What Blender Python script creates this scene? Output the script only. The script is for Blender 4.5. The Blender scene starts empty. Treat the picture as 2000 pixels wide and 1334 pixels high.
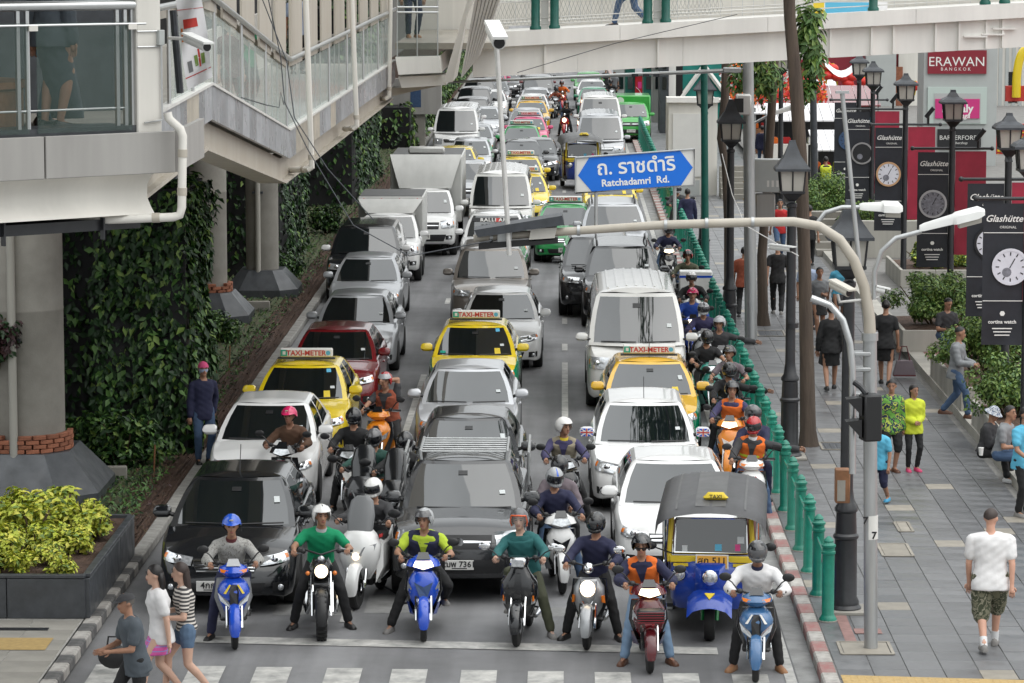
import bpy, bmesh, math, random
import numpy as np
from mathutils import Vector, Matrix, Euler
R = math.radians
rng = random.Random(7)
nrg = np.random.default_rng(7)
scene = bpy.context.scene
COL = scene.collection
# ------------------------------------------------------------------ camera, world, sun, exposure
F_PX, CX, CY, VPX, VPY, CAM_H = 6400.0, 1000.0, 667.0, 1100.0, -110.0, 8.7   # measured on the 2000x1334 photograph
PITCH = math.atan((CY - VPY) / F_PX)
FH = math.hypot(F_PX, CY - VPY)
YAW = math.atan((VPX - CX) / FH)
cam_d = bpy.data.cameras.new('camera')
cam_d.sensor_width = 36.0
cam_d.lens = 36.0 * F_PX / 2000.0
cam_d.clip_start, cam_d.clip_end = 0.5, 6000.0
cam = bpy.data.objects.new('camera', cam_d)
COL.objects.link(cam)
cam.location = (0, 0, CAM_H)
cam.rotation_euler = Euler((math.pi / 2 - PITCH, 0, YAW), 'XYZ')
scene.camera = cam
CAM_M = cam.rotation_euler.to_matrix()
world = bpy.data.worlds.new('World')
scene.world = world
world.use_nodes = True
nt = world.node_tree
bg = nt.nodes['Background']
sky = nt.nodes.new('ShaderNodeTexSky')
sky.sky_type = 'NISHITA'
sky.sun_disc = False
sky.sun_elevation, sky.sun_rotation = R(58), R(115)
sky.dust_density, sky.air_density = 4.0, 1.0
hsv = nt.nodes.new('ShaderNodeHueSaturation'); hsv.inputs['Saturation'].default_value = 0.25
nt.links.new(sky.outputs[0], hsv.inputs['Color'])
# overcast layer over the sky: CIE overcast law (zenith three times the horizon) with soft cloud mottling
tc = nt.nodes.new('ShaderNodeTexCoord')
sep = nt.nodes.new('ShaderNodeSeparateXYZ'); nt.links.new(tc.outputs['Generated'], sep.inputs[0])
mr = nt.nodes.new('ShaderNodeMapRange'); nt.links.new(sep.outputs['Z'], mr.inputs['Value'])
mr.inputs['From Min'].default_value, mr.inputs['From Max'].default_value = 0.0, 1.0
mr.inputs['To Min'].default_value, mr.inputs['To Max'].default_value = 5.5, 15.5
noi = nt.nodes.new('ShaderNodeTexNoise'); noi.inputs['Scale'].default_value = 2.2; noi.inputs['Detail'].default_value = 4
nt.links.new(tc.outputs['Generated'], noi.inputs['Vector'])
mr2 = nt.nodes.new('ShaderNodeMapRange'); nt.links.new(noi.outputs['Fac'], mr2.inputs['Value'])
mr2.inputs['From Min'].default_value, mr2.inputs['From Max'].default_value = 0.3, 0.7
mr2.inputs['To Min'].default_value, mr2.inputs['To Max'].default_value = 0.85, 1.15
mul = nt.nodes.new('ShaderNodeMath'); mul.operation = 'MULTIPLY'
nt.links.new(mr.outputs[0], mul.inputs[0]); nt.links.new(mr2.outputs[0], mul.inputs[1])
comb = nt.nodes.new('ShaderNodeVectorMath'); comb.operation = 'SCALE'
comb.inputs[0].default_value = (0.95, 0.985, 1.0)
nt.links.new(mul.outputs[0], comb.inputs['Scale'])
mix = nt.nodes.new('ShaderNodeMix'); mix.data_type = 'RGBA'; mix.inputs['Factor'].default_value = 0.82
nt.links.new(hsv.outputs[0], mix.inputs['A']); nt.links.new(comb.outputs[0], mix.inputs['B'])
nt.links.new(mix.outputs['Result'], bg.inputs['Color'])
bg.inputs['Strength'].default_value = 0.13
sun_d = bpy.data.lights.new('sun', 'SUN')
sun_d.energy, sun_d.angle, sun_d.color = 0.9, R(75), (1.0, 0.96, 0.9)
sun = bpy.data.objects.new('sun', sun_d); COL.objects.link(sun)
sun.rotation_euler = Euler((R(32), 0, R(65)), 'XYZ')
scene.view_settings.view_transform = 'Standard'
scene.view_settings.look = 'None'
scene.view_settings.exposure = 0.24
scene.view_settings.gamma = 1.0
scene.view_settings.use_curve_mapping = False
scene.cycles.use_adaptive_sampling = True
scene.cycles.adaptive_threshold = 0.02
scene.cycles.max_bounces = 6
scene.cycles.transparent_max_bounces = 8
scene.cycles.caustics_reflective = False
scene.cycles.caustics_refractive = False
def ray(px, py):
 return CAM_M @ Vector((px - CX, CY - py, -F_PX))
def G(px, py, z=0.0):
 """world point of a photograph pixel on the level z"""
 d = ray(px, py); t = (z - CAM_H) / d.z
 return Vector((d.x * t, d.y * t, z))
def D(px, py, Y):
 """world point of a photograph pixel at the distance Y (survey units of KY metres) down the road"""
 Y = Y * KY; d = ray(px, py); t = Y / d.y
 return Vector((d.x * t, Y, CAM_H + d.z * t))
KY = 1.274
def row_y(py, z=0.0):
 """distance down the road at which the level z meets a row of the photograph"""
 return G(VPX, py, z).y
# ------------------------------------------------------------------ materials
MAT = {}
def mat(key, col, rough=0.5, metal=0.0, var=0.0, scale=8.0, bump=0.0, bscale=None, coat=0.0, ior=None, rnd=0.0, alpha=1.0,
  trans=0.0, emit=0.0, col2=None, detail=4.0, contrast=1.0, streak=False, sheen=0.0, rvar=0.0):
 m = bpy.data.materials.new(key); m.use_nodes = True
 n = m.node_tree; b = n.nodes['Principled BSDF']
 b.inputs['Base Color'].default_value = (*col, 1)
 b.inputs['Roughness'].default_value = rough
 b.inputs['Metallic'].default_value = metal
 b.inputs['Coat Weight'].default_value = coat
 b.inputs['Coat Roughness'].default_value = 0.04
 if ior: b.inputs['IOR'].default_value = ior
 if alpha < 1: b.inputs['Alpha'].default_value = alpha
 if trans: b.inputs['Transmission Weight'].default_value = trans
 if sheen: b.inputs['Sheen Weight'].default_value = sheen
 if emit:
  b.inputs['Emission Color'].default_value = (*col, 1); b.inputs['Emission Strength'].default_value = emit
 src = None
 if var or col2 or bump or rvar:
  t = n.nodes.new('ShaderNodeTexCoord')
  vec = t.outputs['Object']
  if streak:
   mp = n.nodes.new('ShaderNodeMapping'); mp.inputs['Scale'].default_value = (1, 1, 0.12)
   n.links.new(vec, mp.inputs['Vector']); vec = mp.outputs[0]
 if var or col2:
  no = n.nodes.new('ShaderNodeTexNoise'); no.inputs['Scale'].default_value = scale
  no.inputs['Detail'].default_value = detail; no.inputs['Roughness'].default_value = 0.62
  n.links.new(vec, no.inputs['Vector'])
  cr = n.nodes.new('ShaderNodeMapRange')
  h = 0.22 / contrast
  cr.inputs['From Min'].default_value, cr.inputs['From Max'].default_value = 0.5 - h, 0.5 + h
  n.links.new(no.outputs['Fac'], cr.inputs['Value'])
  mx = n.nodes.new('ShaderNodeMix'); mx.data_type = 'RGBA'
  n.links.new(cr.outputs[0], mx.inputs['Factor'])
  a = col if col2 else tuple(c * (1 - var) for c in col)
  c2 = col2 if col2 else tuple(min(1, c * (1 + var)) for c in col)
  mx.inputs['A'].default_value = (*a, 1); mx.inputs['B'].default_value = (*c2, 1)
  src = mx.outputs['Result']
 if rvar:
  no3 = n.nodes.new('ShaderNodeTexNoise'); no3.inputs['Scale'].default_value = scale * 0.7; no3.inputs['Detail'].default_value = 3
  n.links.new(vec, no3.inputs['Vector'])
  r3 = n.nodes.new('ShaderNodeMapRange')
  r3.inputs['From Min'].default_value, r3.inputs['From Max'].default_value = 0.35, 0.65
  r3.inputs['To Min'].default_value, r3.inputs['To Max'].default_value = max(0.02, rough - rvar), min(1, rough + rvar)
  n.links.new(no3.outputs['Fac'], r3.inputs['Value']); n.links.new(r3.outputs[0], b.inputs['Roughness'])
 if rnd:
  oi = n.nodes.new('ShaderNodeObjectInfo')
  r2 = n.nodes.new('ShaderNodeMapRange')
  r2.inputs['To Min'].default_value, r2.inputs['To Max'].default_value = 1 - rnd, 1 + rnd
  n.links.new(oi.outputs['Random'], r2.inputs['Value'])
  sc = n.nodes.new('ShaderNodeVectorMath'); sc.operation = 'SCALE'
  if src is not None: n.links.new(src, sc.inputs[0])
  else: sc.inputs[0].default_value = col
  n.links.new(r2.outputs[0], sc.inputs['Scale']); src = sc.outputs[0]
 if src is not None: n.links.new(src, b.inputs['Base Color'])
 if bump:
  no2 = n.nodes.new('ShaderNodeTexNoise'); no2.inputs['Scale'].default_value = bscale or scale * 3
  no2.inputs['Detail'].default_value = 3
  n.links.new(vec, no2.inputs['Vector'])
  bp = n.nodes.new('ShaderNodeBump'); bp.inputs['Strength'].default_value = bump; bp.inputs['Distance'].default_value = 0.02
  n.links.new(no2.outputs['Fac'], bp.inputs['Height']); n.links.new(bp.outputs[0], b.inputs['Normal'])
 MAT[key] = m
 return m
def pattern(key, kind, c1, c2, c3=None, scale=10.0, rough=0.8):
 """printed cloth: stripes, checks, camouflage, flowers"""
 m = bpy.data.materials.new(key); m.use_nodes = True
 n = m.node_tree; b = n.nodes['Principled BSDF']; b.inputs['Roughness'].default_value = rough
 t = n.nodes.new('ShaderNodeTexCoord')
 def ramp(src, stops):
  r = n.nodes.new('ShaderNodeValToRGB'); r.color_ramp.interpolation = 'CONSTANT'
  e = r.color_ramp.elements
  while len(e) < len(stops): e.new(0.5)
  for q, (p, c) in zip(e, stops): q.position = p; q.color = (*c, 1)
  n.links.new(src, r.inputs['Fac']); n.links.new(r.outputs[0], b.inputs['Base Color'])
 if kind == 'stripe':
  w = n.nodes.new('ShaderNodeTexWave'); w.bands_direction = 'Z'; w.inputs['Scale'].default_value = scale
  w.inputs['Distortion'].default_value = 0.6; w.inputs['Detail Scale'].default_value = 0.4
  n.links.new(t.outputs['Object'], w.inputs['Vector']); ramp(w.outputs['Fac'], [(0, c1), (0.55, c2)])
 elif kind == 'check':
  w = n.nodes.new('ShaderNodeTexWave'); w.bands_direction = 'Z'; w.inputs['Scale'].default_value = scale
  w2 = n.nodes.new('ShaderNodeTexWave'); w2.bands_direction = 'X'; w2.inputs['Scale'].default_value = scale
  n.links.new(t.outputs['Object'], w.inputs['Vector']); n.links.new(t.outputs['Object'], w2.inputs['Vector'])
  a = n.nodes.new('ShaderNodeMath'); a.operation = 'MAXIMUM'
  n.links.new(w.outputs['Fac'], a.inputs[0]); n.links.new(w2.outputs['Fac'], a.inputs[1])
  ramp(a.outputs[0], [(0, c1), (0.9, c2)])
 else:
  v = n.nodes.new('ShaderNodeTexNoise'); v.inputs['Scale'].default_value = scale; v.inputs['Detail'].default_value = 2
  n.links.new(t.outputs['Object'], v.inputs['Vector'])
  ramp(v.outputs['Fac'], [(0, c1), (0.46, c2), (0.55, c3 or c1), (0.63, c2)])
 MAT[key] = m
 return m
# ------------------------------------------------------------------ mesh building
class MB:
 def __init__(self, key=None):
  self.v, self.f, self.mi, self.keys = [], [], [], []
  self.cur = key
 def _k(self, k):
  k = k or self.cur
  if k not in self.keys: self.keys.append(k)
  return self.keys.index(k)
 def add(self, vs, fs, k=None):
  o = len(self.v); i = self._k(k)
  self.v.extend([tuple(p) for p in vs])
  for f in fs:
   self.f.append(tuple(o + a for a in f)); self.mi.append(i)
  return self
 def box(self, c, s, k=None, rot=None, b=0.0, taper=(1, 1)):
  """box of size s centred on c; b chamfers the edges; taper scales the top face"""
  hx, hy, hz = s[0] / 2, s[1] / 2, s[2] / 2
  M = Euler(rot, 'XYZ').to_matrix() if rot else None
  def T(p):
   q = Vector(p)
   if M: q = M @ q
   return (q.x + c[0], q.y + c[1], q.z + c[2])
  tx, ty = taper
  if b <= 0:
   vs = [(sx * hx * (tx if sz > 0 else 1), sy * hy * (ty if sz > 0 else 1), sz * hz) for sz in (-1, 1) for sy in (-1, 1) for sx in (-1, 1)]
   fs = [(0, 2, 3, 1), (4, 5, 7, 6), (0, 1, 5, 4), (2, 6, 7, 3), (0, 4, 6, 2), (1, 3, 7, 5)]
   return self.add([T(p) for p in vs], fs, k)
  b = min(b, hx * .95, hy * .95, hz * .95)
  vs, idx = [], {}
  for sx in (-1, 1):
   for sy in (-1, 1):
    for sz in (-1, 1):
     q = (tx if sz > 0 else 1, ty if sz > 0 else 1)
     for a in range(3):
      p = [sx * (hx - b), sy * (hy - b), sz * (hz - b)]
      p[a] = (sx * hx, sy * hy, sz * hz)[a]
      p[0] *= q[0]; p[1] *= q[1]
      idx[(sx, sy, sz, a)] = len(vs); vs.append(T(p))
  fs = []
  for a in range(3):
   o1, o2 = [i for i in range(3) if i != a]
   for s_ in (-1, 1):
    loop = []
    for u, w in ((-1, -1), (1, -1), (1, 1), (-1, 1)):
     sg = [0, 0, 0]; sg[a] = s_; sg[o1] = u; sg[o2] = w
     loop.append(idx[(*sg, a)])
    fs.append(tuple(loop))
    for t_ in (-1, 1):
     if a < o1 or True:
      pass
  for a in range(3):
   for c_ in range(a + 1, 3):
    e = 3 - a - c_
    for sa in (-1, 1):
     for sc in (-1, 1):
      l = []
      for se, ax in ((-1, a), (1, a), (1, c_), (-1, c_)):
       sg = [0, 0, 0]; sg[a] = sa; sg[c_] = sc; sg[e] = se
       l.append(idx[(*sg, ax)])
      fs.append(tuple(l))
  for sx in (-1, 1):
   for sy in (-1, 1):
    for sz in (-1, 1):
     fs.append(tuple(idx[(sx, sy, sz, a)] for a in range(3)))
  return self.add(vs, fs, k)
 def bx(self, x0, x1, y0, y1, z0, z1, k=None, b=0.0):
  return self.box(((x0 + x1) / 2, (y0 + y1) / 2, (z0 + z1) / 2), (abs(x1 - x0), abs(y1 - y0), abs(z1 - z0)), k, b=b)
 def tube(self, pts, r, n=8, k=None, cap=True, flat=1.0):
  pts = [Vector(p) for p in pts]
  rs = r if isinstance(r, (list, tuple)) else [r] * len(pts)
  vs, fs = [], []
  t0 = (pts[1] - pts[0]).normalized()
  up = Vector((0, 0, 1)) if abs(t0.z) < 0.9 else Vector((0, 1, 0))
  nx = t0.cross(up).normalized()
  for i, p in enumerate(pts):
   if i == 0: t = pts[1] - pts[0]
   elif i == len(pts) - 1: t = pts[-1] - pts[-2]
   else: t = (pts[i + 1] - pts[i]).normalized() + (pts[i] - pts[i - 1]).normalized()
   t = t.normalized() if t.length > 1e-9 else t0
   nx = (nx - t * nx.dot(t))
   nx = nx.normalized() if nx.length > 1e-6 else t.cross(Vector((1, 0, 0))).normalized()
   ny = t.cross(nx)
   for j in range(n):
    a = 2 * math.pi * j / n
    vs.append(p + nx * (math.cos(a) * rs[i]) + ny * (math.sin(a) * rs[i] * flat))
  for i in range(len(pts) - 1):
   for j in range(n):
    j2 = (j + 1) % n
    fs.append((i * n + j, i * n + j2, (i + 1) * n + j2, (i + 1) * n + j))
  if cap:
   fs.append(tuple(range(n - 1, -1, -1)))
   fs.append(tuple((len(pts) - 1) * n + j for j in range(n)))
  return self.add(vs, fs, k)
 def lathe(self, prof, n=16, c=(0, 0, 0), k=None, axis='z', sq=None):
  """prof: [(radius, height)]"""
  vs, fs = [], []
  for (r, h) in prof:
   for j in range(n):
    a = 2 * math.pi * (j + (0.5 if sq else 0)) / n
    x, y = r * math.cos(a), r * math.sin(a)
    p = (x, y, h) if axis == 'z' else ((h, x, y) if axis == 'x' else (x, h, y))
    vs.append((p[0] + c[0], p[1] + c[1], p[2] + c[2]))
  for i in range(len(prof) - 1):
   for j in range(n):
    j2 = (j + 1) % n
    fs.append((i * n + j, i * n + j2, (i + 1) * n + j2, (i + 1) * n + j))
  if prof[0][0] > 1e-5: fs.append(tuple(range(n - 1, -1, -1)))
  if prof[-1][0] > 1e-5: fs.append(tuple((len(prof) - 1) * n + j for j in range(n)))
  return self.add(vs, fs, k)
 def ball(self, c, r, n=12, m=8, k=None, rot=None, lo=-90, hi=90):
  r = r if isinstance(r, (list, tuple)) else (r, r, r)
  M = Euler(rot, 'XYZ').to_matrix() if rot else None
  vs, fs = [], []
  for i in range(m + 1):
   ph = R(lo + (hi - lo) * i / m)
   for j in range(n):
    a = 2 * math.pi * j / n
    p = Vector((r[0] * math.cos(ph) * math.cos(a), r[1] * math.cos(ph) * math.sin(a), r[2] * math.sin(ph)))
    if M: p = M @ p
    vs.append((p.x + c[0], p.y + c[1], p.z + c[2]))
  for i in range(m):
   for j in range(n):
    j2 = (j + 1) % n
    fs.append((i * n + j, i * n + j2, (i + 1) * n + j2, (i + 1) * n + j))
  if lo > -90: fs.append(tuple(range(n - 1, -1, -1)))
  if hi < 90: fs.append(tuple(m * n + j for j in range(n)))
  return self.add(vs, fs, k)
 def grid(self, fn, us, vs_, k=None):
  P = [fn(u, v) for v in vs_ for u in us]
  nu = len(us)
  fs = [(j * nu + i, j * nu + i + 1, (j + 1) * nu + i + 1, (j + 1) * nu + i) for j in range(len(vs_) - 1) for i in range(nu - 1)]
  return self.add(P, fs, k)
 def loft(self, secs, k=None, cap=True, closed=True):
  n = len(secs[0]); vs = [p for s in secs for p in s]; fs = []
  for i in range(len(secs) - 1):
   for j in range(n if closed else n - 1):
    j2 = (j + 1) % n
    fs.append((i * n + j, i * n + j2, (i + 1) * n + j2, (i + 1) * n + j))
  if cap:
   fs.append(tuple(range(n - 1, -1, -1))); fs.append(tuple((len(secs) - 1) * n + j for j in range(n)))
  return self.add(vs, fs, k)
 def prism(self, poly, o, ax, ay, d, k=None):
  """polygon poly in the plane (ax, ay) at o, extruded along d"""
  o, ax, ay, d = Vector(o), Vector(ax), Vector(ay), Vector(d)
  a = [o + ax * p[0] + ay * p[1] for p in poly]; n = len(poly)
  vs = a + [p + d for p in a]
  fs = [tuple(range(n - 1, -1, -1)), tuple(range(n, 2 * n))] + [(i, (i + 1) % n, n + (i + 1) % n, n + i) for i in range(n)]
  return self.add(vs, fs, k)
 def mesh(self, name='mesh', smooth=40, fix=True):
  me = bpy.data.meshes.new(name)
  me.from_pydata(self.v, [], self.f)
  for k in self.keys: me.materials.append(MAT[k])
  if len(self.keys) > 1: me.polygons.foreach_set('material_index', self.mi)
  if fix:
   b = bmesh.new(); b.from_mesh(me)
   bmesh.ops.recalc_face_normals(b, faces=b.faces)
   b.to_mesh(me); b.free()
  if smooth:
   me.polygons.foreach_set('use_smooth', [True] * len(me.polygons))
   me.set_sharp_from_angle(angle=R(smooth))
  me.update()
  KEYS[me.name] = list(self.keys)
  return me
KEYS = {}
def tag(o, label=None, cat=None, group=None, kind=None):
 if label: o['label'] = label
 if cat: o['category'] = cat
 if group: o['group'] = group
 if kind: o['kind'] = kind
 return o
def link(name, data, parent=None, loc=None, rot=None):
 o = bpy.data.objects.new(name, data); COL.objects.link(o)
 if parent is not None: o.parent = parent
 if loc is not None: o.location = loc
 if rot is not None: o.rotation_euler = rot
 return o
def obj(name, mb, parent=None, loc=None, rot=None, label=None, cat=None, group=None, kind=None, smooth=40):
 me = mb if isinstance(mb, bpy.types.Mesh) else mb.mesh(name, smooth)
 return tag(link(name, me, parent, loc, rot), label, cat, group, kind)
def thing(name, label, cat, loc=(0, 0, 0), rz=0.0, group=None):
 return tag(link(name, None, None, loc, (0, 0, rz)), label, cat, group)
def struct(name, mb, parent=None, loc=None, smooth=40):
 return obj(name, mb, parent, loc, kind='structure', smooth=smooth)
class Kit:
 """one built thing: parts with shared meshes, stamped as often as the street needs it"""
 def __init__(self): self.parts = []
 def part(self, name, mb, up=-1, loc=(0, 0, 0), rot=(0, 0, 0), smooth=40):
  me = mb if isinstance(mb, bpy.types.Mesh) else mb.mesh(name, smooth)
  self.parts.append((name, me, up, loc, rot)); return len(self.parts) - 1
 def stamp(self, name, label, cat, loc, rz=0.0, group=None, over=None, scale=1.0, skip=()):
  t = thing(name, label, cat, loc, rz, group)
  if scale != 1.0: t.scale = (scale,) * 3 if not isinstance(scale, tuple) else scale
  made = []
  for (nm, me, up, l, r) in self.parts:
   if nm in skip or (up >= 0 and made[up] is None): made.append(None); continue
   o = link(nm, me, t if up < 0 else made[up], l, r)
   if over:
    for i, k in enumerate(KEYS[me.name]):
     if k in over:
      o.material_slots[i].link = 'OBJECT'; o.material_slots[i].material = MAT[over[k]]
   made.append(o)
  self.last = made
  return t
TXT = {}
TWORK = bpy.data.scenes.new('lettering_bench')
def text_mesh(body, size, key, extrude=0.002, bold=0.0, shear=0.0, align='CENTER', spacing=1.0):
 kk = (body, size, key, extrude, bold, shear, align, spacing)
 if kk in TXT: return TXT[kk]
 c = bpy.data.curves.new('lettering', 'FONT')
 c.body, c.size, c.extrude, c.offset, c.shear = body, size, extrude, bold, shear
 c.align_x, c.align_y, c.space_character, c.resolution_u = align, 'CENTER', spacing, 2
 o = bpy.data.objects.new('lettering', c); TWORK.collection.objects.link(o)
 TWORK.view_layers[0].update()
 me = bpy.data.meshes.new_from_object(o.evaluated_get(TWORK.view_layers[0].depsgraph))
 bpy.data.objects.remove(o); bpy.data.curves.remove(c)
 me.materials.clear(); me.materials.append(MAT[key]); me.name = 'lettering'
 KEYS[me.name] = [key]
 TXT[kk] = me
 return me
FRONT = (math.pi / 2, 0, 0)          # lettering upright, read from the camera's side
def lerp(a, b, t): return a + (b - a) * t
def itp(x, tab): return float(np.interp(x, [t[0] for t in tab], [t[1] for t in tab]))
# ------------------------------------------------------------------ materials of the street
mat('asphalt', (0.21, 0.21, 0.215), 0.7, var=0.30, scale=0.5, bump=0.35, bscale=160, detail=9, rvar=0.1)
def streaks(key, amount, sx, sy):
 n = MAT[key].node_tree; b = n.nodes['Principled BSDF']; src = b.inputs['Base Color'].links[0].from_socket
 t = n.nodes.new('ShaderNodeTexCoord'); mp = n.nodes.new('ShaderNodeMapping'); mp.inputs['Scale'].default_value = (sx, sy, 1); n.links.new(t.outputs['Object'], mp.inputs['Vector'])
 no = n.nodes.new('ShaderNodeTexNoise'); no.inputs['Scale'].default_value = 1.0; no.inputs['Detail'].default_value = 6; n.links.new(mp.outputs[0], no.inputs['Vector'])
 r = n.nodes.new('ShaderNodeMapRange'); r.inputs['From Min'].default_value, r.inputs['From Max'].default_value = .36, .6; r.inputs['To Min'].default_value, r.inputs['To Max'].default_value = 1 - amount, 1.0; n.links.new(no.outputs['Fac'], r.inputs['Value'])
 s = n.nodes.new('ShaderNodeVectorMath'); s.operation = 'SCALE'; n.links.new(src, s.inputs[0]); n.links.new(r.outputs[0], s.inputs['Scale']); n.links.new(s.outputs[0], b.inputs['Base Color'])
streaks('asphalt', .38, 1.5, .09)
mat('asphalt_side', (0.24, 0.24, 0.235), 0.85, var=0.35, scale=2.5, bump=0.35, bscale=120, detail=8)
mat('road_paint', (0.55, 0.54, 0.51), 0.7, col2=(0.25, 0.25, 0.24), scale=4, detail=12, contrast=1.3)
mat('concrete', (0.28, 0.265, 0.235), 0.85, var=0.25, scale=1.2, bump=0.15, bscale=40, detail=8)
mat('concrete_old', (0.40, 0.385, 0.345), 0.85, var=0.22, scale=1.5, bump=0.1, bscale=30, streak=True, detail=7)
mat('kerb_plain', (0.30, 0.29, 0.27), 0.85, var=0.3, scale=6, bump=0.3, rnd=0.12)
mat('kerb_white', (0.48, 0.46, 0.43), 0.8, col2=(0.26, 0.24, 0.22), scale=9, bump=0.2, rnd=0.1)
mat('kerb_red', (0.30, 0.115, 0.11), 0.8, col2=(0.29, 0.22, 0.20), scale=9, bump=0.2, rnd=0.1)
mat('kerb_black', (0.05, 0.05, 0.05), 0.8, col2=(0.17, 0.165, 0.16), scale=8, bump=0.2, rnd=0.1)
mat('paver', (0.132, 0.133, 0.137), 0.42, var=0.18, scale=3, rnd=0.16, bump=0.06, bscale=60, rvar=0.12, detail=6)
mat('paver_dark', (0.108, 0.11, 0.115), 0.4, var=0.2, scale=3, rnd=0.12, bump=0.06, bscale=60, rvar=0.12)
mat('paver_warm', (0.27, 0.245, 0.205), 0.6, var=0.2, scale=4, rnd=0.12)
mat('paver_joint', (0.19, 0.185, 0.175), 0.9, var=0.2, scale=3)
mat('tactile', (0.42, 0.29, 0.115), 0.7, var=0.15, scale=12)
mat('red_paver', (0.27, 0.155, 0.14), 0.7, var=0.25, scale=6, rnd=0.1)
mat('soil', (0.085, 0.05, 0.035), 0.95, var=0.5, scale=6, bump=0.8, bscale=30, detail=8)
mat('granite_dark', (0.062, 0.067, 0.074), 0.4, var=0.25, scale=5, rnd=0.1, rvar=0.1)
mat('brick_red', (0.30, 0.115, 0.065), 0.85, var=0.3, scale=9, rnd=0.22, bump=0.2)
mat('plaster_white', (0.70, 0.675, 0.62), 0.6, var=0.15, scale=1.0, streak=True, detail=6)
mat('bridge_white', (0.84, 0.82, 0.78), 0.55, var=0.12, scale=1.4, streak=True, detail=7)
mat('bridge_trim', (0.60, 0.59, 0.56), 0.6, var=0.1, scale=2, streak=True)
mat('steel_beige', (0.52, 0.49, 0.43), 0.5, col2=(0.40, 0.35, 0.28), scale=2.5, streak=True, detail=8, contrast=0.6)
mat('fascia_metal', (0.33, 0.318, 0.30), 0.45, var=0.17, scale=2, streak=True, rnd=0.05)
mat('fascia_tile', (0.30, 0.31, 0.325), 0.35, var=0.22, scale=4, rnd=0.28, rvar=0.1)
mat('fascia_tile_warm', (0.42, 0.38, 0.31), 0.35, var=0.25, scale=4, rnd=0.15)
mat('viaduct', (0.22, 0.215, 0.20), 0.9, var=0.2, scale=0.5)
mat('steel', (0.60, 0.61, 0.61), 0.28, metal=0.9, var=0.06, scale=6)
mat('galv', (0.46, 0.47, 0.47), 0.42, metal=0.75, var=0.14, scale=9, streak=True)
mat('galv_white', (0.62, 0.61, 0.59), 0.45, metal=0.2, var=0.12, scale=6)
mat('black_iron', (0.018, 0.019, 0.022), 0.38, var=0.3, scale=8, coat=0.1)
mat('pole_grey', (0.045, 0.05, 0.058), 0.5, var=0.3, scale=6)
mat('bollard_green', (0.008, 0.20, 0.135), 0.36, var=0.2, scale=9, rnd=0.14, coat=0.15)
mat('green_dark', (0.006, 0.095, 0.072), 0.4, var=0.2, scale=6)
mat('glass_clear', (0.78, 0.90, 0.86), 0.12, alpha=0.25, ior=1.25)
mat('glass_green', (0.10, 0.15, 0.13), 0.04, alpha=0.2, ior=1.5)
mat('glass_lamp', (0.50, 0.48, 0.43), 0.25, alpha=0.82)
mat('glass_dark', (0.006, 0.009, 0.010), 0.025, ior=2.05)
mat('glass_tint', (0.010, 0.014, 0.014), 0.03, ior=1.9)
mat('black_plastic', (0.013, 0.013, 0.014), 0.42)
mat('black_matte', (0.010, 0.010, 0.011), 0.8)
mat('grey_plastic', (0.16, 0.165, 0.17), 0.45)
mat('rubber', (0.014, 0.014, 0.014), 0.75, bump=0.1, scale=30)
mat('chrome', (0.75, 0.76, 0.77), 0.09, metal=1.0)
mat('alloy', (0.48, 0.49, 0.50), 0.3, metal=0.9)
mat('lamp_clear', (0.62, 0.64, 0.66), 0.07, metal=0.55, coat=1.0, var=0.35, scale=26)
mat('lamp_lit', (1.0, 0.80, 0.55), 0.2, emit=3.0)
mat('lamp_amber', (0.75, 0.20, 0.02), 0.15, coat=0.6)
mat('lamp_red', (0.45, 0.01, 0.01), 0.15, coat=0.6)
mat('white_plastic', (0.72, 0.72, 0.70), 0.35, var=0.05, scale=5)
mat('beige_plastic', (0.60, 0.57, 0.50), 0.45)
mat('sign_blue', (0.004, 0.155, 0.68), 0.4)
mat('sign_white', (0.70, 0.69, 0.66), 0.5, var=0.04, scale=3)
mat('sign_text', (0.82, 0.81, 0.78), 0.5)
mat('black_print', (0.012, 0.012, 0.014), 0.6)
mat('red_print', (0.50, 0.04, 0.03), 0.6)
mat('green_print', (0.02, 0.35, 0.25), 0.6)
mat('yellow_plate', (0.78, 0.40, 0.05), 0.5)
mat('yellow_print', (0.70, 0.52, 0.03), 0.5)
mat('orange_print', (0.62, 0.17, 0.02), 0.6)
mat('blue_print', (0.10, 0.42, 0.62), 0.6)
mat('banner_black', (0.017, 0.019, 0.026), 0.5, var=0.3, scale=3)
mat('banner_red', (0.33, 0.018, 0.045), 0.5, var=0.2, scale=2)
mat('banner_white', (0.74, 0.73, 0.74), 0.5, var=0.06, scale=3)
mat('watch_blue', (0.035, 0.075, 0.16), 0.5, var=0.3, scale=20)
mat('watch_gold', (0.55, 0.33, 0.18), 0.4)
mat('watch_face', (0.68, 0.68, 0.74), 0.45, var=0.06, scale=4)
mat('watch_grey', (0.20, 0.20, 0.23), 0.45, var=0.4, scale=18)
mat('sign_maroon', (0.24, 0.014, 0.028), 0.45)
mat('sign_pink', (0.58, 0.035, 0.20), 0.45)
mat('pillar_grey', (0.43, 0.45, 0.44), 0.6, var=0.05, scale=2)
mat('pale_green_trim', (0.50, 0.58, 0.54), 0.5)
mat('wood', (0.24, 0.11, 0.05), 0.6, var=0.3, scale=6)
mat('bark', (0.125, 0.095, 0.072), 0.95, col2=(0.055, 0.042, 0.034), scale=7, streak=True, bump=0.8, bscale=26, detail=9)
mat('leaf_dark', (0.014, 0.042, 0.011), 0.42, var=0.35, scale=3, ior=1.4)  # colour darkened to put skywalk shade into the ivy
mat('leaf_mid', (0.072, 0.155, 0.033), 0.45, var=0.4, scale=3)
mat('leaf_light', (0.17, 0.26, 0.055), 0.5, var=0.35, scale=3)
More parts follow.
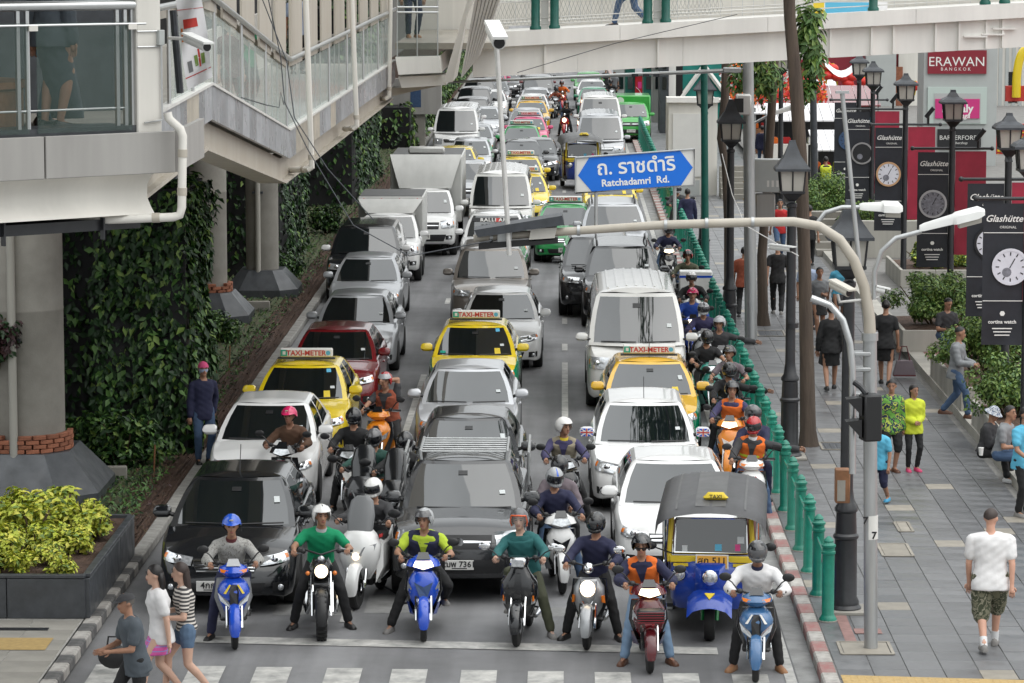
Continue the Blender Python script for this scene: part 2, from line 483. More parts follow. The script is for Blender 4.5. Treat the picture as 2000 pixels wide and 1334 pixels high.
mat('leaf_lime', (0.48, 0.54, 0.06), 0.5, var=0.3, scale=4)
mat('leaf_yellow', (0.68, 0.65, 0.10), 0.5, var=0.25, scale=4)
mat('leaf_tree', (0.055, 0.125, 0.022), 0.5, var=0.4, scale=2)
mat('leaf_maroon', (0.05, 0.02, 0.022), 0.5, var=0.4, scale=3)
mat('stem', (0.10, 0.07, 0.04), 0.9)
mat('grass_dark', (0.045, 0.10, 0.03), 0.9, col2=(0.10, 0.07, 0.045), scale=5, bump=0.5, bscale=40, detail=9)
# vehicle paints
for k, c, rr in (('white', (0.74, 0.74, 0.73), .25), ('pearl', (0.66, 0.655, 0.63), .25), ('silver', (0.40, 0.41, 0.425), .28), ('pale_silver', (0.50, 0.51, 0.53), .28),
    ('black', (0.010, 0.011, 0.013), .16), ('charcoal', (0.022, 0.023, 0.026), .2), ('grey', (0.17, 0.175, 0.185), .28),
    ('bronze', (0.21, 0.185, 0.16), .28), ('red', (0.16, 0.008, 0.012), .2), ('taxi_yellow', (0.76, 0.56, 0.015), .25), ('taxi_orange', (0.76, 0.44, 0.02), .25),
    ('taxi_green', (0.0, 0.22, 0.10), .25), ('green', (0.012, 0.30, 0.07), .3), ('pink', (0.60, 0.045, 0.16), .25), ('bright_green', (0.03, 0.33, 0.04), .35),
    ('scoot_blue', (0.015, 0.075, 0.52), .2), ('navy', (0.02, 0.06, 0.16), .22), ('steel_blue', (0.045, 0.13, 0.28), .22), ('tuk_blue', (0.008, 0.05, 0.36), .3),
    ('orange', (0.68, 0.22, 0.015), .25), ('crimson', (0.42, 0.012, 0.022), .25), ('maroon', (0.09, 0.008, 0.012), .25), ('bike_silver', (0.33, 0.34, 0.35), .3), ('teal', (0.02, 0.25, 0.20), .3)):
 mat('paint_' + k, c, rr, metal=0.35 if k in ('silver', 'pale_silver', 'grey', 'bronze', 'bike_silver') else 0.0, coat=0.7, var=0.05, scale=2.5)
mat('canopy_vinyl', (0.06, 0.06, 0.063), 0.45, var=0.2, scale=5)
mat('canopy_grey', (0.10, 0.10, 0.10), 0.5, var=0.2, scale=4)
mat('truck_box', (0.50, 0.50, 0.48), 0.45, var=0.12, scale=2, streak=True)
# people
mat('skin', (0.36, 0.19, 0.12), 0.55, var=0.08, scale=8); mat('skin_pale', (0.56, 0.35, 0.26), 0.5, var=0.06, scale=8); mat('skin_tan', (0.27, 0.135, 0.085), 0.55, var=0.08, scale=8)
mat('skin_pink', (0.56, 0.31, 0.22), 0.5, var=0.08, scale=8)
mat('hair_black', (0.011, 0.009, 0.009), 0.45); mat('hair_grey', (0.10, 0.09, 0.08), 0.6)
mat('hair_brown', (0.035, 0.022, 0.018), 0.5)
mat('eye', (0.02, 0.016, 0.014), 0.2); mat('lips', (0.30, 0.10, 0.08), 0.5)
for k, c in (('white', (.72, .71, .71)), ('black', (.014, .014, .015)), ('charcoal', (.04, .04, .043)), ('navy', (.018, .02, .055)), ('green', (.0, .24, .10)), ('lime', (.42, .55, .04)),
    ('hivis', (.55, .62, .04)), ('grey', (.22, .23, .24)), ('blue_grey', (.075, .09, .105)), ('sky', (.10, .42, .60)), ('orange', (.72, .15, .02)), ('jeans', (.06, .105, .19)),
    ('pale_jeans', (.17, .26, .38)), ('denim', (.10, .16, .25)), ('olive', (.07, .075, .045)), ('khaki', (.27, .235, .17)), ('purple', (.05, .045, .11)), ('maroon', (.10, .02, .025)),
    ('pale_blue', (.38, .46, .62)), ('teal', (.02, .12, .12)), ('brown', (.09, .045, .025)), ('tan', (.30, .15, .07)), ('rust', (.28, .07, .035)), ('pinkish', (.60, .08, .20)), ('dark_green', (.02, .07, .055)), ('mauve', (.16, .13, .145)), ('silver', (.42, .43, .44)), ('red', (.45, .02, .02)), ('blue', (.02, .07, .35))):
 mat('cloth_' + k, c, 0.85, var=0.08, scale=6, bump=0.3, bscale=9)
pattern('cloth_grey_fleck', 'blot', (.34, .335, .32), (.40, .395, .37), (.20, .19, .18), 30)
pattern('cloth_stripe', 'stripe', (.05, .048, .05), (.62, .58, .53), scale=7.0)
pattern('cloth_pink_check', 'check', (.62, .10, .34), (.28, .30, .62), scale=5.5)
pattern('cloth_camo', 'blot', (.17, .165, .11), (.05, .058, .032), (.25, .235, .17), 13)
pattern('cloth_flower', 'blot', (.13, .33, .05), (.02, .03, .06), (.42, .50, .08), 11)
pattern('cloth_hat', 'blot', (.50, .53, .56), (.10, .13, .20), (.6, .6, .6), 22)
mat('shoe_black', (.015, .014, .014), .45); mat('shoe_brown', (.10, .04, .02), .5); mat('shoe_tan', (.30, .15, .07), .6); mat('shoe_grey', (.22, .21, .20), .7)
mat('shoe_white', (.6, .6, .6), .6); mat('shoe_pink', (.6, .06, .16), .6); mat('shoe_blue', (.05, .3, .5), .6); mat('visor', (.012, .013, .016), .08, ior=1.8)
for k, c in (('black', (.012, .012, .013)), ('white', (.75, .74, .72)), ('blue', (.02, .10, .55)), ('magenta', (.62, .02, .12)), ('red', (.40, .012, .015)), ('silver', (.36, .37, .38)), ('orange', (.72, .10, .015)), ('grey', (.09, .09, .095))):
 mat('helmet_' + k, c, .18, coat=.6)
mat('lens_clear', (.6, .6, .6), .05, alpha=.15, ior=1.5); MAT['visor_clear'] = MAT['lens_clear']; MAT['cloth_hat'].name = 'cloth_hat'
mat('glass_teal', (.03, .22, .19), .08, var=.3, scale=.6)
# ------------------------------------------------------------------ leaves
def leaf_mesh(name, pos, nrm, size, keys, weights, aspect=0.5, seed=1, droop=0.35, fold=0.18):
 """many single leaves, each a folded blade: pos, nrm (N,3); size (lo, hi)"""
 g = np.random.default_rng(seed); N = len(pos)
 nrm = nrm + g.normal(0, 0.45, (N, 3)); nrm /= np.linalg.norm(nrm, axis=1)[:, None] + 1e-9
 t = g.normal(0, 1, (N, 3)); t[:, 2] -= droop * 2
 t -= nrm * (t * nrm).sum(1)[:, None]; t /= np.linalg.norm(t, axis=1)[:, None] + 1e-9
 b = np.cross(nrm, t)
 L = g.uniform(size[0], size[1], N)[:, None]; Wd = L * aspect * 0.5
 p0 = pos; p2 = pos + t * L - nrm * L * 0.12
 mid = pos + t * L * 0.45 + nrm * L * fold * 0.5
 p1, p3 = mid + b * Wd, mid - b * Wd
 V = np.stack([p0, p1, p2, p3], 1).reshape(-1, 3)
 i = np.arange(N) * 4
 F = np.concatenate([np.stack([i, i + 1, i + 2], 1)[:, None], np.stack([i, i + 2, i + 3], 1)[:, None]], 1).reshape(-1, 3)
 me = bpy.data.meshes.new(name)
 me.vertices.add(len(V)); me.vertices.foreach_set('co', V.ravel())
 me.loops.add(F.size); me.loops.foreach_set('vertex_index', F.ravel().astype(np.int32))
 me.polygons.add(len(F)); me.polygons.foreach_set('loop_start', np.arange(0, F.size, 3, dtype=np.int32))
 for k in keys: me.materials.append(MAT[k])
 mi = g.choice(len(keys), N, p=np.array(weights) / sum(weights)).astype(np.int32)
 me.polygons.foreach_set('material_index', np.repeat(mi, 2))
 me.update(calc_edges=True); me.validate()
 KEYS[me.name] = list(keys)
 return me
def blob_points(n, r, seed, clumps=14, fill=0.5, flat=0.75):
 """points and normals of an uneven crown: clump centres in an ellipsoid, leaves on each clump's shell"""
 g = np.random.default_rng(seed)
 c = g.normal(0, 1, (clumps, 3)); c /= np.linalg.norm(c, axis=1)[:, None]; c *= g.uniform(0.35, 0.95, (clumps, 1)); c *= np.array(r) * 0.72
 cr = g.uniform(0.28, 0.5, clumps) * min(r)
 k = g.integers(0, clumps, n)
 d = g.normal(0, 1, (n, 3)); d /= np.linalg.norm(d, axis=1)[:, None]
 rad = cr[k] * (1 - fill * g.random(n) ** 2)
 p = c[k] + d * rad[:, None] * np.array([1, 1, flat])
 nr = d + np.array([0, 0, 0.5])
 return p, nr
def wall_points(n, box, seed, bulge=0.16):
 """points on the outside of an upright box (x0,x1,y0,y1,z0,z1), uneven"""
 g = np.random.default_rng(seed)
 x0, x1, y0, y1, z0, z1 = box
 a = np.array([(x1 - x0) * (z1 - z0), (y1 - y0) * (z1 - z0), (x1 - x0) * (y1 - y0) * .5]); side = g.choice(3, n, p=a / a.sum())
 u, v = g.random(n), g.random(n)
 h = np.sin(u * 9 + v * 5) * .5 + np.sin(v * 13 - u * 4) * .5
 off = bulge * (0.4 + 0.6 * h) * g.random(n) ** .5
 P = np.zeros((n, 3)); Nn = np.zeros((n, 3))
 s = side == 0; P[s] = np.stack([x0 + u[s] * (x1 - x0), y0 - off[s], z0 + v[s] * (z1 - z0)], 1); Nn[s] = (0, -1, .4)
 s = side == 1; P[s] = np.stack([x1 + off[s], y0 + u[s] * (y1 - y0), z0 + v[s] * (z1 - z0)], 1); Nn[s] = (1, -.1, .4)
 s = side == 2; P[s] = np.stack([x0 + u[s] * (x1 - x0), y0 + v[s] * (y1 - y0), z1 + off[s]], 1); Nn[s] = (0, 0, 1)
 return P, Nn
# ------------------------------------------------------------------ ground and road
KL, KR, LANE_A, LANE_B, EDGE = -5.9, 3.06, -2.81, 0.05, 2.73
PAVE_R0, PAVE_R1, PV = 3.26, 7.17, 0.15
def sheet(name, x0, x1, y0, y1, z, key, n=1):
 m = MB(key); ys = [lerp(y0, y1, i / n) for i in range(n + 1)]
 m.grid(lambda u, v: (u, v, z), [x0, x1], ys); return struct(name, m, smooth=0)
sheet('ground', -900, 900, -300, 3000, -0.03, 'asphalt_side')
sheet('road', KL, KR, 6, 420, 0.0, 'asphalt')
sheet('road_gutter', EDGE + .08, KR, 6, 420, 0.004, 'asphalt_side')
mk = MB('road_paint')
def stripe(m, x0, x1, y0, y1, z=0.009): m.grid(lambda u, v: (u, v, z), [x0, x1], [y0, y1])
sl, sr = G(385, 1243), G(1400, 1266)
m = MB('road_paint'); m.grid(lambda u, v: (lerp(sl.x, sr.x, u), lerp(sl.y, sr.y, u) - v, 0.009), [0, .5, 1], [0, .4])
struct('stop_line', m, smooth=0)
xw = thing('pedestrian_crossing', 'white zebra crossing bars painted across the road in front of the motorcycles', 'road marking'); xw['kind'] = 'structure'
for px in (215, 402, 533, 672, 800, 936, 1066, 1196, 1328, 1462):
 a = G(px, 1312)
 m = MB('road_paint'); m.grid(lambda u, v: (u, v, .009), [a.x - .215, a.x + .215], [35, row_y(1308 + (px - 700) * .012)])
 obj('bar', m, xw, smooth=0)
m = MB('road_paint')
stripe(m, LANE_A - .06, LANE_A + .06, 41.5, 66); stripe(m, LANE_B - .06, LANE_B + .06, 52, 68)
for i in range(32):
 y = 70 + i * 5.0
 if i > 1: stripe(m, LANE_A - .06, LANE_A + .06, y - .8, y + .4)
 stripe(m, LANE_B - .06, LANE_B + .06, y, y + 1.2)
stripe(m, EDGE - .07, EDGE + .06, 30, 200)
struct('lane_markings', m, smooth=0)
# worn tar patches and a manhole
m = MB('asphalt_side')
for px, py, w, l in ((1085, 1196, .32, .3), (1120, 1105, .5, .25), (610, 1190, .5, .4), (760, 1180, .3, .6)):
 a = G(px, py); stripe(m, a.x - w, a.x + w, a.y - l, a.y + l, .004)
struct('road_patches', m, smooth=0)
# ------------------------------------------------------------------ kerbs
def kerb(name, label, x, w, y0, y1, step, keyfn, limit):
 t = thing(name, label, 'kerb'); t['kind'] = 'structure'
 n = int((y1 - y0) / step); cache = {}
 for i in range(min(n, limit)):
  k = keyfn(i)
  if k not in cache:
   cache[k] = MB(k).box((0, 0, PV / 2), (w, step - .012, PV), b=.02).mesh('kerb_stone', 30)
  obj('kerb_stone', cache[k], t, (x, y0 + (i + .5) * step, rng.uniform(-.006, .003)), (0, 0, rng.uniform(-.008, .008)))
 m = MB()
 for i in range(limit, n):
  m.box((x, y0 + (i + .5) * step, PV / 2), (w, step - .012, PV), keyfn(i))
 if n > limit: obj('kerb_run', m, t, kind='stuff')
kerb('painted_kerb', 'kerb painted in worn red and white blocks along the bollards', KR + .1, .2, 34, 230, .58, lambda i: 'kerb_red' if i % 2 else 'kerb_white', 130)
kerb('grey_kerb', 'bare grey kerb stones beside the shaded planting under the skywalk', KL - .1, .2, 45.4, 240, 1.0, lambda i: 'kerb_plain', 70)
kerb('striped_kerb', 'kerb painted in worn black and white blocks beside the low granite planter', KL - .1, .2, 33.4, 45.4, .46, lambda i: 'kerb_black' if i % 2 else 'kerb_white', 40)
# ------------------------------------------------------------------ paved walk on the right
pv = thing('sidewalk', 'wide grey granite paved walk with trees and lamp posts on it', 'pavement'); pv['kind'] = 'structure'
m = MB('paver_joint'); m.grid(lambda u, v: (u, v, PV - .012), [PAVE_R0 - .06, PAVE_R1], [30, 60, 120, 240]); obj('paving_bed', m, pv, smooth=0)
TW, TL = .42, .50
cols = int((PAVE_R1 - PAVE_R0) / TW)
tile = {k: MB(k).box((0, 0, -.02), (TW - .008, TL - .008, .04), b=.004).mesh('paving_tile', 0) for k in ('paver', 'paver_dark', 'paver_warm')}
def tile_key(c, r):
 h = (c * 7 + r * 13 + c * r * 3) % 23
 if h == 5: return 'paver_warm'
 return 'paver_dark' if c >= cols - 3 or h in (1, 9) else 'paver'
field = MB(); made = 0
for r in range(0, 150):
 for c in range(cols):
  x = PAVE_R0 + (c + .5) * TW; y = 37.7 + (r + .5) * TL
  q = (x - 0) / y * 6447 + CX + 100
  if y < 53 and q > 2080: continue
  k = tile_key(c, r); z = PV + rng.uniform(-.002, .002)
  if made < 300:
   obj('paving_tile', tile[k], pv, (x, y, z), (rng.uniform(-.004, .004), rng.uniform(-.004, .004), 0)); made += 1
  else:
   field.box((x, y, z - .02), (TW - .008, TL - .008, .04), k)
obj('far_paving_tiles', field, pv, kind='stuff', smooth=0)
m = MB('paver'); m.grid(lambda u, v: (u, v, PV), [PAVE_R0, PAVE_R1], [37.7 + 150 * TL, 240]); obj('far_paving', m, pv, smooth=0)
m = MB('red_paver'); m.grid(lambda u, v: (u, v, PV + .005), [3.5, 3.64], [39.4, 50.3]); m.grid(lambda u, v: (u, v, PV + .009), [3.66, 4.0], [40.2, 40.5]); obj('red_paving_strip', m, pv, smooth=0)
m = MB('tactile'); a, b = G(1642, 1319, PV), G(1990, 1330, PV)
m.grid(lambda u, v: (lerp(a.x, b.x + .3, u), lerp(a.y, b.y, u) - v, PV + .006), [0, 1], [0, .8])
for i in range(26):
 for j in range(7): m.lathe([(.017, PV + .006), (.011, PV + .011)], 6, (lerp(a.x, b.x, i / 25) + .03, lerp(a.y, b.y, i / 25) - .04 - j * .08, 0))
obj('tactile_strip', m, pv, smooth=0)
def cover(px, py, w, l, label, grate=False):
 a = G(px, py, PV); t = thing('access_cover', label, 'cover', (a.x, a.y, PV + .004))
 m = MB('paver_warm')
 for s in (-1, 1): m.bx(s * w / 2 - .02, s * w / 2 + .02, -l / 2, l / 2, 0, .012); m.bx(-w / 2, w / 2, s * l / 2 - .02, s * l / 2 + .02, 0.0005, .0125)
 obj('frame', m, t, smooth=0)
 m = MB('pole_grey' if grate else 'paver_warm')
 if grate:
  for i in range(4): m.bx(-w / 2 + .05 + i * (w - .1) / 4 + .01, -w / 2 + .05 + (i + 1) * (w - .1) / 4 - .012, -l / 2 + .05, l / 2 - .05, .001, .008)
 else: m.bx(-w / 2 + .03, w / 2 - .03, -l / 2 + .03, l / 2 - .03, .001, .007)
 obj('lid', m, t, smooth=0)
cover(1748, 1075, .42, .95, 'square beige framed cover in the paving beyond the steel pole marked 7')
cover(1690, 1267, .62, .7, 'worn framed cover around the foot of the steel pole marked 7')
cover(1765, 1030, .2, .8, 'narrow pale framed slot cover in the paving behind the square cover')
cover(1632, 872, .5, .8, 'tree pit grate on the paving at the foot of the nearest tree', True)
cover(1505, 652, .6, 1.0, 'tree pit grate on the paving beside the second tree', True)
# left pavement at the crossing
pl = thing('corner_pavement', 'grey paved street corner with a yellow tactile strip in front of the low planter', 'pavement'); pl['kind'] = 'structure'
m = MB('kerb_plain'); m.grid(lambda u, v: (u, v, PV - .006), [-14, KL - .2], [30, 45.5]); obj('paving_bed', m, pl, smooth=0)
ctile = MB('concrete').box((0, 0, -.02), (.59, .59, .04), b=.005).mesh('paving_tile', 0)
for i in range(6):
 for j in range(7):
  y = 37.0 + j * .6
  if y < 40.8: obj('paving_tile', ctile, pl, (-6.42 - i * .6, y, PV), (rng.uniform(-.004, .004), 0, 0))
m = MB('tactile'); m.grid(lambda u, v: (u, v, PV + .006), [-9, -6.3], [39.1, 39.8]); obj('tactile_strip', m, pl, smooth=0)
m = MB('black_iron'); m.bx(-9, -6.45, 40.25, 40.4, PV, PV + .008); obj('drain_slot', m, pl, smooth=0)
# ------------------------------------------------------------------ low planter with yellow-green shrubs, bottom left
PX1, PY0, PY1, PH = -6.08, 41.0, 45.5, .56
pt = thing('granite_planter', 'low planter clad in dark granite full of yellow green shrubs', 'planter', (-8.6, 43.25, PV))
for i in range(5):
 obj('front_panel', MB('granite_dark').box((0, 0, 0), (1.0, .07, PH - .05), b=.006), pt, (PX1 - .5 - i * 1.01 + 8.6, PY0 + .035 - 43.25, (PH - .05) / 2), smooth=0)
for i in range(3):
 obj('side_panel', MB('granite_dark').box((0, 0, 0), (.07, 1.45, PH - .05), b=.006), pt, (PX1 + .02 + 8.6, PY0 + .76 + i * 1.47 - 43.25, (PH - .05) / 2), smooth=0)
obj('front_coping', MB('granite_dark').box((0, 0, 0), (5.1, .1, .045), b=.006), pt, (PX1 - 2.55 + 8.6, PY0 + .05 - 43.25, PH - .02), smooth=0)
obj('side_coping', MB('granite_dark').box((0, 0, 0), (.1, 4.35, .045), b=.006), pt, (PX1 + 8.6 + .01, 43.27 - 43.25, PH - .018), smooth=0)
obj('back_panel', MB('granite_dark').box((0, 0, 0), (5.1, .07, PH), b=.006), pt, (PX1 - 2.55 + 8.6, PY1 - 43.25, PH / 2), smooth=0)
def soil_top(x0, x1, y0, y1, z, key='soil', amp=.05, n=14, seed=3):
 g = np.random.default_rng(seed); H = g.normal(0, amp, (n + 1, n + 1)); m = MB(key)
 m.grid(lambda u, v: (lerp(x0, x1, u / n), lerp(y0, y1, v / n), z + H[u][v]), range(n + 1), range(n + 1)); return m
obj('soil', soil_top(-11 + 8.6, PX1 - .04 + 8.6, PY0 + .07 - 43.25, PY1 - .04 - 43.25, PH - .08, amp=.025), pt)
cro = []
for s in range(5):
 p, nr = blob_points(900, (.42, .42, .34), 20 + s, clumps=9, fill=.8)
 p[:, 2] += .30
 cro.append(leaf_mesh('foliage', p, nr + np.array([0, -.4, .6]), (.06, .13), ['leaf_lime', 'leaf_yellow', 'leaf_light'], [.58, .24, .18], .55, s, droop=.1))
stem_me = MB('stem'); [stem_me.tube([(0, 0, 0), (math.cos(a) * .1, math.sin(a) * .1, .2), (math.cos(a) * .2, math.sin(a) * .2, .42)], .012, 5) for a in (0, 1.3, 2.5, 3.8, 5.2)]; stem_me = stem_me.mesh('stem')
i = 0
for row, yy in enumerate((41.4, 42.05, 42.75, 43.5, 44.2, 44.9)):
 for c in range(6):
  x = -6.42 - c * .52 - (row % 2) * .22 + rng.uniform(-.08, .08)
  y = yy + rng.uniform(-.12, .12)
  s = (.8 + .25 * min(1, row / 2.2)) * rng.uniform(.85, 1.15)
  if c == 0: s *= .7
  t = thing('croton_shrub', 'leafy yellow green shrub packed into the dark granite planter', 'shrub', (x, y, PV + PH - .1), rng.uniform(0, 6.28), 'yellow green shrubs in the granite planter')
  t.scale = (s * 1.1, s * 1.1, s * .98)
  obj('foliage', cro[i % 5], t); obj('stem', stem_me, t); i += 1
# ------------------------------------------------------------------ shaded planting under the skywalk
sheet('planting_bed', -40, KL - .2, 49, 300, .10, 'soil', 4)
m = soil_top(-9.5, -6.75, 45.9, 165, .17, 'grass_dark', .03, 60, 5); struct('grass_verge', m)
m = soil_top(-6.75, -6.1, 45.6, 165, .13, 'soil', .025, 60, 8); struct('soil_strip', m)
g = np.random.default_rng(11)
p = np.stack([g.uniform(-8.6, -6.4, 14000), 46.2 + 90 * g.random(14000) ** 2.6, np.full(14000, .20)], 1)
gm = leaf_mesh('ground_cover', p, np.tile([0, -.5, .8], (14000, 1)), (.05, .13), ['leaf_dark', 'leaf_mid', 'stem'], [.42, .46, .12], .35, 3, droop=-.5)
obj('ground_cover', gm, kind='stuff')
p = np.stack([g.uniform(-6.9, -6.12, 1500), 46 + 75 * g.random(1500) ** 1.6, np.full(1500, .17)], 1)
obj('fallen_leaves', leaf_mesh('fallen_leaves', p, np.tile([0, 0, 1.], (1500, 1)), (.03, .08), ['stem', 'bark', 'leaf_maroon'], [1, 1, .5], .5, 4, droop=0), kind='stuff')
def ivy_block(name, label, box, n, seed, size=(.10, .22), keys=('leaf_dark', 'leaf_mid', 'leaf_light'), w=(.66, .27, .07), bulge=.3, cat='climbing plant'):  # default leaf mix weighted dark, standing in for shade under the skywalk
 x0, x1, y0, y1, z0, z1 = box
 t = thing(name, label, cat, ((x0 + x1) / 2, (y0 + y1) / 2, z0)); c = t.location
 core = MB('black_matte'); core.bx(x0 - c.x, x1 - c.x, y0 - c.y, y1 - c.y, 0, z1 - z0); obj('trellis_core', core, t)
 p, nr = wall_points(n, box, seed, bulge); p -= np.array(c)
 obj('foliage', leaf_mesh('foliage', p, nr, size, list(keys), list(w), .55, seed, droop=.9), t)
 return t
def bush(name, label, loc, r, n, seed, keys=('leaf_dark', 'leaf_mid', 'leaf_light'), w=(.3, .5, .2), size=(.06, .13), group=None, cat='bush', clumps=22, cache={}):
 kk = (r, n, seed, keys)
 if kk not in cache:
  p, nr = blob_points(n, r, seed, clumps, .55); p[:, 2] += r[2] * .9; p[:, 2] = np.maximum(p[:, 2], .02)
  st = MB('stem')
  for a in range(6):
   q = a * 1.05; st.tube([(math.cos(q) * .05, math.sin(q) * .05, 0), (math.cos(q) * r[0] * .3, math.sin(q) * r[1] * .3, r[2] * .7), (math.cos(q) * r[0] * .5, math.sin(q) * r[1] * .5, r[2] * 1.3)], [.025, .018, .01], 5)
  cache[kk] = (leaf_mesh('foliage', p, nr, size, list(keys), list(w), .5, seed), st.mesh('stem'))
 t = thing(name, label, cat, loc, rng.uniform(0, 6.28) if group else 0, group)
 obj('foliage', cache[kk][0], t); obj('stem', cache[kk][1], t)
 return t
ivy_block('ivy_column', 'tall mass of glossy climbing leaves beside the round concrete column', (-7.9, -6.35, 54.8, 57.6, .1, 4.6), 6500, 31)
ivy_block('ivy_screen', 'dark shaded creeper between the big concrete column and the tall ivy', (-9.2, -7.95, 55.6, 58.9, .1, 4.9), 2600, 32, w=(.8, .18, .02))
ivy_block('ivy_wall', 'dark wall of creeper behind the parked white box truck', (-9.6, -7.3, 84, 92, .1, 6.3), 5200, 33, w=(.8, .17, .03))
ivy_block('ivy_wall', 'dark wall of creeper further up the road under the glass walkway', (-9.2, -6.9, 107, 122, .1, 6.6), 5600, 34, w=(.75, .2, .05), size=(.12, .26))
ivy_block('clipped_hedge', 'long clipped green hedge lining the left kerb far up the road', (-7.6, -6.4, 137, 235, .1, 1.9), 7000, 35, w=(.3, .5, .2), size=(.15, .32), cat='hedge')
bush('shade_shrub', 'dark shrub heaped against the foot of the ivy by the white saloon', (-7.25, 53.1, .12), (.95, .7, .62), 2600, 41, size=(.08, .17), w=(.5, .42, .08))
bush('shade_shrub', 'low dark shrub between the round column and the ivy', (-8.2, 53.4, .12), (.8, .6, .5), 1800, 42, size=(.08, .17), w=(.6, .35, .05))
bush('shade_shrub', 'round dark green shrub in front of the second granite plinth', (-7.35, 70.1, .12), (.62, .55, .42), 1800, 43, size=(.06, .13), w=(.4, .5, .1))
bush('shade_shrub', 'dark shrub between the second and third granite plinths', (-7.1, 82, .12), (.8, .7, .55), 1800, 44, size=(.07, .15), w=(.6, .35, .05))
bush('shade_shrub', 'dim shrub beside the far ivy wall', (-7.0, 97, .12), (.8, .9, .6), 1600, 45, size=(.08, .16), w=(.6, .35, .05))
bush('hanging_plant', 'dark purple leaved plant hanging on the concrete column', D(-10, 625, 38.9) - Vector((0, 0, .75)), (.78, .5, .62), 2200, 46, keys=('leaf_maroon', 'leaf_dark'), w=(.75, .25), size=(.07, .16), cat='plant')
for px, py, w_ in ((215, 945, .5), (495, 612, .7)):
 a = G(px, py, .1); obj('planting_edge', MB('concrete').box((0, 0, .14), (w_ * 1.1, .12, .3), b=.02), None, a, (0, 0, .15), label='short rough concrete edging block beside the ' + ('ivy' if px < 300 else 'second plinth'), cat='edging')
for px, py in ((447, 728), (300, 935), (560, 572), (421, 775)):
 a = G(px, py, .12); obj('marker_stake', MB('wood').tube([(0, 0, 0), (.03, 0, .55)], .014, 6), None, a, label='thin orange brown stake standing in the shaded grass verge', cat='stake', group='stakes in the grass verge')
# ------------------------------------------------------------------ raised terrace and planters on the right
m = MB('concrete_old'); m.bx(PAVE_R1, PAVE_R1 + .3, 38, 97, .0, .30); struct('terrace_step', m, smooth=0)
m = MB('red_paver'); m.grid(lambda u, v: (u, v, .292), [PAVE_R1 + .3, 60], [38, 60, 74]); struct('terrace', m, smooth=0)
sheet('upper_terrace', PAVE_R1 + .3, 60, 74, 150, .292, 'paver_joint', 3)
sheet('forecourt', 7.6, 90, 114, 330, .30, 'paver_joint', 3)
def planter_box(x0, x1, y0, y1, h, label):
 t = thing('stone_planter', label, 'planter', ((x0 + x1) / 2, (y0 + y1) / 2, .29)); c = t.location
 n = max(1, round((x1 - x0) / .9))
 for i in range(n): obj('slab', MB('concrete_old').box((0, 0, 0), ((x1 - x0) / n - .01, .08, h), b=.008), t, (x0 - c.x + (i + .5) * (x1 - x0) / n, y0 - c.y + .04, h / 2), smooth=0)
 n = max(1, round((y1 - y0) / .9))
 for s in (0, 1):
  for i in range(n): obj('slab', MB('concrete_old').box((0, 0, 0), (.08, (y1 - y0 - .16) / n - .01, h), b=.008), t, ((x0 + .04 if s == 0 else x1 - .04) - c.x, y0 + .08 - c.y + (i + .5) * (y1 - y0 - .16) / n, h / 2), smooth=0)
 obj('soil', soil_top(x0 + .08 - c.x, x1 - .08 - c.x, y0 + .08 - c.y, y1 - .05 - c.y, h - .07, amp=.02, n=6), t)
PH2 = .45
planter_box(7.2, 10.6, 53.8, 57.3, PH2, 'grey stone planter with leafy bushes behind the people sitting on its edge')
planter_box(7.2, 10.9, 58.8, 63.8, PH2, 'grey stone planter under the rounded bush beside the brick landing')
planter_box(7.05, 12.6, 67.6, 71.2, PH2, 'grey stone planter of two slabs beyond the brick landing')
planter_box(8.3, 13.5, 80.3, 84.1, PH2, 'grey stone planter furthest along the terrace below the grey steps')
bl = ('leaf_mid', 'leaf_light', 'leaf_dark')
def bushes(lst):
 for (x, y, z, r, s, lab, lime) in lst:
  bush('terrace_bush', lab, (x, y, z), r, int(6000 * r[0]), s, keys=('leaf_lime', 'leaf_light', 'leaf_mid') if lime else bl, w=(.3, .5, .2) if lime else (.36, .58, .06), size=(.05, .11), clumps=30)
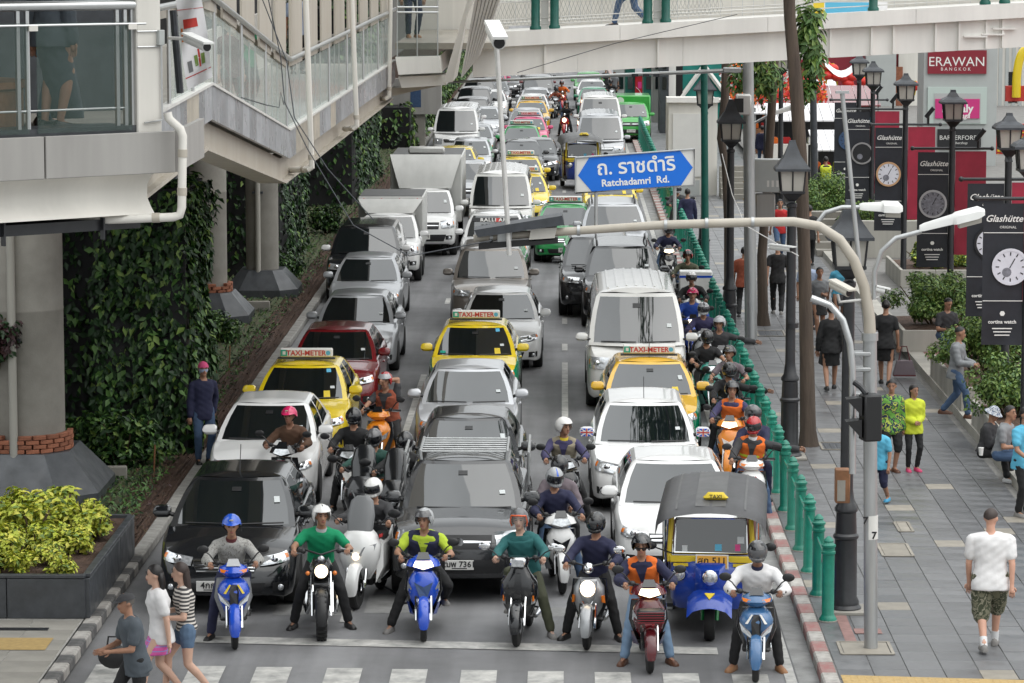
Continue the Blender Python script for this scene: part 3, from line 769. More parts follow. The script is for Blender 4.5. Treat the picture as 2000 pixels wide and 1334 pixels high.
bushes([(7.65, 55.6, .6, (1.04, .8, 0.69), 51, 'bushy green shrub behind the boy in the grey shirt', 0),
 (9.0, 55.2, .6, (1.10, .8, 0.5), 52, 'lime green bush at the edge of the picture beside the seated people', 1),
 (7.8, 61.2, .6, (1.23, .95, 0.74), 53, 'rounded dense green bush overhanging its stone planter by the man with the bag', 0),
 (9.3, 61.6, .6, (1.49, 1.0, 0.34), 54, 'wide green bush under the banner with the long white watch', 0),
 (8.5, 56.6, .6, (1.43, .95, 0.5), 55, 'pale green bush below the lowest black banner', 0),
 (7.9, 69.2, .6, (1.49, 1.1, 0.69), 56, 'broad green bush on the two slab planter', 0),
 (9.7, 69.6, .6, (1.69, 1.1, 0.69), 57, 'tall green bush in front of the bowed man', 0),
 (11.6, 69.6, .6, (1.69, 1.1, 0.42), 58, 'green bush beside the black banner pole', 0),
 (9.3, 81.8, .6, (1.56, 1.1, 0.4), 59, 'thin sunlit green bush near the stone steps', 1),
 (11.2, 82.4, .6, (1.82, 1.1, 0.36), 60, 'green bush under the grey watch banner', 0),
 (13.2, 82.4, .6, (1.95, 1.1, 0.36), 61, 'green bush under the red banner', 0),
 (8.0, 99, .3, (1.30, 1.2, 0.90), 62, 'tall green bush beside the police guard in the yellow vest', 0),
 (8.8, 91, .3, (1.43, 1.8, 0.84), 63, 'clipped green hedge climbing beside the stone lantern', 0),
 (10.2, 77.5, .3, (1.82, 1.2, 0.36), 64, 'low green bush in the second row of the terrace', 0),
 (12.2, 77.5, .3, (1.95, 1.2, 0.34), 65, 'low spreading bush under the watch banners', 1),
 (9.2, 65.3, .3, (1.69, 1.2, 0.45), 66, 'dense green bush behind the long white watch banner', 0),
 (12.2, 66.5, .3, (1.69, 1.2, 0.36), 67, 'bush cut by the right edge of the picture below the banners', 0)])
# ------------------------------------------------------------------ elevated railway over the left side (above the frame; it shades and is mirrored in the windscreens)
m = MB('viaduct'); m.bx(-22, -5.2, 50, 330, 12.2, 14.0); m.bx(-22, -21.3, 50, 330, 14.0, 15.4); m.bx(-5.9, -5.2, 50, 330, 14.0, 15.4)
t = thing('railway_viaduct', 'concrete elevated railway deck above the planting on the left', 'viaduct'); obj('deck', m, t, smooth=0)
m = MB('viaduct'); m.bx(-16, -13, 47, 330, 0, 26); t = thing('light_blocking_wall', 'dark wall added behind the columns to block side light', 'building'); obj('wall', m, t, smooth=0)  # added wall, keeps side light off the planting and columns
# ------------------------------------------------------------------ concrete columns with flared granite plinths
brick = MB('brick_red').box((0, 0, 0), (.2, .095, .06), b=.004).mesh('brick', 0)
def column(label, cx, cy, rad, base_half, bh, brick_rows, pipe=True, round_=True):
 t = thing('concrete_column', label, 'column', (cx, cy, .1))
 m = MB('concrete')
 m.lathe([(rad, 0), (rad, 3.0), (rad + .004, 3.01), (rad + .004, 3.04), (rad, 3.05), (rad, 12.0)], 28 if round_ else 4, sq=not round_)
 obj('shaft', m, t)
 m = MB('granite_dark'); B = base_half; T_ = rad + .12
 m.loft([[(B, -B * .55, 0), (B * .55, -B, 0), (-B * .55, -B, 0), (-B, -B * .55, 0), (-B, B, 0), (B, B, 0)],
   [(B, -B * .55, .25), (B * .55, -B, .25), (-B * .55, -B, .25), (-B, -B * .55, .25), (-B, B, .25), (B, B, .25)],
   [(T_, -T_ * .55, bh), (T_ * .55, -T_, bh), (-T_ * .55, -T_, bh), (-T_, -T_ * .55, bh), (-T_, T_, bh), (T_, T_, bh)]])
 obj('plinth', m, t, smooth=0)
 rb = rad + .07; n = int(2 * math.pi * rb / .21)
 for r in range(brick_rows):
  for i in range(n):
   a = 2 * math.pi * (i + .5 * (r % 2)) / n
   if math.sin(a) > .45: continue
   if r == brick_rows - 1 and rng.random() < .3: continue
   obj('brick', brick, t, (rb * math.cos(a), rb * math.sin(a), bh + .035 + r * .07), (0, rng.uniform(-.03, .03), a + math.pi / 2 + rng.uniform(-.05, .05)))
 if pipe:
  px_ = -.06; m = MB('concrete_old'); m.tube([(px_, -rad - .09, bh * .9), (px_, -rad - .09, 7)], .065, 12); obj('drain_pipe', m, t)
  m = MB('pole_grey'); m.box((px_, -rad - .05, 2.6), (.26, .09, .05)); m.box((px_, -rad - .05, 4.8), (.26, .09, .05)); obj('pipe_clamp', m, t)
 return t
column('thick concrete column at the edge of the picture behind the granite planter', -8.32, 50.1, .62, 1.22, .85, 4)
column('second concrete column with a brick collar on a dark granite plinth', -8.05, 74.1, .42, .95, .75, 3, False)
column('third concrete column half hidden behind the second, with a drain pipe on it', -7.35, 79.8, .40, .90, .7, 0)
column('far concrete column between the dark creeper walls', -8.3, 123, .42, .95, .7, 2, False)
m = MB('fascia_metal'); m.bx(-1.1, 1.1, -.5, .5, 0, 1.5); m.bx(-.4, .4, -.3, .3, -2.5, 0, 'concrete'); m.bx(-.2, .25, -.512, -.5, .3, 1.2, 'watch_blue')
a = D(812, 222, 110); obj('kiosk_cabinet', m, None, a + Vector((0, 0, 0)), label='grey metal cabinet on a post at the hedge under the glass landing', cat='cabinet', smooth=0)
# ------------------------------------------------------------------ skywalk on the left: near platform
pf = thing('skywalk_platform', 'near end of the skywalk with a grey metal fascia and glass railing', 'walkway', (0, 0, 0))
A0, A1 = D(-60, 270, 22.4), D(343, 256, 23.5)      # top edge of the fascia
dx = (A1 - A0); ux = Vector((dx.x, dx.y, 0)).normalized(); uy = Vector((-ux.y, ux.x, 0)); Lp = Vector((dx.x, dx.y, 0)).length; FZ = 7.0
def pbox(m, s0, s1, y0, y1, z0, z1, k=None, b=0):
 c = Vector((A0.x, A0.y, 0)) + ux * ((s0 + s1) / 2) + uy * ((y0 + y1) / 2)
 m.box((c.x, c.y, (z0 + z1) / 2), (abs(s1 - s0), abs(y1 - y0), z1 - z0), k, rot=(0, 0, math.atan2(ux.y, ux.x)), b=b); return m
def pp(s, y, z): c = Vector((A0.x, A0.y, 0)) + ux * s + uy * y; return Vector((c.x, c.y, z))
S = lambda px: (px + 60) / 403 * Lp
for s0, s1 in ((-1.2, S(83)), (S(84), Lp)):
 obj('fascia_panel', pbox(MB('fascia_metal'), s0 + .006, s1 - .006, 0, .05, FZ - .38, FZ, b=.006), pf, smooth=0)
obj('fascia_return', MB('fascia_metal').bx(A1.x - .03, A1.x + .02, A1.y + .06, A1.y + 2.2, FZ - .38, FZ), pf, smooth=0)
obj('deck', pbox(MB('granite_dark'), -16, Lp - .03, .06, 3.2, FZ - .3, FZ - .02), pf, smooth=0)  # dark floor colour stands in for the shade inside the platform
m = MB('plaster_white')
prof = [(.02, FZ - .38), (.1, FZ - .42), (.16, FZ - .5), (.16, FZ - .62), (.10, FZ - .70), (.04, FZ - .76), (1.2, FZ - .78), (1.2, FZ - .38)]
e0, e1 = -1.2, S(318)
m.loft([[pp(e0, .12 + p[0], p[1]) for p in prof], [pp(e1, .12 + p[0], p[1]) for p in prof]]); obj('soffit_beam', m, pf, smooth=50)
m = MB('black_iron'); pbox(m, -1.2, Lp - .2, .3, 3, FZ - .9, FZ - .80); pbox(m, S(30), S(33), .25, .31, FZ - .98, FZ - .7); pbox(m, S(225), S(228), .25, .31, FZ - .98, FZ - .78); obj('underside', m, pf, smooth=0)
m = MB('viaduct'); pbox(m, -16, Lp + .5, -1.0, 5.0, FZ + 3.3, FZ + 3.5); obj('roof', m, pf, smooth=0)  # unseen roof, added to shade the platform and the planting beyond
# railing: posts, glass, rails
for s0, s1 in ((-.9, S(66)), (S(82), S(268))):
 obj('glass_panel', pbox(MB('glass_green'), s0, s1, .10, .112, FZ + .02, FZ + 1.0), pf, smooth=0)
for px in (52, 70, 246, 262, 276):
 obj('railing_post', pbox(MB('steel'), S(px) - .018, S(px) + .018, .14, .18, FZ, FZ + 1.12, b=.004), pf, smooth=0)
for px in (75, 270): obj('glass_clip', pbox(MB('plaster_white'), S(px) - .045, S(px) + .045, .085, .099, FZ + .93, FZ + .98), pf, smooth=0)
m = MB('steel'); m.tube([pp(-1, .15, FZ + 1.15), pp(S(290), .15, FZ + 1.15)], .045, 12); obj('handrail', m, pf)
m = MB('steel'); m.tube([pp(-1, .105, FZ + .98), pp(S(298), .105, FZ + .98)], .012, 8); m.tube([pp(-1, .16, FZ + .22), pp(S(262), .16, FZ + .22)], .01, 8); obj('guide_rail', m, pf)
m = MB('steel'); m.tube([pp(S(-40), 1.9, FZ + 1.15), pp(S(175), 1.6, FZ + .72)], .03, 8); m.tube([pp(S(-40), 1.95, FZ + .35), pp(S(120), 1.8, FZ + .15)], .02, 8); obj('stair_handrail', m, pf)
# inside: dark back wall, fins and a round bench
m = MB('pole_grey'); pbox(m, -16, Lp + 1.9, 3.2, 3.3, FZ - .2, FZ + 3.2); obj('back_wall', m, pf, smooth=0)
for i in range(9): obj('wall_fin', pbox(MB('steel_beige'), -.1 + i * .22, -.02 + i * .22, 3.08, 3.2, FZ, FZ + 3), pf, smooth=0)
m = MB('wood'); c = pp(S(40), 1.9, FZ)
m.lathe([(1.0, 0), (1.0, .36), (1.04, .38), (1.04, .44), (0, .44)], 32, (c.x, c.y, c.z)); obj('round_bench', m, pf)
m = MB('granite_dark'); pbox(m, -1.2, S(280), .13, .6, FZ - .02, FZ + .06); obj('dark_upstand', m, pf, smooth=0)
# end post and its switch box
m = MB('plaster_white'); pbox(m, S(279), S(328), .1, .34, FZ - .02, FZ + 3.0, b=.01); obj('end_post', m, pf, smooth=0)
m = MB('pillar_grey'); pbox(m, S(318), S(330), .05, .1, FZ + .78, FZ + .92, b=.006); obj('switch_box', m, pf, smooth=0)
m = MB('steel'); 
for z in (FZ + .77, FZ + .91): m.tube([pp(S(278), .085, z), pp(S(322), .085, z)], .007, 6)
m.tube([pp(S(326), .08, FZ + .78), pp(S(326), .08, FZ + .1), pp(S(290), .08, FZ + .08)], .010, 6); obj('strap', m, pf)
def drain(label, pts, r=.05):
 t = thing('drain_pipe', label, 'pipe', pts[0]); m = MB('plaster_white'); o = Vector(pts[0])
 m.tube([Vector(p) - o for p in pts], r, 12); obj('pipe', m, t)
 for i in range(len(pts) - 1):
  a, b = Vector(pts[i]) - o, Vector(pts[i + 1]) - o
  if (b - a).length > .5:
   d = (b - a).normalized(); q = a + d * .12; obj('collar', MB('steel_beige').tube([q, q + d * .07], r * 1.13, 12), t); q = b - d * .18; obj('collar', MB('steel_beige').tube([q, q + d * .07], r * 1.13, 12), t)
drain('off white drain pipe bending down past the corner of the grey fascia', [D(327, 220, 23.4), D(330, 232, 23.4), D(352, 252, 23.4), D(357, 266, 23.4), D(355, 405, 23.4), D(351, 420, 23.4), D(338, 424, 23.4), D(40, 436, 23.4), D(-80, 440, 23.4)], .04)
# camera on an arm
def cctv(label, arm, body0, body1, r, key='white_plastic'):
 t = thing('security_camera', label, 'camera', arm[-1]); o = Vector(arm[-1])
 if len(arm) > 1: obj('bracket', MB('galv_white').tube([Vector(p) - o for p in arm], r * .35, 8), t)
 a, b = Vector(body0) - o, Vector(body1) - o; d = (b - a).normalized()
 m = MB(key); m.tube([a, a + d * .02, b], [r * .8, r, r], 12); s = d.cross(Vector((0, 0, 1))).normalized(); u = s.cross(d)
 m.loft([[a + s * r * x + u * r * y for x, y in ((-1.15, .75), (1.15, .75), (1.05, 1.15), (-1.05, 1.15))], [b + d * .06 + s * r * x + u * r * y for x, y in ((-1.15, .75), (1.15, .75), (1.05, 1.15), (-1.05, 1.15))]])
 obj('housing', m, t); obj('lens', MB('black_plastic').tube([b + d * .002, b + d * .012], r * .8, 12), t)
 return t
cctv('white security camera on the post beside the hanging paper banner', [D(331, 74, 23.6), D(360, 76, 23.3), D(366, 80, 23.2)], D(364, 74, 23.3), D(404, 92, 22.9), .045)
# hanging banner
bt = thing('hanging_banner', 'creased white banner with red print tied to the walkway railing', 'banner', D(372, 60, 24.6))
o = bt.location
m = MB('banner_white')
def bf(u, v):
 p = D(lerp(341, 366, v) + u * lerp(52, 50, v), lerp(-10, 176, v) - u * lerp(2, 26, v), 24.6) - o
 return (p.x, p.y + .05 * math.sin(u * 5 + v * 7), p.z)
m.grid(bf, [i / 8 for i in range(9)], [i / 16 for i in range(17)])
obj('cloth', m, bt)
def on_banner(name, key, u0, u1, v0, v1):
 m = MB(key); m.grid(lambda u, v: (bf(u, v)[0], bf(u, v)[1] - .006, bf(u, v)[2]), [lerp(u0, u1, i / 4) for i in range(5)], [lerp(v0, v1, i / 4) for i in range(5)]); obj(name, m, bt)
on_banner('print_block', 'red_print', .18, .72, .27, .37); on_banner('print_block', 'orange_print', .05, .13, .36, .5); on_banner('print_block', 'red_print', .55, .62, .62, .82)
on_banner('print_block', 'leaf_light', .40, .52, .68, .80); on_banner('print_block', 'leaf_light', .65, .80, .68, .80); on_banner('print_block', 'red_print', 0, 1, .875, .885); on_banner('print_block', 'red_print', 0, 1, .16, .167); on_banner('print_block', 'grey_plastic', .15, .3, .72, .84)
m = MB('pole_grey'); m.tube([D(338, 20, 24.7) - o, D(352, 182, 24.7) - o], .035, 8); obj('frame_bar', m, bt)
# ------------------------------------------------------------------ skywalk: the dipping walkway with fins
XW = -4.0
PT = [(30.8, 7.07), (38.1, 7.07), (47.1, 6.03), (64.3, 6.42)]      # Y, top of the fascia
def wz(y): return itp(y, PT)
wk = thing('dipping_walkway', 'walkway dipping in a shallow V with tall beige fins and grey tiles', 'walkway', (XW, 47, 6.0)); wo = wk.location
XT = [(30.8, .13), (38.1, -.08), (47.1, .07), (64.3, .72)]
def W(x, y, z): return Vector((x + itp(y, XT), y, z)) - wo
tw = .78
tiles = []
y = 30.8
while y < 64.2:
 y1 = min(y + (tw if not (y < 38.1 < y + tw) else 38.1 - y), 64.3)
 if y < 47.1 < y1: y1 = 47.1
 if y1 - y < .05: y1 = y + .2
 tiles.append((y, y1)); y = y1
for i, (a, b) in enumerate(tiles):
 h = .40; key = 'fascia_tile_warm' if i in (5, 6, 23, 24, 25, 26, 29) else 'fascia_tile'
 m = MB(key); za, zb = wz(a) , wz(b)
 m.loft([[W(XW, a + .006, za), W(XW, a + .006, za - h), W(XW - .05, a + .006, za - h), W(XW - .05, a + .006, za)], [W(XW, b - .006, zb), W(XW, b - .006, zb - h), W(XW - .05, b - .006, zb - h), W(XW - .05, b - .006, zb)]])
 obj('fascia_tile', m, wk, smooth=0)
def runner(name, key, x0, x1, z0, z1, pts=None):
 m = MB(key); P = pts or [p[0] for p in PT]
 m.loft([[W(x0, q, wz(q) + z0), W(x1, q, wz(q) + z0), W(x1, q, wz(q) + z1), W(x0, q, wz(q) + z1)] for q in P]); return obj(name, m, wk, smooth=0)
runner('coping', 'bridge_trim', XW - .10, XW + .02, .0, .03)
runner('deck', 'concrete', XW - 2.6, XW - .06, -.32, -.05)
runner('steel_beam', 'steel_beige', XW - .34, XW - .14, -.72, -.40)
runner('beam_flange', 'steel_beige', XW - .44, XW - .05, -.76, -.72)
runner('rear_beam', 'steel_beige', XW - 2.4, XW - 2.2, -.72, -.40)
runner('handrail_shelf', 'steel_beige', XW - .16, XW - .10, .88, 1.02)
m = MB('steel'); m.tube([W(XW + .02, q, wz(q) + 1.02) for q in (31, 38.1, 47.1, 64.2)], .035, 10); obj('handrail', m, wk)
m = MB('plaster_white'); m.loft([[W(XW - 2.5, q, wz(q) - .1), W(XW - 2.42, q, wz(q) - .1), W(XW - 2.42, q, wz(q) + 1.0), W(XW - 2.5, q, wz(q) + 1.0)] for q in (30.8, 38.1, 47.1, 64.3)]); obj('inner_wall', m, wk, smooth=0)
m = MB('black_matte'); m.loft([[W(XW - 2.55, q, wz(q) + 1.0), W(XW - 2.5, q, wz(q) + 1.0), W(XW - 2.5, q, 9.8), W(XW - 2.55, q, 9.8)] for q in (30.8, 38.1, 47.1, 64.3)]); obj('dark_backing', m, wk, smooth=0)
for i in range(11):
 a = 33 + i * 2.8; b = a + 2.74
 m = MB('glass_clear'); m.loft([[W(XW - .05, q, wz(q) + .04), W(XW - .038, q, wz(q) + .04), W(XW - .038, q, wz(q) + .88), W(XW - .05, q, wz(q) + .88)] for q in sorted({a, b} | {p[0] for p in PT if a < p[0] < b})]); obj('glass_panel', m, wk, smooth=0)
 m = MB('steel'); m.tube([W(XW - .03, a, wz(a)), W(XW - .03, a, wz(a) + 1.02)], .02, 8); obj('stanchion', m, wk)
 for e in (.7, 1.4, 2.1):
  q = a + e
  if q < 64: obj('mullion', MB('galv').tube([W(XW - .09, q, wz(q) + .02), W(XW - .09, q, wz(q) + .9)], .012, 6), wk)
def fin(q, L):
 m = MB('steel_beige'); m.loft([[W(XW - .05, q, wz(q) + .9), W(XW - .02, q, wz(q) + .9), W(XW - .02, q + L, wz(q + L) + .9), W(XW - .05, q + L, wz(q + L) + .9)], [W(XW - .05, q, 10.4), W(XW - .02, q, 10.4), W(XW - .02, q + L, 10.4), W(XW - .05, q + L, 10.4)]]); obj('fin', m, wk, smooth=0)
q = 37.4
while q < 62.8: fin(q, 1.42); q += 2.02
fin(34.6, .8); fin(36.2, .6)
def drop(label, pxt, pyt, pxb, pyb, Y, leg):
 a, b = D(pxt, pyt, Y), D(pxb, pyb, Y); b.x = a.x + (b.x - a.x)
 drain(label, [a, b, D(pxb - 6, pyb + 4, Y), D(pxb - leg, pyb + leg * .06 + 4, Y + .6)], .045)
drop('rust streaked drain pipe down the low point of the walkway', 596, -30, 609, 326, 37.4, 60)
drop('rust streaked drain pipe between the walkway and the dark creeper', 686, -30, 697, 246, 42.5, 24)
drop('short drain pipe at the far end of the walkway beside the glass landing', 763, -30, 760, 188, 49.0, 30)
# dark station underside between platform and walkway
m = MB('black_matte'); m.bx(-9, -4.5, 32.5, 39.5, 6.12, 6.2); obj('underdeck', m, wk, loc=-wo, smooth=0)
m = MB('pole_grey')
for q in (33, 35.5, 38): obj('cross_beam', MB('pole_grey').bx(-9, -4.5, q, q + .2, 5.98, 6.11), wk, loc=-wo, smooth=0)
# ------------------------------------------------------------------ glass landing and the white stair stringer
ld = thing('glass_landing', 'white landing with a green glass screen where the walkway meets the footbridge', 'landing', (-2.2, 62.4, 6)); lo = ld.location
def q4(m, k, pts, th):          # thick polygon through pixel corners at depth
 P = [D(px, py, Y) - lo for px, py, Y in pts]; m.add(P + [p + Vector((0, th, 0)) for p in P], [(0, 1, 2, 3), (7, 6, 5, 4), (0, 4, 5, 1), (1, 5, 6, 2), (2, 6, 7, 3), (3, 7, 4, 0)], k)
m = MB('bridge_white'); q4(m, None, [(772, 112, 49), (858, 110, 49), (862, 142, 49), (778, 146, 49)], .5); obj('front_fascia', m, ld, smooth=0)
m = MB('bridge_white'); q4(m, None, [(778, 150, 49.2), (868, 146, 49.2), (872, 166, 49.2), (784, 172, 49.2)], 1.0); obj('lower_beam', m, ld, smooth=0)
m = MB('steel_beige'); q4(m, None, [(764, 172, 49.6), (862, 167, 49.6), (800, 180, 49.6), (766, 188, 49.6)], 1.0); obj('soffit', m, ld, smooth=0)
m = MB('glass_green'); q4(m, None, [(776, -60, 49.05), (855, -60, 49.05), (855, 109, 49.05), (776, 111, 49.05)], .015); obj('glass_screen', m, ld, smooth=0)
m = MB('steel')
for z in (14, 24): m.tube([D(776, z, 49) - lo, D(856, z, 49) - lo], .018, 8)
for px in (776, 815, 855): m.tube([D(px, -60, 49.02) - lo, D(px, 110, 49.02) - lo], .012, 6)
obj('rail', m, ld)
m = MB('paver_warm'); m.bx(-3.2, -1.3, 62.7, 72.5, 6.5, 6.62); obj('floor', m, ld, loc=-lo + Vector((0, 0, .2)), smooth=0)
m = MB('plaster_white'); m.bx(-3.4, -1.2, 72.6, 72.7, 6.5, 10); obj('rear_wall', m, ld, loc=-lo, smooth=0)
m = MB('glass_green'); P = [(856, 109, 49.05), (884, 84, 52), (884, -60, 52), (856, -60, 49.05)]; m.add([D(*p) - lo for p in P], [(0, 1, 2, 3)]); obj('side_glass', m, ld, smooth=0)
m = MB('bridge_white'); m.add([D(858, 110, 49.0) - lo, D(890, 80, 52) - lo, D(893, 112, 52) - lo, D(862, 142, 49.0) - lo], [(0, 1, 2, 3)]); obj('side_fascia', m, ld, smooth=0)
st = thing('stair_stringer', 'big sloping white side beam of the stairs rising to the footbridge', 'staircase', D(890, 120, 48.6)); so = st.location
m = MB('bridge_white')
P = [D(905, -60, 48.0), D(962, -60, 48.0), D(906, 150, 48.8), D(896, 158, 48.8), D(868, 162, 48.8), D(862, 146, 48.8)]
P = [D(930, -60, 48), D(950, -60, 48), D(912, 30, 48.3), D(892, 150, 48.8), D(884, 160, 48.8), D(866, 162, 48.8)]
m.add([p - so for p in P] + [p - so + Vector((0, .5, 0)) for p in P], [(0, 1, 2, 3, 4, 5), (11, 10, 9, 8, 7, 6)] + [(i, i + 6, (i + 1) % 6 + 6, (i + 1) % 6) for i in range(6)]); obj('stringer', m, st, smooth=0)
for i in range(7):
 u0, u1 = i / 7, (i + .8) / 7
 m = MB('bridge_trim'); T0, T1, B0, B1 = (938, -60), (1000, -60), (900, 152), (936, 108)
 f = lambda u, top: D(lerp(T0[0], T1[0], u), -60, 48.3) if top else D(lerp(B0[0], B1[0], u), lerp(B0[1], B1[1], u), 49.1)
 p = [f(u0, 1), f(u1, 1), f(u1, 0), f(u0, 0)]
 m.add([q - so for q in p] + [q - so + Vector((.02, .2, 0)) for q in p], [(0, 1, 2, 3), (7, 6, 5, 4), (0, 4, 5, 1), (1, 5, 6, 2), (2, 6, 7, 3), (3, 7, 4, 0)]); obj('riser_rib', m, st, smooth=0)
# ------------------------------------------------------------------ white footbridge across the road (rises gently to the right)
BY = 63.7; fb = thing('footbridge', 'white footbridge crossing over the traffic with green posts on its railing', 'bridge', (0, BY, 6.5)); fo = fb.location
SL = .056
def bz(x): return 7.14 + SL * (x - 1.1)
def bseg(name, key, y0, y1, z0, z1, x0, x1, n=1, gap=0):
 for i in range(n):
  a, b = lerp(x0, x1, i / n) + gap, lerp(x0, x1, (i + 1) / n) - gap
  m = MB(key); m.loft([[(x, y0 - fo.y, bz(x) + z0 - fo.z), (x, y1 - fo.y, bz(x) + z0 - fo.z), (x, y1 - fo.y, bz(x) + z1 - fo.z), (x, y0 - fo.y, bz(x) + z1 - fo.z)] for x in (a, b)]); obj(name, m, fb, smooth=0)
X0, X1 = -1.75, 12.5
bseg('parapet_kerb', 'bridge_white', BY - .16, BY + .05, -.29, .0, X0, X1, 5, .003)
bseg('deck', 'bridge_trim', BY + .05, BY + 5.0, -.27, -.08, X0, X1)
bseg('girder_panel', 'bridge_white', BY, BY + .06, -.86, -.295, X0, X1, 7, .002)
bseg('rear_girder', 'bridge_white', BY + 4.9, BY + 5.0, -.86, -.1, X0, X1)
bseg('soffit', 'bridge_white', BY + .06, BY + 4.9, -.86, -.8, X0, X1)
for px in (1065, 1286, 1622, 1702, 1745, 1827, 1873, 1926, 1958):
 x = D(px, 90, BY / KY).x; obj('stiffener', MB('bridge_white').bx(x - .02, x + .02, -.07, -.001, bz(x) - .85 - fo.z, bz(x) - .30 - fo.z), fb, smooth=0)
for px, z in ((1905, -.62), (1940, -.6), (1960, -.5)):
 x = D(px, 60, BY / KY).x; obj('bracket_plate', MB('bridge_white').bx(x - .22, x + .22, -.09, -.002, bz(x) + z - fo.z, bz(x) + z + .03 - fo.z), fb, smooth=0)
post = MB('green_dark'); post.lathe([(.11, 0), (.11, .05), (.085, .08), (.085, 1.1), (.1, 1.12), (.06, 1.2), (.0, 1.24)], 14); post = post.mesh('green_post')
for px in (1046, 1083, 1265, 1300, 1705, 1923, 1961):
 x = D(px, 30, BY / KY).x; obj('green_post', post, fb, (x, -.05, bz(x) - fo.z))
for px in (1064, 1284): x = D(px, 30, BY / KY).x; obj('white_post', MB('bridge_trim').bx(x - .07, x + .07, .02, .12, bz(x) - fo.z, bz(x) + 1.3 - fo.z), fb, smooth=0)
def rail(name, key, y, zs, r, x0=X0, x1=X1):
 m = MB(key)
 for z in zs: m.tube([(x, y - fo.y, bz(x) + z - fo.z) for x in (x0, x1)], r, 6)
 return obj(name, m, fb)
rail('front_rail', 'bridge_trim', BY + .02, (.10, .22, .55, 1.05), .012)
rail('rear_rail', 'bridge_trim', BY + 4.8, (.05, .5, 1.05), .02)
m = MB('galv')
n = 60
for i in range(n):
 x = lerp(-1.6, 3.1, i / n)
 for s in (-1, 1): m.tube([(x, .03, bz(x) + .1 - fo.z), (x + s * .07, .03, bz(x) + .28 - fo.z), (x, .03, bz(x) + .46 - fo.z), (x + s * .07, .03, bz(x) + .64 - fo.z)], .004, 3)
obj('chain_link', m, fb, kind='stuff')
m = MB('plaster_white'); m.bx(-1.4, 13, 4.95, 5.02, 0, 1.5); obj('rear_parapet', m, fb, loc=(0, 0, .5), smooth=0)
m = MB('steel')
for i in range(60): x = lerp(-1, 12.5, i / 60); m.bx(x, x + .012, 4.85, 4.87, .55, 1.5)
obj('rear_balusters', m, fb, kind='stuff', smooth=0)
a = D(1660, 24, BY / KY + 2); bn = MB('watch_grey'); bn = MB('banner_white').bx(-.75, .75, -.02, .02, -.17, .2); bn.bx(-.5, .45, -.024, -.021, -.12, .2, 'blue_print'); bn.bx(-.74, -.52, -.024, -.021, -.12, .2, 'yellow_print')
obj('event_banner', bn, None, a, label='blue and white printed banner along the footbridge behind the tree', cat='banner', smooth=0)
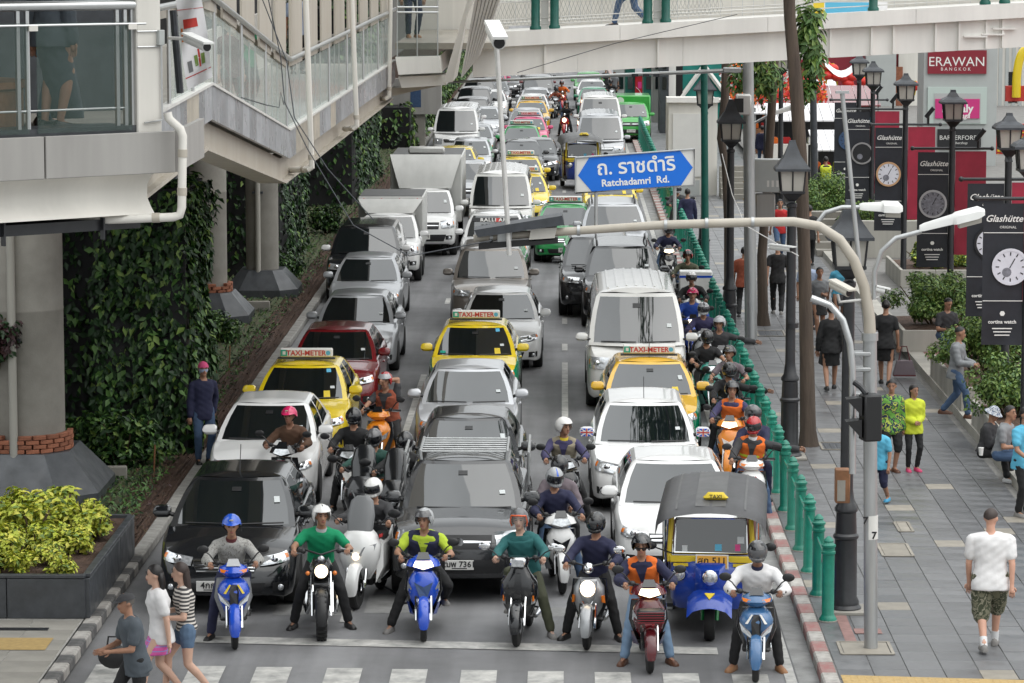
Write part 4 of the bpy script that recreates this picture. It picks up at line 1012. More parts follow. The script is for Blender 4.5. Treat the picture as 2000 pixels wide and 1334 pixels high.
# ------------------------------------------------------------------ cars: one shell routine, many shapes
class Shell:
 """closed car shell: rows of left/right edge points from nose to tail, stacked levels, crowned top"""
 def __init__(self, rows, cols): self.rows, self.cols = rows, cols     # rows: list of y stations; cols: lateral fractions -1..1
def car_body(mb_side, mb_hood, mb_top, sp):
 L, W, zs = sp['L'], sp['W'], sp['sill']
 cols = [-1, -.82, -.55, -.28, 0, .28, .55, .82, 1]
 w0 = sp.get('nose_w', .70) * W
 ys = [0, .05, .14, .28, .46]
 for wy in sp['wheels']:
  r = sp['R'] + .055
  ys += [wy - r - .03, wy - r * .95, wy - r * .7, wy - r * .35, wy, wy + r * .35, wy + r * .7, wy + r * .95, wy + r + .03]
 ys += [sp['hood_y'], lerp(sp['wheels'][0], sp['wheels'][1], .35), lerp(sp['wheels'][0], sp['wheels'][1], .65), L - .4, L - .2, L - .08, L]
 ys = sorted(set(round(min(max(y, 0), L), 3) for y in ys))
 q = [ys[0]]
 for y in ys[1:]:
  if y - q[-1] > .015: q.append(y)
 ys = q
 wt = [(0, w0), (.05, lerp(w0, W, .45)), (.14, lerp(w0, W, .68)), (.28, lerp(w0, W, .84)), (.46, lerp(w0, W, .93)), (.9, W), (L - .9, W), (L - .4, W * .96), (L - .15, W * .9), (L, W * .8)]
 def bottom(y):
  z = zs
  for wy in sp['wheels']:
   r = sp['R'] + .055; d = abs(y - wy)
   if d < r: z = max(z, sp['R'] + math.sqrt(max(r * r - d * d, 0)) - .01)
  return z
 bow = sp.get('bow', .14)
 S_ = [0, .06, .22, .42, .6, .78, .92, 1.0]
 px_ = [.93, .98, .997, 1, .995, .985, .965, .93]
 pf = sp.get('nose', [.10, .02, 0, 0, .02, .05, .09, .15])
 def pt(si, s, y, x, front=None):
  """front: +1 nose edge, -1 tail edge, None side"""
  zt = itp(y, sp['shoulder'])
  zb = bottom(y) if front is None else zs + .02
  z = lerp(zb, zt, s)
  fx = np.interp(s, S_, px_); off = np.interp(s, S_, pf)
  fo = math.exp(-y / .28) * off; ro = math.exp(-(L - y) / .28) * off * .8
  return (x * fx, y + fo - ro, z)
 def yb(y, f):                                     # plan bow of nose and tail
  if y < 1e-6: return bow * f * f * .5
  if y > L - 1e-6: return -bow * f * f * .5
  return 0
 n, nc = len(ys), len(cols)
 ring = []
 for f in cols: ring.append((ys[0], f * itp(ys[0], wt), f, 1))
 for y in ys[1:-1]: ring.append((y, itp(y, wt), 1, None))
 for f in reversed(cols): ring.append((ys[-1], f * itp(ys[-1], wt), f, -1))
 for y in reversed(ys[1:-1]): ring.append((y, -itp(y, wt), -1, None))
 secs = []
 for i, s in enumerate(S_):
  sec = []
  for (y, x, f, fr) in ring:
   p = pt(i, s, y, x, fr); b = yb(y, f) if fr else (bow * .5 * (1 - min(1, y / .4)) if y < .4 else (-bow * .5 * (1 - min(1, (L - y) / .4)) if y > L - .4 else 0))
   sec.append((p[0], p[1] + b, p[2]))
  secs.append(sec)
 mb_side.loft(secs, cap=False)
 top = secs[-1]
 def row(i):
  if i == 0: return top[:nc]
  if i == n - 1: return list(reversed(top[nc + n - 2:nc + n - 2 + nc]))
  r = top[nc + i - 1]; l = top[nc + n - 2 + nc + (n - 2 - i)]
  return [(lerp(l[0], r[0], (f + 1) / 2), lerp(l[1], r[1], (f + 1) / 2), l[2]) for f in cols]
 crown = sp.get('crown', .055)
 rows = []
 for i in range(n):
  e = min(1, ys[i] / .35, (L - ys[i]) / .35)
  rows.append([(p[0], p[1], p[2] + crown * e * (1 - abs(f) ** 2.4)) for p, f in zip(row(i), cols)])
 k = max(i for i in range(n) if ys[i] <= sp['hood_y'] + .02)
 for mb, a, b in ((mb_hood, 0, k), (mb_top, k, n - 1)):
  V = [p for r in rows[a:b + 1] for p in r]
  mb.add(V, [(j * nc + i, j * nc + i + 1, (j + 1) * nc + i + 1, (j + 1) * nc + i) for j in range(b - a) for i in range(nc - 1)])
 # surface query for lamps, grilles and plates
 hx = [0]; pts = [(0, 0 + 0)]
 half = [(0.0, 0.0)] + [(f * w0, bow * .5 * f * f) for f in (.28, .55, .82, 1)] + [(itp(y, wt), y + (bow * .5 * (1 - min(1, y / .4)) if y < .4 else 0)) for y in ys[1:-1]]
 cum = [0]
 for a, b in zip(half, half[1:]): cum.append(cum[-1] + math.hypot(b[0] - a[0], b[1] - a[1]))
 def surf(a, z):
  x = float(np.interp(abs(a), cum, [h[0] for h in half])); y = float(np.interp(abs(a), cum, [h[1] for h in half]))
  zt = itp(y, sp['shoulder']); zb = zs
  s = min(1, max(0, (z - zb) / (zt - zb)))
  fx = float(np.interp(s, S_, px_)); off = float(np.interp(s, S_, pf)) * math.exp(-y / .28)
  return Vector((math.copysign(x * fx, a) if a else 0, y + off, z))
 def a_of_y(y): return float(np.interp(y, [h[1] for h in half], cum))
 return surf, a_of_y
def patch(mb, surf, quad, off=.008, nu=6, nv=4, k=None, thick=.03):
 """panel that follows the shell: quad = 4 corners (a, z) ll, lr, ur, ul"""
 P = []
 for j in range(nv + 1):
  for i in range(nu + 1):
   u, v = i / nu, j / nv
   a = lerp(lerp(quad[0][0], quad[1][0], u), lerp(quad[3][0], quad[2][0], u), v)
   z = lerp(lerp(quad[0][1], quad[1][1], u), lerp(quad[3][1], quad[2][1], u), v)
   p = surf(a, z); e = .01
   n = (surf(a + e, z) - surf(a - e, z)).cross(surf(a, z + e) - surf(a, z - e))
   n = n.normalized() if n.length > 1e-9 else Vector((0, -1, 0))
   rim = .0 if 0 < i < nu and 0 < j < nv else -.004
   P.append(p + n * (off + rim))
 nuv = nu + 1
 F = [(j * nuv + i, j * nuv + i + 1, (j + 1) * nuv + i + 1, (j + 1) * nuv + i) for j in range(nv) for i in range(nu)]
 mb.add(P, F, k); return mb
def cabin(kit, sp, paint='paint'):
 """greenhouse: pillars, roof, glass; ring order as in car_body"""
 y0, y1, y2, y3 = sp['cab']; zb, zr, wb, wr = sp['zb'], sp['zr'], sp['wb'], sp['wr']
 cols = [-1, -.9, -.6, -.3, 0, .3, .6, .9, 1]
 pil = sp['pillars']                              # side fractions where glass starts/ends: [(a,b),...]
 us = sorted({0.0, 1.0} | {q for p in pil for q in p}); us = us[1:-1]
 V_ = [0, .06, .35, .65, .93, 1.0]
 bow0, bow1 = sp.get('cbow', .16), sp.get('rbow', .1)
 tf = [0, .06, .37, .68, .95, 1.0]
 def edge(i):
  v = tf[i]; z = lerp(zb, zr, V_[i])
  w = lerp(wb, wr, V_[i]) + .035 * math.sin(math.pi * V_[i])
  if i == 5: w -= .035
  return z, w, lerp(y0, y2, v), lerp(y1, y3, v), lerp(bow0, bow1, v)
 secs = []
 for i in range(6):
  z, w, ya, yb_, bw = edge(i); dz = 0 if i < 5 else 0
  s = [(f * w, ya - bw * (1 - f * f) + .0, z + dz) for f in cols]
  s += [(w, lerp(ya, yb_, u), z) for u in us]
  s += [(f * w, yb_ + bw * .7 * (1 - f * f), z) for f in reversed(cols)]
  s += [(-w, lerp(ya, yb_, u), z) for u in reversed(us)]
  secs.append(s)
 n = len(secs[0]); nc, nu = len(cols), len(us)
 shell, ws, rw = MB(paint), MB('glass_dark'), MB('glass_dark'); sides = []
 U = [0.0] + us + [1.0]
 for i in range(5):
  for j in range(n):
   j2 = (j + 1) % n
   q = [secs[i][j], secs[i][j2], secs[i + 1][j2], secs[i + 1][j]]
   tgt = shell
   if 1 <= i <= 3:
    if 1 <= j <= nc - 3: tgt = ws
    elif nc + nu + 1 <= j <= nc + nu + nc - 3: tgt = rw
    else:
     if nc - 1 <= j <= nc + nu - 1: a, b, sd = U[j - nc + 1], U[j - nc + 2], 1
     elif j >= nc + nu + nc - 1:
      r = j - (nc + nu + nc - 1); a, b, sd = U[nu - r], U[nu + 1 - r], -1
     else: a = None
     if a is not None:
      for k, (p0, p1) in enumerate(pil):
       if p0 - 1e-6 <= a and b <= p1 + 1e-6:
        kk = (k, sd); tgt = next((m for q_, m in sides if q_ == kk), None)
        if tgt is None: tgt = MB('glass_dark'); sides.append((kk, tgt))
   elif i == 0 and 0 <= j <= nc - 2: tgt = shell
   tgt.add(q, [(0, 1, 2, 3)])
 # roof
 top = secs[5]; m = len(us) + 2; rows = []
 cr = sp.get('roof_crown', .05)
 for i in range(m):
  if i == 0: r = top[:nc]
  elif i == m - 1: r = list(reversed(top[nc + nu:nc + nu + nc]))
  else:
   a = top[nc + i - 1]; b = top[nc + nu + nc + (nu - i)]
   r = [(lerp(b[0], a[0], (f + 1) / 2), a[1], a[2]) for f in cols]
  rows.append(r)
 fine = []
 for i in range(m - 1):
  st = 4
  for t in range(st if i < m - 2 else st + 1):
   q = t / st; fine.append([tuple(lerp(a[c], b[c], q) for c in range(3)) for a, b in zip(rows[i], rows[i + 1])])
 N = len(fine); out = []
 yy0, yy1 = fine[0][nc // 2][1], fine[-1][nc // 2][1]
 for r in fine:
  out.append([(p[0], p[1], p[2] + cr * (1 - abs(f) ** 2.6) * min(1, max(0, (p[1] - yy0) / .22)) ** .6 * min(1, max(0, (yy1 - p[1]) / .22)) ** .6) for p, f in zip(r, cols)])
 roof = MB(paint)
 roof.add([p for r in out for p in r], [(j * nc + i, j * nc + i + 1, (j + 1) * nc + i + 1, (j + 1) * nc + i) for j in range(N - 1) for i in range(nc - 1)])
 def weld(mb, dist=.0005):
  me = bpy.data.meshes.new('weld'); me.from_pydata(mb.v, [], mb.f); b = bmesh.new(); b.from_mesh(me)
  bmesh.ops.remove_doubles(b, verts=b.verts, dist=dist); mb.v = [tuple(v.co) for v in b.verts]; b.verts.index_update(); mb.f = [tuple(v.index for v in f.verts) for f in b.faces]; mb.mi = [0] * len(mb.f)
  b.free(); bpy.data.meshes.remove(me); return mb
 kit.part('cabin_frame', weld(shell), smooth=50); kit.part('roof', roof, smooth=60)
 kit.part('windscreen', weld(ws), smooth=70); kit.part('rear_window', weld(rw), smooth=70)
 for kk, m_ in sides: kit.part('side_window', weld(m_), smooth=70)
 # dark lower edge of the windscreen with wipers
 z, w, ya, yb_, bw = edge(1)
 for s in (-1, 1):
  wp = MB('black_plastic'); q = [(s * w * .12, .01), (s * w * .45, .014), (s * w * .82, .012)] if s > 0 else [(-w * .75, .012), (-w * .4, .016), (-w * .02, .012)]
  wp.tube([(x, ya - bw * (1 - (x / w) ** 2) - .02 + d * .8, z + .012 + d) for x, d in q], .011, 5); kit.part('wiper', wp)
 return edge
WHEELS = {}
def wheel_parts(kit, x, y, Rw, w=.2):
 k = (Rw, w)
 if k not in WHEELS:
  t = MB('rubber'); t.lathe([(Rw * .62, -w / 2), (Rw * .93, -w / 2), (Rw, -w * .36), (Rw, w * .36), (Rw * .93, w / 2), (Rw * .62, w / 2)], 22, axis='x')
  r = MB('alloy'); r.lathe([(Rw * .62, -w * .44), (Rw * .6, -w * .3), (Rw * .56, w * .1), (Rw * .56, w * .2), (Rw * .6, w * .46), (Rw * .64, w * .48)], 20, axis='x')
  for i in range(5):
   a = i * 2 * math.pi / 5
   for sx in (-1, 1): r.box((sx * w * .34, math.cos(a) * Rw * .34, math.sin(a) * Rw * .34), (w * .1, Rw * .17, Rw * .5), rot=(a - math.pi / 2, 0, 0))
  for sx in (-1, 1): r.lathe([(Rw * .16, sx * w * .30), (Rw * .14, sx * w * .42), (0, sx * w * .42)], 10, axis='x')
  WHEELS[k] = (t.mesh('tyre', 40), r.mesh('rim', 40))
 i = kit.part('wheel', WHEELS[k][0], -1, (x, y, Rw)); kit.part('rim', WHEELS[k][1], i)
def car_kit(sp):
 kit = Kit(); L, W = sp['L'], sp['W']
 side, hood, top = MB('paint'), MB('paint'), MB('paint')
 if sp.get('two_tone'): side = MB('paint2')
 surf, aoy = car_body(side, hood, top, sp)
 kit.part('body', side, smooth=50); kit.part('bonnet', hood, smooth=50); kit.part('rear_deck', top, smooth=50)
 m = MB('black_matte'); m.bx(-W * .86, W * .86, .25, L - .25, sp['sill'] + .0, sp['sill'] + .25); kit.part('underbody', m, smooth=0)
 edge = cabin(kit, sp)
 for wy in sp['wheels']:
  for s in (-1, 1): wheel_parts(kit, s * (W - .095), wy, sp['R'])
  for s in (-1, 1):
   m = MB('black_matte'); m.lathe([(sp['R'] + .05, -.09), (sp['R'] + .05, .02), (0, .02)], 16, axis='x'); kit.part('wheel_well', m, -1, (s * (W - .30), wy, sp['R']))
 # lamps, grille, intake, plate
 hl = sp['lamp']                                   # (a0, z0, a1, z1 , rake)
 for s in (-1, 1):
  if sp.get('round_lamp'):
   for (a, z, r) in sp['round_lamp']:
    p = surf(s * a, z); m = MB('lamp_clear'); m.ball((0, 0, 0), (r, .05, r * 1.15), 16, 8); h = kit.part('headlamp', m, -1, tuple(p + Vector((0, .015, 0))))
  else:
   a0, z0, a1, z1, rk = hl
   m = MB('lamp_clear'); patch(m, surf, [(s * a0, z0), (s * a1, z0 + rk * .8), (s * a1, z1 + rk), (s * a0, z1)], .010); h = kit.part('headlamp', m)
   c = surf(s * lerp(a0, a1, .45), lerp(z0, z1, .5) + rk * .4)
   m = MB('chrome'); m.ball((0, 0, 0), (.055, .03, .055), 12, 6); kit.part('reflector', m, h, tuple(c + Vector((0, -.004, 0))))
   m = MB('lamp_amber'); patch(m, surf, [(s * lerp(a0, a1, .84), lerp(z0, z1, .3) + rk * .8), (s * lerp(a0, a1, .97), lerp(z0, z1, .35) + rk * .8), (s * lerp(a0, a1, .97), lerp(z0, z1, .75) + rk * .9), (s * lerp(a0, a1, .84), lerp(z0, z1, .75) + rk * .9)], .015, 3, 2); kit.part('indicator', m, h)
 g = sp['grille']                                  # (half width bottom, half width top, z0, z1)
 m = MB('black_plastic'); patch(m, surf, [(-g[0], g[2]), (g[0], g[2]), (g[1], g[3]), (-g[1], g[3])], .008, 8, 3); gr = kit.part('grille', m)
 nb = sp.get('bars', 2)
 for i in range(nb):
  t = (i + .7) / (nb + .4); z = lerp(g[2], g[3], t); hw = lerp(g[0], g[1], t) * .97; h = sp.get('bar_h', .012)
  m = MB('chrome'); patch(m, surf, [(-hw, z - h), (hw, z - h), (hw, z + h), (-hw, z + h)], .018, 8, 2); kit.part('grille_bar', m, gr)
 c = surf(0, lerp(g[2], g[3], .55)); m = MB('chrome'); m.lathe([(.055, -.014), (.055, 0), (0, 0)], 14, axis='y'); kit.part('badge', m, gr, (0, c.y - .016, c.z))
 b = sp['intake']
 m = MB('black_plastic'); patch(m, surf, [(-b[0] * .9, b[1]), (b[0] * .9, b[1]), (b[0], b[2]), (-b[0], b[2])], .007, 8, 3); kit.part('air_intake', m)
 for s in (-1, 1):
  a = sp.get('fog_a', W * .80); z = sp.get('fog_z', (b[1] + b[2]) / 2)
  m = MB('black_plastic'); patch(m, surf, [(s * (a - .1), z - .05), (s * (a + .11), z - .04), (s * (a + .11), z + .07), (s * (a - .1), z + .06)], .007, 4, 2); f = kit.part('fog_lamp_housing', m)
  p = surf(s * a, z); m = MB('lamp_clear'); m.ball((0, 0, 0), (.04, .02, .04), 10, 6); kit.part('fog_lamp', m, f, (p.x, p.y - .006, p.z))
 zp = sp.get('plate_z', (b[1] + b[2]) / 2 + .03); p = surf(0, zp)
 m = MB('sign_white'); m.box((0, -.022, 0), (.38, .012, .13), b=.004); m.box((0, -.0285, -.045), (.2, .002, .012), 'black_print'); pl_ = kit.part('number_plate', m, -1, (0, p.y, zp), smooth=0)
 m = MB('black_print')
 for i, x in enumerate((-.135, -.095, -.045, .02, .065, .11, .15)): m.bx(x - .012, x + .012, -.0305, -.0285, -.012, .042); m.bx(x - .002, x + .006, -.0306, -.0304, .0, .03, 'sign_white')
 if not sp.get('own_plate'): kit.part('plate_characters', m, pl_, smooth=0)
 # door mirrors
 z, w, ya, yb_, bw = edge(1)
 my = ya + sp.get('mirror_dy', .22); mz = sp['zb'] + .10; mx = lerp(sp['wb'], sp['wr'], .1)
 for s in (-1, 1):
  m = MB('mirror'); m.loft([[(s * (.04 + .02 * q), -.075 + .13 * a, .05 + h * b_) for a, b_ in ((0.25, -1), (.9, -1), (1, 0), (.9, 1), (.25, 1), (0, .4), (0, -.5))] for q, h in ((0, .045), (2, .075), (8, .075), (10, .06), (11, .03))]); m.tube([(-.02 * s, .03, -.01), (s * .08, .01, .02)], .03, 6, 'black_plastic')
  kit.part('door_mirror', m, -1, (s * mx, my, mz), (0, 0, 0))
 # handles and door gaps
 ys = [lerp(sp['cab'][0], sp['cab'][1], q) for q in sp.get('doors', (.12, .5, .86))]
 for s in (-1, 1):
  for i, y in enumerate(ys):
   if L > 3 and sp.get('gaps', True):
    m = MB('black_plastic'); a = s * aoy(y); patch(m, surf, [(a - .006, sp['sill'] + .14), (a + .006, sp['sill'] + .14), (a + .006, sp['zb'] - .05), (a - .006, sp['zb'] - .05)], .003, 1, 5); kit.part('door_gap', m)
   if i:
    p = surf(s * aoy(y - .16), sp['zb'] - .15); kit.part('door_handle', MB('paint').box((s * .012, 0, 0), (.03, .17, .032), b=.01), -1, tuple(p))
 # tail
 for s in (-1, 1): kit.part('tail_lamp', MB('lamp_red').box((s * W * .72, L - .06, sp['shoulder'][-1][1] - .12), (W * .34, .12, .16), b=.03))
 # extras
 rz_ = sp['zr'] + sp.get('roof_crown', .05); y2, y3 = sp['cab'][2], sp['cab'][3]
 ex = sp.get('extras', ())
 if 'antenna' in ex:
  kit.part('aerial', MB('black_plastic').tube([(0, y2 + .12, rz_ - .02), (0, y2 + .3, rz_ + .32)], .006, 5))
 if 'rails' in ex:
  for s in (-1, 1): kit.part('roof_rail', MB('black_plastic').tube([(s * sp['wr'] * .88, y2 + .2, sp['zr'] + .0), (s * sp['wr'] * .88, y2 + .3, rz_ + .05), (s * sp['wr'] * .88, y3 - .3, rz_ + .05), (s * sp['wr'] * .88, y3 - .15, sp['zr'])], .022, 8))
 if 'ribs' in ex:
  for i in range(7): x = (i - 3) * sp['wr'] * .24; kit.part('roof_rib', MB('paint').bx(x - .02, x + .02, y2 + .3, y3 - .2, sp['zr'] + sp.get('roof_crown', .05) * (1 - abs(x / sp['wr']) ** 2.6) - .02, sp['zr'] + sp.get('roof_crown', .05) * (1 - abs(x / sp['wr']) ** 2.6) + .012))
 if 'taxi' in ex:
  zt = rz_ + .13; yt = y2 + .34
  m = MB('sign_white'); m.box((0, 0, 0), (.92, .16, .15), b=.02); m.box((0, 0, -.10), (1.0, .12, .03), 'pole_grey'); t_ = kit.part('taxi_sign', m, -1, (0, yt, zt), smooth=0)
  kit.part('lettering', text_mesh('TAXI-METER', .125, 'red_print', .001, .003), t_, (.0, -.083, -.005), FRONT)
  m = MB('teal_print') if 'teal_print' in MAT else MB('green_print'); m.bx(-.44, -.33, -.0825, -.081, -.055, .055); m.bx(-.41, -.36, -.0845, -.083, -.03, .03, 'sign_white'); kit.part('green_square', m, t_, smooth=0)
  m = MB('blue_print'); m.lathe([(.04, -.0835), (.04, -.081), (0, -.081)], 12, axis='y', c=(.385, 0, .0)); kit.part('emblem', m, t_, smooth=0)
 # papers and stickers on the inside of the glass, set on the glass
 z3, w3, ya3, yb3, bw3 = edge(3); z1, w1, ya1, yb1, bw1 = edge(1)
 def on_glass(f, v, o=.006):
  z = lerp(z1, z3, v); w = lerp(w1, w3, v); return Vector((f * w, lerp(ya1, ya3, v) - lerp(bw1, bw3, v) * (1 - f * f) - o, z + o))
 def sticker(name, key, f0, f1, v0, v1):
  m = MB(key); m.grid(lambda f, v: on_glass(f, v, .007), [f0, (f0 + f1) / 2, f1], [v0, v1]); kit.part(name, m, smooth=0)
 sticker('tax_disc', 'pale_sticker', .70, .80, .72, .92); sticker('permit_sticker', 'pale_sticker', .66, .76, .48, .6)
 sticker('interior_mirror', 'black_plastic', -.09, .09, 1.12, 1.26)
 if 'taxi' in ex: sticker('permit_sticker', 'blue_print', .60, .72, 1.25, 1.42); sticker('meter_card', 'yellow_print', .5, .64, .08, .38); sticker('permit_sticker', 'green_print', -.85, -.72, .1, .22)
 kit.on_glass, kit.surf, kit.sp = on_glass, surf, sp
 return kit
mat('mirror', (.1, .1, .1), .25); mat('paint', (.5, .5, .5), .2); mat('paint2', (.5, .5, .5), .2); mat('pale_sticker', (.55, .58, .58), .4); mat('tint_band', (.10, .10, .32), .12)
def spec(kind, **kw):
 base = dict(
  sedan=dict(L=4.45, W=.86, R=.31, sill=.2, wheels=(.86, 3.42), hood_y=1.12, shoulder=[(0, .66), (.12, .74), (.4, .82), (.8, .89), (1.2, .95), (2.2, .97), (3.6, 1.0), (4.2, 1.0), (4.45, .92)],
     cab=(1.02, 3.86, 1.86, 3.10), zb=.93, zr=1.43, wb=.79, wr=.57, pillars=[(.10, .47), (.53, .90)], lamp=(.44, .60, .86, .70, .07), grille=(.36, .42, .56, .68), intake=(.5, .28, .40), crown=.06),
  hatch=dict(L=3.9, W=.84, R=.30, sill=.2, wheels=(.8, 3.2), hood_y=1.0, shoulder=[(0, .68), (.12, .76), (.4, .85), (.8, .93), (1.1, .98), (2.2, 1.0), (3.4, 1.04), (3.9, .98)],
     cab=(.88, 3.8, 1.75, 3.35), zb=.96, zr=1.49, wb=.78, wr=.58, pillars=[(.12, .47), (.53, .90)], lamp=(.42, .60, .90, .74, .08), grille=(.34, .36, .60, .68), intake=(.5, .26, .42), crown=.06),
  suv=dict(L=4.7, W=.93, R=.37, sill=.3, wheels=(.92, 3.65), hood_y=1.2, shoulder=[(0, .92), (.1, .98), (.4, 1.03), (1.2, 1.10), (2.4, 1.13), (4.2, 1.16), (4.7, 1.08)], nose=[.1, .03, 0, 0, .01, .03, .06, .11],
     cab=(1.12, 4.6, 1.82, 4.25), zb=1.10, zr=1.74, wb=.86, wr=.66, pillars=[(.10, .38), (.43, .68), (.73, .92)], lamp=(.48, .82, .92, .95, .03), grille=(.40, .44, .72, .92), intake=(.6, .42, .56), crown=.05, bars=3, nose_w=.78),
  mpv=dict(L=4.5, W=.87, R=.31, sill=.2, wheels=(.86, 3.6), hood_y=.98, shoulder=[(0, .70), (.12, .80), (.4, .92), (.8, 1.02), (1.1, 1.07), (2.4, 1.07), (4.1, 1.10), (4.5, 1.0)], nose_w=.64, bow=.2,
     cab=(.80, 4.4, 1.70, 3.9), zb=1.02, zr=1.56, wb=.80, wr=.62, pillars=[(.14, .40), (.44, .68), (.72, .92)], lamp=(.50, .62, 1.0, .82, .10), grille=(.40, .46, .50, .72), intake=(.55, .24, .40), crown=.07, bars=2),
  pickup=dict(L=5.2, W=.90, R=.36, sill=.32, wheels=(.92, 4.1), hood_y=1.28, shoulder=[(0, .88), (.1, .96), (.4, 1.01), (1.2, 1.08), (2.8, 1.10), (3.0, 1.06), (5.2, 1.06)], nose=[.08, .02, 0, 0, .01, .03, .06, .12],
     cab=(1.18, 3.35, 1.92, 3.1), zb=1.06, zr=1.64, wb=.82, wr=.62, pillars=[(.13, .54), (.62, .92)], lamp=(.50, .76, .94, .96, .03), grille=(.42, .46, .74, .92), intake=(.62, .42, .6), crown=.06, bars=1, nose_w=.8, doors=(.14, .6)),
  van=dict(L=5.2, W=.94, R=.34, sill=.26, wheels=(1.0, 4.1), hood_y=.62, shoulder=[(0, .98), (.08, 1.08), (.3, 1.18), (.62, 1.26), (2.0, 1.28), (5.0, 1.28), (5.2, 1.2)], nose=[.08, .02, 0, 0, .0, .02, .04, .08], nose_w=.82,
     cab=(.42, 5.12, 1.06, 4.95), zb=1.22, zr=2.14, wb=.90, wr=.74, pillars=[(.06, .24), (.28, .52), (.56, .76), (.80, .96)], lamp=(.56, .80, 1.02, 1.02, .02), grille=(.46, .54, .86, 1.0), intake=(.6, .42, .58), crown=.03, roof_crown=.10, bars=2, cbow=.2, mirror_dy=.02, doors=(.05, .26, .6), extras=('ribs',)),
  cabtruck=dict(L=2.6, W=.88, R=.33, sill=.32, wheels=(.75, 2.1), hood_y=.95, shoulder=[(0, .88), (.1, .96), (.4, 1.02), (.95, 1.10), (2.4, 1.12), (2.6, 1.1)], nose=[.08, .02, 0, 0, .01, .03, .06, .11],
      cab=(.82, 2.45, 1.42, 2.4), zb=1.07, zr=1.68, wb=.81, wr=.64, pillars=[(.14, .86)], lamp=(.50, .76, .94, .96, .03), grille=(.42, .46, .74, .92), intake=(.62, .42, .6), crown=.06, bars=1, nose_w=.8, doors=(.1, .9)))[kind].copy()
 base.update(kw); return base
KITS = {}
def kit_for(kind, **kw):
 k = (kind, repr(sorted(kw.items(), key=str)))
 if k not in KITS: KITS[k] = car_kit(spec(kind, **kw))
 return KITS[k]
def park(kind, name, label, px, py, paint, paint2=None, group='cars queued on the road', mirror=None, rz=0.0, top=None, cat=None, scale=1.0, **kw):
 """px, py: where the front wheels meet the road in the photograph; top: the row of its roof line, which fixes the distance"""
 k = kit_for(kind, **kw); sp = k.sp; a = G(px, py); y = a.y - sp['wheels'][0] + .1
 if top is not None:
  y = row_y(top, sp['zr'] + sp.get('roof_crown', .05) * .7) - sp['cab'][3] + .15
  y = (y + a.y - sp['wheels'][0] + .1) / 2
  if DEBUG: print('PARK %-16s front row %.0f wanted %.0f' % (paint, CAM_H * FH / (y + sp['wheels'][0] - .1) - 110, py))
 over = {'paint': 'paint_' + paint, 'paint2': 'paint_' + (paint2 or paint), 'mirror': 'paint_' + (mirror or paint)}
 t = k.stamp(name, label, cat or {'van': 'van', 'pickup': 'pickup'}.get(kind, 'car'), (a.x, y, 0), rz, group, over, scale, rng.choice([('tax_disc', 'interior_mirror'), ('tax_disc',), ('permit_sticker',), ('tax_disc', 'permit_sticker')]))
 return t, k
DEBUG = False
DEBUG = False
# ------------------------------------------------------------------ left lane, front to back
park('sedan', 'saloon_car', 'black saloon car behind the rider with the blue helmet, beside the planter', 448, 1186, 'black', own_plate=True, bars=4, bar_h=.008, extras=('antenna',), scale=1.06, grille=(.36, .44, .52, .68), top=912)
_mpv = KITS[list(KITS)[-1]]
t, k = park('sedan', 'saloon_car', 'white saloon car behind the black saloon and the rider in a pink helmet', 522, 975, 'white', top=770)
t, k = park('sedan', 'taxi', 'bright yellow taxi with roof sign behind the white saloon in the shaded lane', 598, 870, 'taxi_yellow', extras=('taxi',), cat='taxi', top=712)
park('sedan', 'saloon_car', 'dark red saloon car behind the yellow taxi', 660, 790, 'red', top=640)
park('sedan', 'saloon_car', 'silver saloon with oval headlamps behind the dark red car', 694, 722, 'silver', round_lamp=((.60, .66, .10), (.42, .60, .075)), W=.9, bars=4, grille=(.20, .26, .56, .74), top=565)
park('sedan', 'saloon_car', 'plain silver saloon behind the one with oval headlamps', 716, 632, 'silver', L=4.6, top=492)
park('suv', 'sport_utility_car', 'black four wheel drive car with white mirrors behind the silver saloons', 728, 560, 'black', mirror='white', top=447)
# ------------------------------------------------------------------ middle lane
t, k = park('pickup', 'pickup_truck', 'black pickup truck with a metal cage over its bed, first in the middle lane', 902, 1152, 'charcoal', own_plate=True, W=.93, bars=1, top=876)
PICK = t
park('sedan', 'saloon_car', 'dark grey saloon right behind the caged black pickup', 914, 1012, 'charcoal', W=.88, top=797)
park('sedan', 'saloon_car', 'silver saloon behind the dark saloon of the middle lane', 914, 892, 'pale_silver', W=.88, top=707)
park('sedan', 'taxi', 'yellow taxi with green lower body in the middle lane', 928, 786, 'taxi_yellow', 'taxi_green', extras=('taxi',), two_tone=1, cat='taxi', top=627)
park('sedan', 'saloon_car', 'white saloon behind the yellow and green taxi', 978, 718, 'white', top=557)
park('suv', 'sport_utility_car', 'bronze brown tall car just below the overhead signal housing', 964, 612, 'bronze', W=.9, top=490)
park('pickup', 'pickup_truck', 'white pickup with a lettered strip across its windscreen, under the overhead arm', 966, 548, 'white', top=408)
PICK2 = bpy.context.scene.objects[-1]
park('van', 'passenger_van', 'white high roofed van in the middle lane behind the camera pole', 982, 470, 'pearl', top=330)
